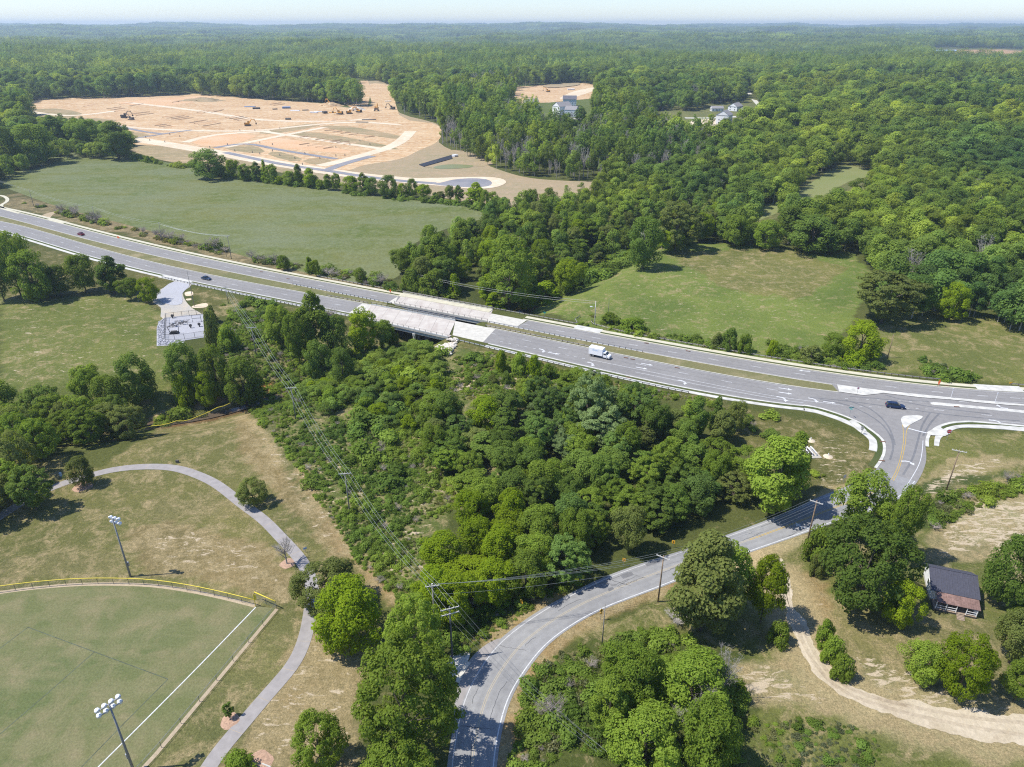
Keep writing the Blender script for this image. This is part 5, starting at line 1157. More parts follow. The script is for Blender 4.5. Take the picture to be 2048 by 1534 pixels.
def scatter_object(name, label, cat, pts, protos):
    """pts: array x y z scale_xy scale_z rot kind; one object, instances made by geometry nodes"""
    pts = np.array(pts, float); me_ = bpy.data.meshes.new(name); me_.vertices.add(len(pts)); me_.vertices.foreach_set('co', pts[:, :3].astype(np.float32).ravel())
    for nm, c in (('sxy', 3), ('sz', 4), ('rot', 5)):
        a = me_.attributes.new(nm, 'FLOAT', 'POINT'); a.data.foreach_set('value', pts[:, c].astype(np.float32))
    a = me_.attributes.new('pick', 'INT', 'POINT'); a.data.foreach_set('value', pts[:, 6].astype(np.int32)); me_.update()
    o = link(name, me_); tag(o, label, cat, kind='stuff')
    g = bpy.data.node_groups.new(name, 'GeometryNodeTree'); g.interface.new_socket('Geometry', in_out='INPUT', socket_type='NodeSocketGeometry'); g.interface.new_socket('Geometry', in_out='OUTPUT', socket_type='NodeSocketGeometry')
    gi, go, jn = g.nodes.new('NodeGroupInput'), g.nodes.new('NodeGroupOutput'), g.nodes.new('GeometryNodeJoinGeometry')
    def attr(nm, ty):
        x = g.nodes.new('GeometryNodeInputNamedAttribute'); x.data_type = ty; x.inputs[0].default_value = nm; return x.outputs[0]
    for k, pm in enumerate(protos):
        po = bpy.data.objects.new('proto', pm)
        oi = g.nodes.new('GeometryNodeObjectInfo'); oi.inputs[0].default_value = po; oi.inputs['As Instance'].default_value = True
        ip = g.nodes.new('GeometryNodeInstanceOnPoints'); cmp_ = g.nodes.new('FunctionNodeCompare'); cmp_.data_type = 'INT'; cmp_.operation = 'EQUAL'
        g.links.new(attr('pick', 'INT'), cmp_.inputs[2]); cmp_.inputs[3].default_value = k
        g.links.new(cmp_.outputs[0], ip.inputs['Selection']); g.links.new(gi.outputs[0], ip.inputs['Points']); g.links.new(oi.outputs['Geometry'], ip.inputs['Instance'])
        cx = g.nodes.new('ShaderNodeCombineXYZ'); s_ = attr('sxy', 'FLOAT'); g.links.new(s_, cx.inputs[0]); g.links.new(s_, cx.inputs[1]); g.links.new(attr('sz', 'FLOAT'), cx.inputs[2]); g.links.new(cx.outputs[0], ip.inputs['Scale'])
        cr = g.nodes.new('ShaderNodeCombineXYZ'); g.links.new(attr('rot', 'FLOAT'), cr.inputs[2]); er = g.nodes.new('FunctionNodeEulerToRotation'); g.links.new(cr.outputs[0], er.inputs[0]); g.links.new(er.outputs[0], ip.inputs['Rotation'])
        g.links.new(ip.outputs[0], jn.inputs[0])
    g.links.new(jn.outputs[0], go.inputs[0]); md = o.modifiers.new('scatter', 'NODES'); md.node_group = g; return o
fp = [lod('round', 101, 4.8, 12, 2400, .62, np_=26, pr=(.26, .44), rough=.28), lod('round', 102, 4.6, 12.5, 2400, .60, np_=34, pr=(.22, .38), rough=.28), lod('column', 103, 3.8, 14, 2200, .56, np_=26, pr=(.26, .44), rough=.28), lod('cone', 104, 3.4, 12, 1900, .54, np_=36, h0=1.2, rough=.3), lod('pine', 105, 3.2, 15, 1300, .5, h0=6.5, np_=24, rough=.3), lod('spread', 106, 5.4, 12, 2600, .60, np_=36, pr=(.20, .36), flat_=.6, up=.5, rough=.28)]
bm_ = bare_mesh(9, 3.0, 12, 16, 6, .22, n3=3); fp.append(bm_.mesh('snag', M['bark_pale'])); NBARE = 6
CLEARS = [C1, C3, C4, CB, CBb,
 [(40,210),(95,199),(250,195),(380,189),(520,199),(640,206),(735,216),(740,190),(700,156),(655,152),(690,150),(785,171),(790,215),(800,228),(868,247),(884,262),(878,285),(930,312),(1000,340),(1060,356),(1140,362),(1205,366),(1213,374),(1130,398),(1045,412),(990,424),(900,398),(700,372),(455,345),(262,312),(258,262),(130,240),(85,235),(60,225)],
 [(1030,178),(1060,173),(1150,166),(1195,171),(1190,195),(1182,236),(1110,238),(1080,215),(1042,212),(1028,200)],
 [(1300,222),(1400,222),(1420,210),(1490,205),(1500,226),(1440,250),(1380,250),(1310,232)],
 [(1490,180),(1496,180),(1530,215),(1530,224),(1518,218),(1500,196)], [(1680,300),(1700,302),(1726,309),(1722,316),(1690,309)],
 [(1852,94),(2060,98),(2060,108),(1905,107),(1905,104),(1852,103)], [(870,166),(890,164),(898,170),(880,173)], [(138,125),(172,125),(172,134),(138,136)], [(1595,126),(1610,126),(1610,141),(1595,141)], [(1668,118),(1690,118),(1690,126),(1668,126)]]
LOW = [(0,335),(130,308),(262,318),(300,330),(600,372),(985,432),(800,505),(795,560),(850,580),(1000,612),(1060,606),(1200,545),(1290,505),(1400,486),(1570,500),(1690,505),(1755,540),(1752,570),(1700,640),(1645,680),(1655,715),(1700,735),(1770,735),(1800,680),(1870,632),(1960,655),(2048,690),(2500,800),(2500,-200),(-500,-200),(-500,335)]
def allowed(X, Y, h):
    gz = zg(X, Y); a0, b0 = proj(X, Y, gz); a1, b1 = proj(X, Y, gz + h * .8); am, bm = proj(X, Y, gz + h * .45)
    ok = inpoly(a1, b1, LOW); rx = 3.2 * FPX / np.maximum(depth(X, Y), 60)
    for c_ in CLEARS:
        ok &= ~(inpoly(a0, b0, c_) | inpoly(am, bm, c_) | inpoly(a1, b1, c_) | inpoly(a1 - rx, b1, c_) | inpoly(a1 + rx, b1, c_) | inpoly(a1, (b0 + b1 * 3) / 4, c_) | inpoly(am, (bm + b0) / 2, c_))
    ok &= (a0 > -160) & (a0 < 2210); return ok, gz
pts = []
rg = np.random.default_rng(77)
def grid(x0, x1, y0, y1, s):
    X, Y = np.meshgrid(np.arange(x0, x1, s), np.arange(y0, y1, s)); X = X.ravel(); Y = Y.ravel(); return X + rg.uniform(-.45, .45, X.size) * s, Y + rg.uniform(-.45, .45, X.size) * s
X, Y = grid(-1300, 1300, 235, 1500, 7.2); ok, gz = allowed(X, Y, 18 * (1 + .62 * sst(480, 800, Y))); rr = np.hypot(X, Y); ok &= (rr < 1500) & ~((hy('Slo', X) - 9 < Y) & (Y < hy('Nup', X) + 11))
wc_a, wc_b = proj(X, Y, gz + 12 * .6); ok &= ~inpoly(wc_a, wc_b, WC); ok &= rg.random(X.size) < np.where(rr > 700, .40, .92)
hero = np.array([(t['x'], t['y'], t['r']) for t in TREES if t['hero'] and t['y'] > 230])
X, Y, gz = X[ok], Y[ok], gz[ok]
dm = np.ones(len(X), bool)
for hx, hy_, hr in hero: dm &= np.hypot(X - hx, Y - hy_) > hr * .8 + 2
X, Y, gz = X[dm], Y[dm], gz[dm]
st = fbm(X, Y, 160, 41, 3); st2 = fbm(X, Y, 90, 51, 3); pxx, pyy = proj(X, Y, gz)
thin = inpoly(pxx, pyy, [(880,290),(900,200),(1040,160),(1080,240),(1300,240),(1460,260),(1400,340),(1230,372),(1000,345)])
for i in range(len(X)):
    u = rg.random(); s1 = st[i]; k = 0
    if thin[i]: k = NBARE if u < .24 else 4 if u < .60 else 2 if u < .85 else 0
    elif s1 > .60: k = 4 if u < .35 else 3 if u < .45 else (0, 1, 2)[int(u * 3)]
    elif s1 < .42: k = (0, 1, 5)[int(u * 3)]
    else: k = (0, 1, 2, 5, 0, 1)[int(u * 6)]
    if u > .993: k = NBARE
    sz = (rg.uniform(.62, 1.05) if rg.random() < .6 else rg.uniform(1.0, 1.30)) * (.80 + .6 * st2[i]) * (1.05 if thin[i] else 1)
    if Y[i] < 520 and X[i] > 0: sz *= .88
    gf = 1 + .62 * float(sst(480, 800, Y[i])); pts.append((X[i], Y[i], gz[i] - .2, sz * rg.uniform(.9, 1.2) * (.85 if thin[i] else 1.08) * (1 + (gf - 1) * .95), sz * (1.15 if thin[i] else 1.12) * gf, rg.random() * 6.28, k))
for t in REST: pts.append((t['x'], t['y'], t['z'], t['r'] / 4.6, t['h'] / 12, t['rz'], 0 if t['kind'] != 'tall' else 2))
print('forest instances', len(pts))
scatter_object('woodland', 'mixed green woodland stretching from the meadows to behind the building site', 'woodland', pts, fp)
# far woods
pp_ = [patch(k, 40, 14, 6.8, 22, 150, 1.7) for k in range(5)]; pts = []
X, Y = grid(-3200, 3200, 1200, 4200, 27); rr = np.hypot(X, Y); ok, gz = allowed(X, Y, 26 * np.ones_like(X)); ok &= (rr > 1490) & (rr < 4200)
for x, y, z in zip(X[ok], Y[ok], gz[ok]): s = rg.uniform(.9, 1.2); pts.append((x, y, z - .5, s, s * rg.uniform(.8, 1.3), rg.random() * 6.28, rg.integers(5)))
print('far patches', len(pts)); scatter_object('distant_woodland', 'hazy continuous forest rolling away towards the horizon', 'woodland', pts, pp_)
pq_ = [patch(k + 20, 110, 36, 14, 26, 60, 5.5) for k in range(4)]; pts = []
X, Y = grid(-10500, 10500, 3300, 14500, 88); rr = np.hypot(X, Y); ok, gz = allowed(X, Y, 28 * np.ones_like(X)); ok &= (rr > 4150)
for x, y, z in zip(X[ok], Y[ok], gz[ok]): s = rg.uniform(.95, 1.25); pts.append((x, y, z - 1, s, s * rg.uniform(.7, 1.25), rg.random() * 6.28, rg.integers(4)))
print('horizon patches', len(pts)); scatter_object('horizon_woodland', 'blue-green line of forest along the skyline', 'woodland', pts, pq_)

# ---- scrub, tall weeds and dry brush: low cover nobody could count
SC1 = [(480,800),(440,720),(455,620),(560,625),(640,740),(700,700),(860,690),(880,720),(985,705),(1240,765),(1440,805),(1470,860),(1400,800),(960,800),(870,860),(920,950),(930,1000),(870,1060),(860,1190),(1000,1200),(1180,1152),(1185,1164),(1090,1206),(985,1282),(915,1310),(880,1290),(800,1205),(720,1130),(650,1020),(560,890)]
SC2 = [(1040,1460),(1060,1350),(1130,1300),(1200,1310),(1280,1260),(1420,1270),(1480,1330),(1500,1440),(1480,1534),(1480,1700),(990,1700),(1005,1534)]
SC3 = [(1840,1060),(1860,1010),(1960,965),(2048,948),(2120,940),(2120,975),(2048,985),(1930,1030),(1880,1060)]
SC4 = [(1150,650),(1300,675),(1480,705),(1650,735),(1780,755),(1960,765),(1960,752),(1790,700),(1690,720),(1560,690),(1420,680),(1290,660),(1180,630)]
SC5 = [(20,400),(240,462),(400,500),(520,527),(650,553),(800,585),(900,600),(905,585),(800,560),(650,540),(520,515),(300,468),(60,405)]
SC6 = [(268,860),(300,830),(370,820),(440,800),(470,795),(470,805),(400,835),(340,848),(280,862)]
SC7 = [(380,570),(700,640),(720,660),(620,640),(480,612),(400,610)]
SC10 = [(262,312),(300,322),(380,334),(455,350),(600,368),(760,392),(930,408),(985,424),(985,431),(930,413),(760,398),(600,374),(455,357),(380,340),(262,320)]
SC8 = [(1480,1440),(1640,1440),(1900,1500),(1980,1534),(1980,1640),(1480,1640)]
rg = np.random.default_rng(99); pts = []
scp = []
for k in range(3):
    cm, _, _ = crown('clump', 'bush', 1.0, 0.0, .95, 12, 420, .24, 200 + k, LEAF['scrub'], pr=(.3, .55)); scp.append(cm)
for k in range(2):
    cm, _, _ = crown('clump', 'bush', 1.0, 0.0, .55, 14, 260, .26, 210 + k, LEAF['grass'], pr=(.2, .4), up=-.2); scp.append(cm)
scp.append(bare_mesh(44, 1.0, 1.3, 22, 6, .045, n3=3).mesh('brush', LEAF['twig']))
def scat(poly, sp, dens, size, pk, hmul=1.0, seedn=1):
    P_ = np.array(W(poly)); lo, hi = P_.min(0) - 2, P_.max(0) + 2; X, Y = grid(lo[0], hi[0], lo[1], hi[1], sp); gz = zg(X, Y); a, b = proj(X, Y, gz); ok = inpoly(a, b, poly)
    ok &= ~((Y > hy('Slo', X) - 4.5) & (Y < hy('Nup', X) + 5.2)); X, Y, gz = X[ok], Y[ok], gz[ok]
    nn = fbm(X, Y, 14, seedn, 3); big_ = fbm(X, Y, 30, seedn + 5, 2); near = seg_dist(X, Y, cen) < 4.6
    for i in range(len(X)):
        if near[i] or nn[i] < dens: continue
        u = rg.random(); k = pk(u, big_[i]); s = size * (rg.uniform(.35, .9) if rg.random() < .7 else rg.uniform(.9, 1.9)) * (.6 + 1.1 * nn[i]) * (.75 if k in (3, 4) else 1)
        pts.append((X[i], Y[i], gz[i] - .05, s, s * rg.uniform(.6, 1.2) * hmul, rg.random() * 6.28, k))
mixk = lambda u, b: (0, 1, 2)[int(u * 2.99)] if u < .84 - (b < .42) * .25 else 5 if u > .96 else 3 + (u > .88)
SC9 = [(1450,812),(1640,850),(1720,880),(1740,930),(1680,960),(1620,950),(1600,880),(1500,860)]
scat(SC9, 2.0, .60, 1.3, mixk, seedn=12)
scat(SC1, 1.0, .30, .66, mixk, seedn=1); scat([(560,760),(640,745),(700,705),(880,690),(900,760),(860,900),(900,1000),(860,1100),(700,900)], 3.2, .52, 1.8, lambda u, b: int(u * 2.99), seedn=29); scat(SC1, 3.6, .62, 1.6, lambda u, b: int(u * 2.99), seedn=9)
scat(SC2, 1.0, .36, 1.0, mixk, seedn=2); scat(SC3, 1.0, .46, .85, mixk, seedn=3); scat(SC4, 1.5, .40, 1.25, mixk, seedn=4); scat(SC5, 1.7, .42, 1.7, lambda u, b: 5 if u > .75 else 3 if u > .35 else 0, seedn=5)
scat(SC10, 2.2, .36, 1.9, lambda u, b: int(u * 2.99), seedn=21); scat([(1040,600),(1100,565),(1180,530),(1235,500),(1300,480),(1330,490),(1260,530),(1210,558),(1120,595),(1060,615)], 1.8, .20, 2.3, lambda u, b: int(u * 2.99), seedn=31); scat(SC6, 1.0, .36, 1.2, mixk, seedn=6); scat(SC7, 1.6, .48, 1.5, mixk, seedn=7); scat(SC8, .9, .52, .55, lambda u, b: 3 + (u > .5) if u > .3 else int(u * 9.9), .7, seedn=8)
print('scrub', len(pts)); scatter_object('scrub', 'tangled low scrub, weeds and dry brush under the power line and along the banks', 'scrub', pts, scp)

# ================================================================ poles and wires
def zat(px_top_y, Y):          # height of a pixel row above the ground at distance Y
    v = px_top_y - 767; return H - Y * (v * CP + FPX * SP) / (-v * SP + FPX * CP)
POLES = {}
def pole(key, bx, by, ty, label, mat, r0=.17, arms=1, az=0.0, aw=2.6, cat='utility pole', name='utility_pole', extras=True):
    x, y, z = G(bx, by); h = float(zat(ty, y)) - z; r = empty(name, (x, y, z), az); tag(r, label, cat)
    MB().tube([(0,0,-.3),(0,0,h*.5),(0,0,h)], [r0, r0*.85, r0*.62], 8).obj('pole', mat, r, True); tops = []
    for k in range(arms):
        zz = h - .35 - 1.15 * k; MB().box((0, -.16, zz), (aw, .11, .15)).obj('crossarm', M['arm_wood'], r)
        b = MB()
        for s in (-1, -.45, .45, 1):
            b.tube([(s * aw * .47, -.16, zz + .07), (s * aw * .47, -.16, zz + .28)], [.05, .035], 6)
        b.obj('insulators', M['white'], r)
        MB().tube([(-.45*aw*.6,-.12,zz),(0,-.12,zz-.55),(.45*aw*.6,-.12,zz)], .025, 4).obj('brace', M['steel_dark'], r)
        if k == 0:
            for s in (-1, -.45, .45, 1): tops.append(Vector((x + s * aw * .47 * math.cos(az), y + s * aw * .47 * math.sin(az), z + zz + .28)))
    if not arms: tops = [Vector((x, y, z + h - .1)), Vector((x, y, z + h - .9))]
    POLES[key] = (tops, Vector((x, y, z + h)), Vector((x, y, z + h - 2.4))); return r
pole('A', 904.4, 1315, 1213, 'tall dark pole with two stacked crossarms at the inside of the road bend', M['steel_dark'], .20, 2, R(20), 3.2)
pole('B', 871, 1268, 1168, 'pole with a white bracket rising behind the trees, left of the double crossarm pole', M['pole_grey'], .16, 1, R(10), 2.4)
r_ = [o for o in bpy.data.objects if o.name.startswith('utility_pole') and 'white bracket' in o.get('label', '')][0]
MB().box((0, .18, (POLES['B'][1].z - r_.location.z) - .9), (.25, .3, 1.5)).obj('transformer', M['white'], r_)
pole('C', 1316, 1203.6, 1111, 'brown wooden pole leaning over the near edge of the bending road', M['pole_wood'], .17, 1, R(-35), 2.6)
pole('D', 1204, 1290.6, 1208, 'thin pole without crossarms in the grass beside the yellow curve sign', M['pole_grey'], .11, 0)
pole('E', 1613, 1090, 1001, 'brown wooden pole beside the turn arrow below the junction', M['pole_wood'], .17, 1, R(-35), 2.6)
pole('F', 1893, 979, 899, 'wooden pole on the grass bank right of the junction', M['pole_wood'], .16, 1, R(-25), 3.0)
pole('G', 700, 1028, 944, 'pole standing in the middle of the scrub, the nearest with a single pale crossarm', M['pole_grey'], .15, 1, R(8), 2.6)
pole('Hh', 592, 839, 773, 'second single-arm pole up the scrub slope, above the creek', M['pole_grey'], .15, 1, R(5), 2.8)
pole('I', 513, 712, 653, 'third single-arm pole of the scrub line, right of the gravel pad', M['pole_grey'], .15, 1, R(5), 3.0)
pole('J', 457, 607, 573, 'short pole at the guardrail above the gravel pad', M['pole_grey'], .13, 1, R(5), 2.0)
pole('K', 389, 613, 541, 'tall plain pole beside the gravel driveway', M['pole_grey'], .14, 0)
pole('L', 463, 518, 471, 'last roadside pole of the field line, with a small crossarm', M['pole_grey'], .17, 1, R(60), 2.4)
pole('Lb', 453.5, 514, 472, 'thin twin pole next to the last one of the field line', M['pole_grey'], .09, 0)
pole('M', 326, 485, 444, 'plain pole at the field edge, second from the right of the field line', M['pole_grey'], .16, 0)
pole('N', 194, 450, 412, 'plain pole at the field edge above the dark red car', M['pole_grey'], .16, 0)
pole('O', 68, 413, 379, 'plain pole at the field edge near the left side of the picture', M['pole_grey'], .16, 0)
pole('P', 1189, 650, 602, 'wooden pole with a street lamp at the gap in the long guardrails', M['arm_wood'], .17, 0)
pole('Q', 1216.5, 627, 597, 'thin stake pole in the meadow right of the lamp pole', M['pole_grey'], .09, 0)
pole('S', 818.7, 578, 544, 'thin pole among the bushes behind the orange marker', M['arm_wood'], .13, 0)
pole('U', 1775, 716, 669, 'leaning wooden pole between the two meadows', M['pole_wood'], .14, 0)
pl = [o for o in bpy.data.objects if 'street lamp at the gap' in o.get('label', '')][0]
MB().tube([(0,0,7.0),(-1.2,-.3,7.3)], .05, 6).obj('lamp_arm', M['steel'], pl); MB().box((-1.6,-.35,7.3),(.9,.35,.22)).obj('lamp_head', M['white'], pl)
def wires(a, b, label, sag=1.0, rad=.018, mat='wire', idx=None, low=False):
    ta, tb = POLES[a][0] if isinstance(a, str) else a, POLES[b][0] if isinstance(b, str) else b
    n_ = max(len(ta), len(tb)); r = empty('power_line', tuple(ta[0])); tag(r, label, 'wires')
    prs = [(ta[min(i, len(ta)-1)], tb[min(i, len(tb)-1)]) for i in range(n_)]
    if low: prs.append((POLES[a][2], POLES[b][2]))
    for p, q in prs:
        pp2 = [p.lerp(q, t) - Vector((0, 0, sag * 4 * t * (1 - t))) - ta[0] for t in np.linspace(0, 1, 11)]
        MB().tube(pp2, rad, 4, cap=False).obj('wire', M[mat], r)
off = lambda x, y, z, n_=1, d=.9: [Vector((x + d * k, y, z)) for k in range(n_)]
wires('B', 'G', 'nearest span of pale wires, from the bracket pole to the pole in the scrub', 2.2); wires('G', 'Hh', 'second span of pale wires, over the middle of the scrub', 1.8, .022); wires('Hh', 'I', 'third span of pale wires, over the creek', 1.2, .026); wires('I', 'J', 'fourth span of pale wires, up to the guardrail pole', .8, .028)
wires('B', 'C', 'span of wires along the wood from the bracket pole to the brown roadside pole', 1.0, low=True); wires('C', 'E', 'span of wires over the road between the two brown poles', 1.0, low=True)
wires('A', 'B', 'short wires between the double crossarm pole and the bracket pole', .2)
wires('A', off(12, 66, 6.5, 3, .7), 'wires crossing the bend of the road and leaving at the bottom edge', 1.5, .014, 'wire_dark')
wires('L', 'M', 'first span of field-side wires, right of the plain poles', 1.4, .035); wires('M', 'N', 'middle span of field-side wires', 1.4, .035); wires('N', 'O', 'span of field-side wires above the dark red car', 1.4, .035); wires('O', off(-420, 540, 11, 2), 'span of field-side wires leaving at the left edge', 1.4, .035)
wires('S', 'P', 'dark wires passing in front of the wood behind the bridges', 1.6, .035, 'wire_dark')

# ================================================================ sports lights
def sports_light(bx, by, ty, lamps, label, az, two=True):
    x, y, z = G(bx, by); h = float(zat(ty, y)); r = empty('floodlight_pole', (x, y, z), az); tag(r, label, 'floodlight')
    MB().tube([(0,0,0),(0,0,h*.5),(0,0,h)], [.20,.16,.11], 10).obj('pole', M['pole_steel'], r, True)
    MB().box((0,-.28,3.0),(.45,.3,.9)).obj('electrical_box', M['steel'], r)
    rows_ = ((h - .15, lamps), (h - 1.15, lamps)) if two else ((h - .2, lamps),)
    for zz, n_ in rows_:
        w_ = (n_ - 1) * .95; MB().box((0, -.16, zz), (w_ + .5, .12, .12)).obj('crossarm', M['steel'], r)
        for k in range(n_):
            b = MB(); c_ = Vector((-w_ / 2 + k * .95, -.30, zz + .05)); d = Vector((0, -.72, -.70)).normalized()
            b.tube([c_ - d * .30, c_ - d * .1, c_ + d * .12, c_ + d * .34], [.10, .20, .33, .40], 12); b.obj('lamp', M['white'], r, True)
            MB().tube([c_ + d * .345, c_ + d * .36], [.37, .37], 12).obj('lens', M['lamp_clear'], r)
    return r
sports_light(261, 1153, 1037, 3, 'floodlight pole standing behind the curved outfield fence', R(160))
sports_light(267, 1540, 1408, 4, 'floodlight pole at the bottom edge with eight white lamps in front of the foul line', R(-38 + 180 + 90))

# ================================================================ vehicles
def at_dir(px, py, ka, side=1):
    x, y = at(px, py); s = float(hy(ka, x + 1) - hy(ka, x - 1)) / 2; return x, y, math.atan2(s, 1) + (0 if side > 0 else math.pi)
def wheel(r, x, y, rad=.34, w_=.24):
    t = MB().tube([(0,-w_/2,0),(0,-w_/2+.03,0),(0,w_/2-.03,0),(0,w_/2,0)], [rad*.9, rad, rad, rad*.9], 14).obj('wheel', M['tyre'], r, loc=(x, y, rad))
    MB().tube([(0,-w_/2-.01,0),(0,w_/2+.01,0)], rad*.58, 10).obj('rim', M['steel'], t)
def car(px, py, ang, paint, label, L=4.7, Wd=1.85, hh=1.48, wagon=False, name='car'):
    r = empty(name, (*px, 0.04), ang); tag(r, label, 'car'); s = L / 4.7; k = Wd / 2
    st = [(-2.35,.86,.45,.72),(-2.25,.93,.30,.92),(-1.6,1,.25,.96),(-.3,1,.24,.94),(.9,1,.24,.93),(1.7,.97,.25,.86),(2.2,.88,.30,.74),(2.35,.74,.42,.60)]
    b = MB()
    for i, (x, w_, z0, z1) in enumerate(st):
        x *= s; w2 = w_ * k; b.v += [(x,-w2,z0),(x,-w2*1.0,(z0+z1)*.55),(x,-w2*.90,z1),(x,w2*.90,z1),(x,w2,(z0+z1)*.55),(x,w2,z0)]
    n_ = 6
    for i in range(len(st)-1):
        for j in range(n_): b.f.append((i*n_+j, i*n_+(j+1)%n_, (i+1)*n_+(j+1)%n_, (i+1)*n_+j)); b.m.append(0)
    b.f += [tuple(range(n_)), tuple(range((len(st)-1)*n_, len(st)*n_))[::-1]]; b.m += [0,0]
    o = b.obj('body', paint, r); bv = o.modifiers.new('b', 'BEVEL'); bv.width = .05; bv.segments = 2
    x0, x1, xr0, xr1 = (-2.2, 1.15, -1.95, .25) if wagon else (-1.75, 1.15, -.95, .25)
    zb, zt = .93, hh; g = MB(); q = []
    for (x, w_, z) in ((x0*s, .86*k, zb), (xr0*s, .70*k, zt-.03), (xr1*s, .70*k, zt-.03), (x1*s, .86*k, zb-.02)): q += [(x,-w_,z),(x,w_,z)]
    g.add(q, [(0,1,3,2),(2,3,5,4),(4,5,7,6),(0,2,4,6),(1,7,5,3)]).obj('windows', M['glass_dark'], r)
    MB().add([(xr0*s-.05,-.73*k,zt-.02),(xr1*s+.05,-.73*k,zt-.02),(xr1*s+.05,.73*k,zt-.02),(xr0*s-.05,.73*k,zt-.02),(xr0*s,-.6*k,zt+.03),(xr1*s,-.6*k,zt+.03),(xr1*s,.6*k,zt+.03),(xr0*s,.6*k,zt+.03)],[(4,5,6,7),(0,1,5,4),(1,2,6,5),(2,3,7,6),(3,0,4,7)]).obj('roof', paint, r)
    for sx in (-1, 1):
        pb = MB()
        for xa in (-.1, -1.1 if not wagon else -1.25): pb.tube([(xa*s, sx*.865*k, zb), (xa*s-.02, sx*.715*k, zt-.02)], .035, 4)
        pb.obj('pillars', paint, r)
        MB().box((2.18*s, sx*.68*k, .66),(.22,.34,.14)).obj('headlight', M['lamp_clear'], r); MB().box((-2.28*s, sx*.72*k, .78),(.14,.3,.16)).obj('tail_light', M['lamp_red'], r)
        MB().box((.75*s, sx*(k+.07), .98),(.18,.16,.13)).obj('mirror', paint, r)
        for wx in (-1.42, 1.42): wheel(r, wx*s, sx*(k-.12))
    return r
x, y, a = at_dir(162, 470, 'Nlo', -1); car((x, y), 0, a, M['car_red'], 'dark red car driving left on the far carriageway', 4.7)
x, y, a = at_dir(413, 559, 'Slo', 1); car((x, y), 0, a, M['car_blue'], 'blue-grey saloon car on the near carriageway above the gravel driveway', 4.8)
x, y = at(1790, 815); car((x, y), 0, R(-14), M['car_navy'], 'dark blue estate car crossing the junction', 5.2, 1.95, 1.6, True)
x, y, a = at_dir(1199, 714, 'Slo', 1); r = empty('box_truck', (x, y, .04), a); tag(r, 'white box truck with a faint blue mark on its side, driving towards the junction', 'truck')
o = MB().box((-1.05,0,2.12),(4.9,2.3,2.45)).obj('cargo_box', M['white'], r); bv = o.modifiers.new('b','BEVEL'); bv.width=.05
MB().box((-1.05,0,3.36),(4.7,2.1,.03)).obj('roof_panel', M['off_white'], r); MB().box((-1.05,-1.16,2.2),(.04,.01,.04)).obj('side_rivet', M['steel'], r)
b = MB()
for k_, (dx, dz, w2, h2) in enumerate([(-1.9,2.6,.5,.5),(-1.3,2.55,.5,.35),(-.75,2.55,.4,.35),(-.3,2.55,.35,.35)]): b.box((dx, -1.158, dz),(w2,.008,h2))
b.obj('side_mark', plain('mark_blue', (.45,.56,.70), .6), r)
cb = MB(); pr_ = [(1.45,.55),(3.75,.55),(3.8,1.1),(3.6,1.3),(2.85,1.45),(2.3,2.25),(1.45,2.35)]
v = [(p[0], -.98, p[1]) for p in pr_] + [(p[0], .98, p[1]) for p in pr_]; n_ = len(pr_); cb.add(v, [tuple(range(n_)), tuple(range(n_, 2*n_))[::-1]] + [(i, n_+i, n_+(i+1)%n_, (i+1)%n_) for i in range(n_)]); o = cb.obj('cab', M['white'], r); bv = o.modifiers.new('b','BEVEL'); bv.width=.06; bv.segments=2
MB().add([(2.88,-.85,1.47),(2.88,.85,1.47),(2.36,.80,2.2),(2.36,-.80,2.2)],[(0,1,2,3)]).obj('windscreen', M['glass_dark'], r, loc=(.03,0,.02))
for sy in (-1,1):
    MB().box((2.1, sy*.985, 1.75),(.85,.03,.5)).obj('side_window', M['glass_dark'], r); MB().box((3.76, sy*.72, .95),(.1,.3,.2)).obj('headlight', M['lamp_clear'], r); MB().box((2.6, sy*1.18, 1.75),(.1,.16,.4)).obj('mirror', M['black'], r)
    for wx in (2.9, -1.9, -2.75): wheel(r, wx, sy*.88, .40, .30)
MB().box((-.6,0,.72),(5.2,.9,.28)).obj('chassis', M['steel_dark'], r); MB().box((3.84,0,.62),(.14,1.9,.24)).obj('bumper', M['steel'], r)

# ================================================================ signs and roadside furniture
def text_mesh(txt, size, mat, name):
    c = bpy.data.curves.new(name, 'FONT'); c.body = txt; c.size = size; c.align_x = 'CENTER'; c.align_y = 'CENTER'; c.extrude = .004
    o = bpy.data.objects.new('t', c); me_ = bpy.data.meshes.new_from_object(o); me_.name = name; me_.materials.clear(); me_.materials.append(mat); bpy.data.objects.remove(o); return me_
def sign_post(px, py, h, az, label, name='road_sign', cat='sign', mat='steel'):
    x, y, z = G(px, py); r = empty(name, (x, y, z), az); tag(r, label, cat); MB().tube([(0,0,-.1),(0,0,h)], .05, 6).obj('post', M[mat], r); return r
def chevron(px, py, az, label, flip=False):
    r = sign_post(px, py, 2.1, az, label, 'chevron_sign'); p = MB().box((0,-.06,1.65),(.62,.03,.78)).obj('panel', M['yellow'], r); s = -1 if flip else 1
    MB().add([(s*-.18,-.08,1.95),(s*.0,-.08,1.95),(s*.2,-.08,1.65),(s*0,-.08,1.35),(s*-.18,-.08,1.35),(s*.02,-.08,1.65)],[(0,1,2,5),(5,2,3,4)]).obj('chevron', M['black'], p)
chevron(1247, 1132, R(-20), 'yellow chevron sign beside the road, middle of the three under the wood'); chevron(1345.5, 1096, R(-20), 'yellow chevron sign beside the road, furthest right of the three under the wood'); chevron(1043, 1216, R(-35), 'yellow chevron sign beside the road, nearest the pale dry bush', True)
r = sign_post(1201, 1240, 2.9, R(25), 'yellow diamond curve warning sign behind the thin pole', 'warning_sign')
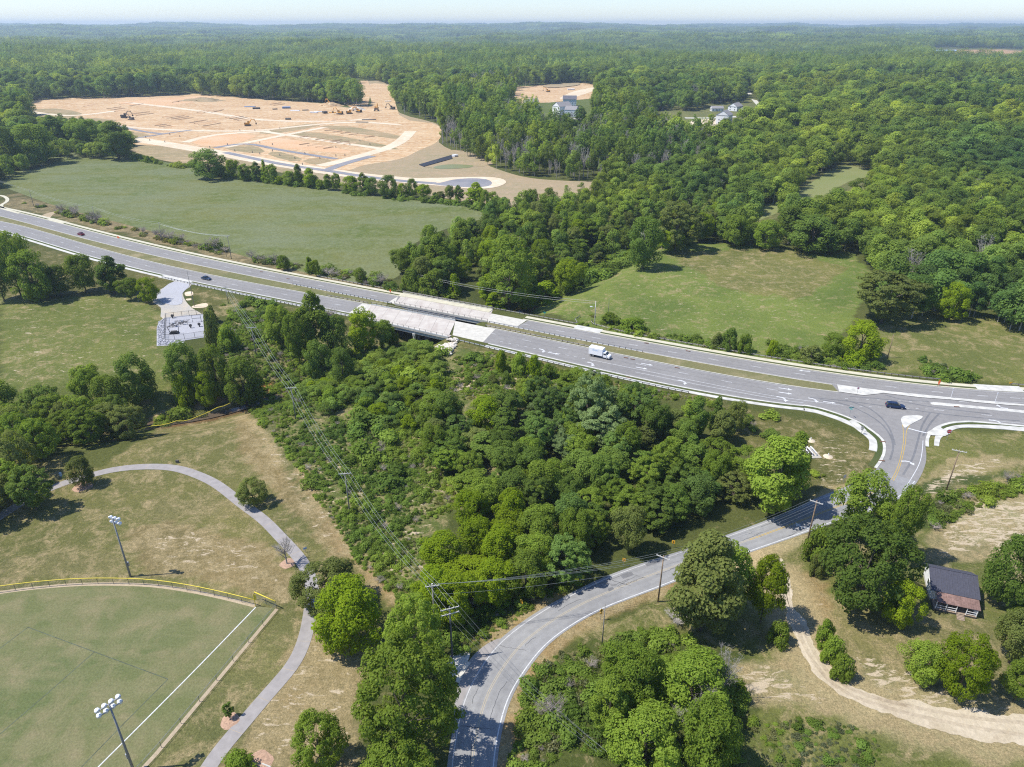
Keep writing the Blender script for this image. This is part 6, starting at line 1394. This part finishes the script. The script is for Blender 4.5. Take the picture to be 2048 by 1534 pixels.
p = MB().box((0,-.06,2.4),(.62,.03,.62), 0, 0).obj('panel', M['yellow'], r); p.data.transform(Matrix.Translation((0,0,2.4)) @ Matrix.Rotation(R(45),4,'Y') @ Matrix.Translation((0,0,-2.4)))
MB().add([(-.08,-.085,2.15),(.04,-.085,2.15),(.04,-.085,2.45),(.15,-.085,2.45),(-.02,-.085,2.68),(-.18,-.085,2.45),(-.08,-.085,2.45)],[(0,1,2,6),(5,3,4)]).obj('arrow', M['black'], p); MB().box((0,-.06,1.75),(.45,.03,.38)).obj('advisory_plate', M['yellow'], r)
r = sign_post(1893, 880, 2.9, R(-8), 'red stop sign on the right corner of the junction', 'stop_sign')
def octo(rad, y_, z_): return [(rad*math.cos(R(22.5+45*k)), y_, z_+rad*math.sin(R(22.5+45*k))) for k in range(8)]
r.scale = (1.25, 1.25, 1.1); p = MB().add(octo(.56,-.06,2.45),[tuple(range(8))]).add(octo(.56,-.03,2.45),[tuple(range(8))[::-1]]).obj('border', M['white'], r); q = MB().add(octo(.50,-.07,2.45),[tuple(range(8))]).obj('panel', M['sign_red'], r)
t = link('lettering', text_mesh('STOP', .40, M['white'], 'stop_text'), q); t.location = (0,-.085,2.45); t.rotation_euler = (R(90),0,0)
r = sign_post(1698, 835, 3.3, R(10), 'green street name signs crossed on a thin post at the junction kerb', 'street_sign')
MB().box((0,0,3.15),(1.5,.03,.28)).obj('name_plate', M['sign_teal'], r); MB().box((0,0,2.8),(.03,1.2,.28)).obj('name_plate', M['sign_teal'], r)
r = sign_post(1722, 869, 2.6, R(-50), 'grey back of a route sign on the white kerb ramp', 'route_sign'); MB().box((0,-.05,2.2),(.75,.03,.75)).obj('panel', M['steel'], r); MB().box((0,-.05,1.55),(.6,.03,.4)).obj('arrow_plate', M['steel'], r)
r = sign_post(1714, 787, 2.2, R(-5), 'small pinkish prohibition sign on the pale end of the median', 'median_sign'); MB().box((0,-.05,1.8),(.7,.03,.7)).obj('panel', M['white'], r)
pr_r = [(.27*math.cos(a), -.072, 1.8+.27*math.sin(a)) for a in np.linspace(0, 6.283, 14)[:-1]]; MB().add(pr_r,[tuple(range(13))]).obj('disc', M['sign_red'], r); MB().box((0,-.085,1.8),(.38,.01,.09)).obj('bar', M['white'], r)
for px, py, lb in ((1686,966,'grey back of a road sign in the grass below the concrete pad'),(1725,766,'little white marker post by the far lane near the median end')):
    r = sign_post(px, py, 2.4 if 'back' in lb else 1.3, R(20), lb, 'road_sign' if 'back' in lb else 'marker_post'); MB().box((0,-.05,1.9 if 'back' in lb else 1.1),(.75 if 'back' in lb else .14,.03,.9 if 'back' in lb else .4)).obj('panel', M['steel'] if 'back' in lb else M['white'], r)
for px, py, lb in ((1901,797,'first thin white lamp post on the narrow concrete median'),(1989,806,'second thin white lamp post on the narrow concrete median')):
    x, y, z = G(px, py); r = empty('median_post', (x,y,z)); tag(r, lb, 'post'); MB().tube([(0,0,0),(0,0,3.2)], .05, 6).obj('post', M['white'], r); MB().box((0,0,3.2),(.3,.12,.3)).obj('plate', M['off_white'], r)
MB().box
for px, py, lb in ((1089,634,'small green sign in the bushes behind the guardrail'),):
    r = sign_post(px, py, 2.2, R(-20), lb, 'road_sign'); MB().box((0,-.05,1.8),(1.0,.03,.6)).obj('panel', M['sign_green'], r)
for px, py, w_, h_, lb in ((237,478,2.0,1.5,'orange folded road works sign lying on the walk near the red car'),(781,587,.8,2.0,'orange road works sign stand by the walk left of the bridges'),(1876.5,772,.7,2.3,'orange road works sign stand on the far side of the junction')):
    x, y, z = G(px, py); r = empty('roadworks_sign', (x, y, .12), R(-15)); tag(r, lb, 'sign')
    MB().add([(-w_*.5,0,h_*.5),(0,-.04,h_),(w_*.5,0,h_*.55),(w_*.12,-.03,.25),(-w_*.1,.02,.22)],[(0,1,2,3,4)]).add([(-w_*.4,.05,h_*.5),(0,.06,h_*.93),(w_*.4,.05,h_*.5),(0,.08,.3)],[(0,3,2,1)]).obj('panel', M['orange'], r)
    b = MB()
    for k in range(4): a_ = R(45+90*k); b.tube([(0,0,.4),(.65*math.cos(a_),.65*math.sin(a_),0)], .03, 4)
    b.obj('stand', M['steel_dark'], r)
r = sign_post(2020, 770, 1.0, 0, 'small yellow marker at the guardrail end near the right edge', 'marker_post'); MB().box((0,-.05,.8),(.9,.05,.5)).obj('panel', M['yellow'], r)
r = sign_post(611, 1104, 1.1, R(30), 'small blue sign at the end of the path beside the bare tree', 'path_sign'); MB().box((0,-.05,1.0),(.7,.04,.5)).obj('panel', plain('pale_blue', (.30,.42,.58), .5), r)
r = sign_post(122, 952, .9, 0, 'small pale blue bin in the shade beside the path', 'path_bin', 'bin'); MB().tube([(0,0,0),(0,0,.9)], .3, 10).obj('drum', plain('bin_blue', (.35,.48,.58), .5), r)
r = sign_post(355, 925, .7, 0, 'small dark box on the grass above the top of the path', 'path_box', 'box'); MB().box((0,0,.35),(.7,.4,.7)).obj('box', M['machine_grey'], r)
# mulch rings
for px, py, rr_, lb in ((165,973,2.2,'red mulch bed under the glossy tree'),(575,1127,1.5,'orange mulch ring round the bare tree'),(460,1442,1.5,'orange mulch ring round the tiny sapling'),(515,1528,2.2,'orange mulch bed at the bottom edge right of the clipped bush')):
    x, y = at(px, py); pts2 = [(rr_*(1+.12*math.sin(3*a+px))*math.cos(a), rr_*(1+.1*math.cos(4*a))*math.sin(a)) for a in np.linspace(0,6.283,19)[:-1]]; b = MB(); n_ = len(pts2)
    b.add([(p[0],p[1],.02) for p in pts2]+[(p[0]*.6,p[1]*.6,.14) for p in pts2]+[(0,0,.17)],[(i,(i+1)%n_,n_+(i+1)%n_,n_+i) for i in range(n_)]+[(n_+i,n_+(i+1)%n_,2*n_) for i in range(n_)])
    tag(b.obj('mulch_ring', M['mulch'], loc=(x,y,0)), lb, 'mulch')
r = empty('planter_edge', (*at(533,1532), 0), R(-20)); tag(r, 'white edged planter corner at the bottom edge of the park', 'planter'); MB().box((0,0,.1),(1.6,.2,.25)).obj('kerb_stone', M['concrete_white'], r); MB().box((.8,-.8,.1),(.2,1.6,.25)).obj('kerb_stone', M['concrete_white'], r)
# water valve pad
x, y, z = G(1619, 906); r = empty('pipe_station', (x,y,z), R(5)); tag(r, 'concrete pad with three white pipes beside the roadside wood', 'pipes')
MB().box((0,0,.06),(4.0,5.2,.16)).obj('pad', M['gravel_warm'], r)
for k in (-1,0,1): MB().tube([(k*.95,1.7,.1),(k*.95,1.7,.9),(k*.95,-1.6,.9),(k*.95,-1.6,.1)], .11, 8).obj('pipe', M['white'], r)
MB().box((0,0,.5),(.6,2.2,.6)).obj('valve', M['machine_grey'], r)
for px, py, lb in ((1621,881,'small manhole mound above the pipe pad'),(1656,913,'small manhole mound right of the pipe pad')):
    x, y, z = G(px, py); r = empty('manhole_mound', (x,y,z)); tag(r, lb, 'mound'); MB().tube([(0,0,0),(0,0,.35)], [1.2,.5], 10).obj('soil', M['site_pale'], r); MB().tube([(0,0,.3),(0,0,1.0)], .1, 6).obj('vent_pipe', M['white'], r)
# ---- gravel pad fence and plant
def pad_fence():
    c_ = W(PADP); r = empty('utility_fence', (c_[0][0], c_[0][1], .12)); tag(r, 'dark metal fence enclosing the gravel pad', 'fence'); o0 = np.array(c_[0])
    P_ = np.array([c_[0], c_[1], c_[2], c_[3], c_[4], c_[5], c_[0]]); cc_ = P_[:6].mean(0); P_ = cc_ + (P_ - cc_) * .93
    pm = MB().tube([(0,0,0),(0,0,2.1)], .06, 6).mesh('post', M['black'])
    for a_, b2 in zip(P_[:-1], P_[1:]):
        n_ = max(2, int(np.linalg.norm(b2 - a_) / 2.4)); L_ = [a_ + (b2 - a_) * k / n_ - o0 for k in range(n_ + 1)]
        for p in L_[:-1]: link('post', pm, r, loc=(p[0], p[1], 0))
        MB().tube([(L_[0][0],L_[0][1],2.0),(L_[-1][0],L_[-1][1],2.0)], .04, 4).obj('rail', M['black'], r); MB().tube([(L_[0][0],L_[0][1],.15),(L_[-1][0],L_[-1][1],.15)], .03, 4).obj('rail', M['black'], r)
        MB().add([(L_[0][0],L_[0][1],0),(L_[-1][0],L_[-1][1],0),(L_[-1][0],L_[-1][1],2),(L_[0][0],L_[0][1],2)],[(0,1,2,3)]).obj('wire_mesh', M['chain'], r)
pad_fence()
for (a, b2), kind, lb in [((1275,1000),'pipes','tangle of dark pipework on the left of the gravel pad'),((1335,985),'pipes','dark pipework frame in the middle of the gravel pad'),((1440,965),'frame','goalpost-like frame at the top right of the gravel pad'),((1275,1050),'skid','dark skid unit at the front left of the gravel pad'),((1458,1000),'valve','small dark valve at the right of the gravel pad'),((1395,1010),'valve','pair of thin vent pipes near the middle of the gravel pad'),((1262,938),'valve','dark box at the gate of the gravel pad')]:
    x, y = at(*z4(a, b2)); r = empty('pipework', (x, y, .12), R(15)); tag(r, lb, 'pipework'); rr2 = random.Random(a)
    if kind == 'pipes':
        for k in range(7): p = Vector((rr2.uniform(-1.6,1.6), rr2.uniform(-1.6,1.6), 0)); MB().tube([p, p+Vector((0,0,1.1)), p+Vector((rr2.choice((-1.4,1.4)),0,1.1)), p+Vector((rr2.choice((-1.4,1.4)),rr2.uniform(-1,1),0))], .07, 6).obj('pipe', M['machine_grey'], r)
        MB().box((0,0,1.3),(.7,.5,.5)).obj('meter_box', M['steel'], r)
    elif kind == 'frame': MB().tube([(-1.5,0,0),(-1.5,0,2.8),(1.5,0,2.8),(1.5,0,0)], .09, 6).obj('frame', M['machine_grey'], r); MB().tube([(-1.5,0,1.4),(1.5,0,1.4)], .07, 6).obj('crossbar', M['machine_grey'], r)
    elif kind == 'skid': MB().box((0,0,.25),(3,1.6,.5)).obj('base', M['black'], r); MB().tube([(-1.0,0,.8),(1.0,0,.8)], .35, 12).obj('vessel', M['machine_grey'], r); MB().tube([(-1.5,.6,.4),(-2.1,.6,2.6)], .1, 6).obj('pipe', M['black'], r); MB().tube([(1.4,-.3,.4),(1.8,-.3,2.4)], .1, 6).obj('pipe', M['black'], r)
    else: MB().tube([(0,0,0),(0,0,1.5)], .2, 8).obj('stem', M['black'], r); MB().box((0,0,1.0),(.9,.6,.7)).obj('body', M['machine_grey'], r)

# ================================================================ the little house
A2 = R(-19.3); r = empty('cabin', (79.3, 102.3, 0), A2); tag(r, 'small white cabin with a dark metal roof and rusty porch roof', 'house')
Wd, Dp = 8.0, 7.6; hx, rz_ = 2.75, 4.45; ry = 4.75
m, n, out = nodes('boards_white'); g_ = N(n, 'ShaderNodeTexCoord'); mp = N(n, 'ShaderNodeMapping'); n.links.new(g_.outputs['Object'], mp.inputs[0]); k = mix(n, (.66,.66,.65), (.78,.78,.77), noise(n, mp.outputs[0], 2.5, 5)); bsdf(n, out, k, .8); M['boards'] = m
def wallb(name, x0, y0, x1, y1, h_): # boarded wall, each plank its own mesh
    L_ = math.hypot(x1-x0, y1-y0); az_ = math.atan2(y1-y0, x1-x0); nb = int(h_/.22)
    for k in range(nb): MB().box(((x0+x1)/2, (y0+y1)/2, .35 + h_*(k+.5)/nb), (L_, .10 + .02*(k%2), h_/nb*.93), az_).obj('board', M['boards'], r)
wallb('front', .3, .35, Wd-.3, .35, 2.35); wallb('left', .3, .35, .3, Dp, 2.35); wallb('back', .3, Dp, Wd-.3, Dp, 2.35); wallb('right', Wd-.3, .35, Wd-.3, Dp, 2.35)
MB().box((Wd/2, Dp/2+.2, .2), (Wd-.5, Dp-.3, .5)).obj('foundation', M['concrete'], r); MB().box((Wd/2, Dp/2+.2, 1.5), (Wd-.8, Dp-.6, 2.3)).obj('wall_core', M['off_white'], r)
for sx in (.3, Wd-.3): MB().add([(sx-.05,.35,2.7),(sx-.05,Dp,2.7),(sx-.05,ry,rz_-.12),(sx+.05,.35,2.7),(sx+.05,Dp,2.7),(sx+.05,ry,rz_-.12)],[(0,1,2),(5,4,3),(0,2,5,3),(2,1,4,5)]).obj('gable', M['boards'], r)
NPn = 9
def panels(y0, z0, y1, z1, mat, nm, xa=-.15, xb=Wd+.15, n_=NPn):
    w_ = (xb-xa)/n_
    for k in range(n_):
        b = MB(); x0 = xa + k*w_; v = []
        for (yy, zz) in ((y0, z0), (y1, z1)):
            for t, dz in ((0,0),(.06,.05),(.12,0),(.47,0),(.5,.03),(.53,0),(1,0)): v.append((x0+t*w_, yy, zz+dz))
        n7 = 7; b.add(v, [(i, i+1, n7+i+1, n7+i) for i in range(n7-1)]); b.add([(x0,y0,z0-.05),(x0+w_,y0,z0-.05),(x0+w_,y1,z1-.05),(x0,y1,z1-.05)],[(0,3,2,1)]); b.obj(nm, mat, r)
panels(-.12, hx-.05, ry, rz_, M['roof_dark'], 'roof_panel'); panels(Dp+.35, hx-.1, ry, rz_, M['roof_dark'], 'roof_panel')
panels(-2.45, 2.1, .30, 2.82-.12, M['roof_rust'], 'porch_roof_panel', .75, Wd-.1)
MB().box((Wd/2, ry, rz_+.03),(Wd+.3,.25,.05)).obj('ridge_cap', M['roof_dark'], r)
for k in range(14): MB().box((.55+k*(Wd-1.0)/14+.25, -1.15, .42),((Wd-1.0)/14*.95,2.7,.06)).obj('porch_board', M['wood_raw'], r)
MB().box((Wd/2,-1.15,.2),(Wd-.9,2.6,.36)).obj('porch_base', M['machine_grey'], r)
for k in range(5):
    xx = .8 + k*(Wd-1.3)/4; MB().box((xx,-2.3,1.25),(.12,.12,1.7)).obj('porch_post', M['white'], r)
for k in (0,1,3):
    xa = .8 + k*(Wd-1.3)/4; xb = xa+(Wd-1.3)/4
    for zz in (.75, 1.25): MB().box(((xa+xb)/2,-2.3,zz),(xb-xa-.12,.06,.08)).obj('porch_rail', M['white'], r)
for k in range(4): MB().box((4.9,-2.75-.28*k,.36-.1*k),(1.3,.28,.09)).obj('step', M['wood_raw'], r)
MB().box((4.9,.27,1.35),(.95,.06,2.0)).obj('door', M['machine_grey'], r)
for xx in (2.3,6.6): w_ = MB().box((xx,.27,1.6),(1.0,.06,1.2)).obj('window', M['white'], r); MB().box((xx,.235,1.6),(.85,.02,1.05)).obj('pane', M['glass_dark'], w_)
w_ = MB().box((.22,3.6,1.7),(.05,.9,1.2)).obj('window', M['white'], r); MB().box((.19,3.6,1.7),(.02,.75,1.05)).obj('pane', M['glass_dark'], w_)
MB().tube([(Wd-.5,-1.4,.45),(Wd-.5,-1.4,1.3)], .35, 8).obj('porch_barrel', M['off_white'], r)

# ================================================================ far houses and the building site's machines
def house(px, py, az, w_, d_, h_, wall, roof, label, garage=True, rh=None, cat='house', name='house'):
    x, y = at(px, py); z = float(zg(x, y)); r = empty(name, (x, y, z), az); tag(r, label, cat); rh = rh or d_*.33
    MB().box((0,0,h_/2),(w_,d_,h_)).obj('wall', wall, r)
    MB().add([(-w_/2-.4,-d_/2-.4,h_-.05),(w_/2+.4,-d_/2-.4,h_-.05),(w_/2+.4,d_/2+.4,h_-.05),(-w_/2-.4,d_/2+.4,h_-.05),(-w_/2-.4,0,h_+rh),(w_/2+.4,0,h_+rh)],[(0,1,5,4),(2,3,4,5),(0,3,2,1)]).obj('roof', roof, r)
    for s in (-1,1): MB().add([(s*w_/2,-d_/2,h_),(s*w_/2,d_/2,h_),(s*w_/2,0,h_+rh*.97)],[(0,1,2) if s<0 else (0,2,1)]).obj('gable', wall, r)
    nf = 2 if h_ > 4.5 else 1
    for fl in range(nf):
        for k in range(max(2, int(w_/3.2))):
            q = MB().box((-w_/2+(k+.5)*w_/max(2,int(w_/3.2)), -d_/2-.04, 1.7+2.9*fl),(1.2,.1,1.4)).obj('window', M['white'], r); MB().box((-w_/2+(k+.5)*w_/max(2,int(w_/3.2)), -d_/2-.1, 1.7+2.9*fl),(.95,.04,1.15)).obj('pane', M['glass_dark'], q)
        for k in range(2): MB().box((-w_/2-.04, -d_/4+k*d_/2, 1.7+2.9*fl),(.1,1.1,1.3)).obj('window', M['glass_dark'], r)
    if garage:
        MB().box((w_*.30,-d_/2-2.0,1.5),(w_*.42,4.0,3.0)).obj('garage', wall, r); MB().add([(w_*.07,-d_/2-4.3,2.95),(w_*.53,-d_/2-4.3,2.95),(w_*.53,-d_/2+.1,4.4),(w_*.07,-d_/2+.1,4.4)],[(0,1,2,3)]).obj('garage_roof', roof, r); MB().box((w_*.30,-d_/2-4.05,1.2),(w_*.3,.1,2.2)).obj('garage_door', M['white'], r)
    MB().box((-w_*.05,-d_/2-.06,1.05),(1.0,.1,2.1)).obj('door', M['machine_grey'], r)
    return r
house(1124, 228, R(35), 19, 14, 9.5, M['white'], M['shingle_grey'], 'big white two-storey house beside the clay clearing, nearest of the three there')
house(1143, 232, R(-20), 14, 12, 7.5, M['siding_blue'], M['shingle_grey'], 'pale blue house at the right front of the clay clearing', False)
house(1139, 212, R(-5), 18, 13, 9, M['siding_blue'], M['shingle_dark'], 'dark-roofed house behind the big white one', False)
house(1062, 214, R(15), 18, 11, 7, M['off_white'], M['shingle_grey'], 'grey-roofed house half hidden by trees left of the big white house')
house(1447, 247, R(60), 16, 14, 9.5, M['off_white'], M['shingle_grey'], 'tall grey house beside the pale yard, in front of the small white ones', False)
house(1470, 221, R(50), 17, 12, 5.5, M['white'], M['shingle_grey'], 'white gabled house next to the country road')
house(1433, 222, R(5), 15, 8, 3.6, M['off_white'], M['shingle_grey'], 'low white building left of the white gabled house', False)
house(1602, 141, R(10), 22, 18, 14, M['siding_blue'], M['shingle_grey'], 'pale house standing out of the woods on the upper right', False)
house(156, 134, R(-8), 38, 18, 6.0, M['off_white'], M['shingle_dark'], 'long low grey-roofed building in the woods at the upper left', False, 4)
house(1674, 125, R(5), 24, 14, 8, M['white'], M['off_white'], 'left one of two tiny white roofs in the far woods', False); house(1686, 126, R(-10), 20, 14, 8, M['white'], M['off_white'], 'right one of two tiny white roofs in the far woods', False)
r = empty('radio_mast', (*at(877,58,0), 20)); tag(r, 'thin lattice mast on the skyline', 'mast'); x, y = at(877, 58); hh = 95
r.location = (x, y, float(zg(x, y))); b = MB()
for k in range(3): b.tube([(2*math.cos(k*2.09),2*math.sin(k*2.09),0),(1.4*math.cos(k*2.09),1.4*math.sin(k*2.09),hh)], .9, 4)
b.obj('legs', M['steel_dark'], r); MB().box((0,0,hh-3),(7,7,3)).obj('antenna_ring', M['steel_dark'], r)
def excavator(px, py, az, label, mat='machine_orange', s=1.25):
    x, y = at(px, py); r = empty('excavator', (x, y, .15), az); tag(r, label, 'excavator', 'excavators on the building site')
    for sy in (-1, 1):
        t = MB(); pr2 = [(-2.0,.15),(-2.3,.5),(-2.0,.9),(2.0,.9),(2.3,.5),(2.0,.15)]; y0, y1 = sy*1.35-.3, sy*1.35+.3
        t.add([(p[0]*s,y0*s,p[1]*s) for p in pr2]+[(p[0]*s,y1*s,p[1]*s) for p in pr2],[tuple(range(6)),tuple(range(6,12))[::-1]]+[(i,6+i,6+(i+1)%6,(i+1)%6) for i in range(6)]).obj('track', M['machine_grey'], r)
    MB().box((-.5*s,0,1.6*s),(3.2*s,2.5*s,1.1*s)).obj('engine_house', M[mat], r); MB().box((-1.9*s,0,1.6*s),(.8*s,2.4*s,1.2*s)).obj('counterweight', M['machine_grey'], r)
    c = MB().box((.6*s,.75*s,2.3*s),(1.4*s,.95*s,1.6*s)).obj('cab', M[mat], r); MB().box((.65*s,.75*s,2.45*s),(1.44*s,.99*s,.9*s)).obj('cab_window', M['glass_dark'], c)
    MB().tube([(1.0*s,-.3*s,1.7*s),(3.0*s,-.3*s,4.6*s),(5.0*s,-.3*s,4.3*s)], [.34*s,.30*s,.22*s], 4).obj('boom', M[mat], r); MB().tube([(4.8*s,-.3*s,4.7*s),(6.0*s,-.3*s,1.9*s)], [.25*s,.16*s], 4).obj('arm', M[mat], r)
    MB().add([(5.5*s,-.9*s,1.9*s),(6.4*s,-.9*s,1.9*s),(6.2*s,-.9*s,.9*s),(5.4*s,-.9*s,1.1*s),(5.5*s,.3*s,1.9*s),(6.4*s,.3*s,1.9*s),(6.2*s,.3*s,.9*s),(5.4*s,.3*s,1.1*s)],[(0,1,2,3),(7,6,5,4),(0,4,5,1),(1,5,6,2),(2,6,7,3)]).obj('bucket', M['machine_grey'], r); return r
for px, py, az, lb, mt, s_ in [(249,236,.3,'dark excavator in the left half of the building site','machine_grey',1.6),(263,240,2.8,'second dark machine touching the excavator on the left of the site','machine_grey',1.3),(496,252,.2,'lone orange excavator in the middle of the building site','machine_orange',1.5),(661,211,2.6,'excavator on the spoil heap at the far edge of the site','machine_orange',1.7),(680,229,2.9,'orange excavator left of the pair near the haul road','machine_orange',1.6),(699,228,.4,'orange excavator with raised boom near the haul road','machine_orange',1.6),(718,225,2.7,'orange excavator right of the one with raised boom','machine_orange',1.5),(753,222,1.6,'excavator at the foot of the haul road','machine_orange',1.7),(785,219,3.0,'rightmost excavator beside the trees at the haul road','machine_grey',1.5),(578,196,.3,'small machine near the far treeline of the site','machine_grey',1.2),(1096,184,2.9,'excavator on the separate clay clearing','machine_orange',1.4)]: excavator(px, py, az, lb, mt, s_)
def pile(px, py, w_, d_, h_, mat, label, name='spoil_heap', cat='soil heap', seed=0):
    x, y = at(px, py); rr3 = random.Random(seed+px); b = MB(); n_, k_ = 22, 6; v = [(0,0,h_)]
    for j in range(1, k_+1):
        for i in range(n_):
            a_ = 6.283*i/n_; t = j/k_; q = 1+.25*math.sin(3*a_+px)+.12*rr3.uniform(-1,1); v.append((w_/2*t*q*math.cos(a_), d_/2*t*q*math.sin(a_), h_*max(0,(1-t**1.4))*rr3.uniform(.8,1.1)))
    f = [(0,1+i,1+(i+1)%n_) for i in range(n_)]
    for j in range(k_-1):
        for i in range(n_): f.append((1+j*n_+i,1+(j+1)*n_+i,1+(j+1)*n_+(i+1)%n_,1+j*n_+(i+1)%n_))
    o = b.add(v, f).obj(name, mat, loc=(x,y,.1)); tag(o, label, cat)
pile(407,202,60,26,5,M['site_bank'],'broad brown spoil heap at the back of the building site'); pile(660,212,34,16,5,M['site_dirt'],'sandy spoil heap under the far excavator'); pile(712,220,22,12,5,M['rock'],'heap of crushed stone behind the group of excavators'); pile(668,241,30,9,2.5,M['site_clay'],'low red spoil bank in front of the group of excavators'); pile(640,160,26,8,3,M['site_dirt'],'dirt bank by the far tree group at the haul road')
rr4 = random.Random(3)
def stack(px, py, mat, label, n_, L_, rad, az): 
    x, y = at(px, py); r = empty('pipe_stack', (x, y, .15), az); tag(r, label, 'pipes')
    for k in range(n_): MB().tube([(-L_/2, (k%4-1.5)*rad*2.1, rad+(k//4)*rad*1.8),(L_/2,(k%4-1.5)*rad*2.1, rad+(k//4)*rad*1.8)], rad, 7).obj('pipe', M[mat], r)
for px, py, mt, lb, n_, L_, rd, az in [(513,218,'machine_grey','dark stack of drain pipes in the upper middle of the site',8,9,.5,.2),(500,214,'pipe_blue','long blue-grey pipes beside the dark stack',4,14,.4,.1),(573,217,'pipe_blue','blue pipe stack right of the dark one',8,10,.6,.1),(590,222,'off_white','white pipes in front of the blue stack',4,12,.45,-.1),(550,219,'machine_grey','short dark pipes between the two stacks',4,6,.5,.5),(611,221,'machine_grey','grey pipes left of the busy yard of the site',4,8,.45,.3),(640,224,'off_white','scattered white pipes in the busy yard of the site',4,14,.4,.2),(650,227,'machine_grey','concrete rings in the busy yard of the site',8,5,.7,.6),(628,226,'off_white','pale pipes at the left of the busy yard',6,10,.4,-.2),(665,226,'machine_orange','orange pipes beside the leftmost excavator of the group',4,8,.45,.1),(577,239,'machine_grey','small dark tank alone on the pale ground',2,6,.9,.1),(738,240,'machine_grey','dark pipes laid out below the haul road',4,16,.35,.15),(724,245,'machine_grey','second set of dark pipes below the haul road',4,14,.35,-.1),(1142,180,'off_white','row of white pipes on the separate clay clearing',8,12,.5,.1),(776,203,'off_white','pale pipes beside the haul road',4,9,.4,.2),(907,313,'off_white','white outlet box above the black-lined basin',2,4,.9,.8)]: stack(px, py, mt, lb, n_, L_, rd, az)
hyd = MB().tube([(0,0,0),(0,0,1.6)], [.35,.25], 6).mesh('lot_marker', M['steel_dark'])
for i, (px, py) in enumerate([(292,276),(340,270),(360,274),(300,282),(330,285),(405,300),(420,296),(455,290),(470,303),(505,306),(520,309),(545,303),(560,312),(590,318),(605,330),(520,287),(545,290),(640,318),(672,296),(672,313),(690,312),(700,290),(610,308),(480,262),(510,262),(560,258),(720,283),(740,290)]):
    o = link('lot_marker', hyd, loc=(*at(px, py), .15)); tag(o, 'small dark post marking a plot on the building site', 'post', 'dark plot markers on the building site')

# ================================================================ haze: one closed box of even air
hz = MB().box((0, 4500, 65), (30000, 21200, 172)).obj('haze', plain('x', (1, 1, 1)))
hm = bpy.data.materials.new('haze'); hm.use_nodes = True; hn = hm.node_tree; hn.nodes.clear(); ho = hn.nodes.new('ShaderNodeOutputMaterial'); hv = hn.nodes.new('ShaderNodeVolumePrincipled')
hv.inputs['Color'].default_value = (.70, .86, 1.0, 1); hv.inputs['Density'].default_value = 1.0e-4; hv.inputs['Anisotropy'].default_value = .2
hn.links.new(hv.outputs[0], ho.inputs['Volume']); hz.data.materials.clear(); hz.data.materials.append(hm); hz['kind'] = 'stuff'; hz['label'] = 'thin summer haze over the whole countryside'; hz['category'] = 'haze'
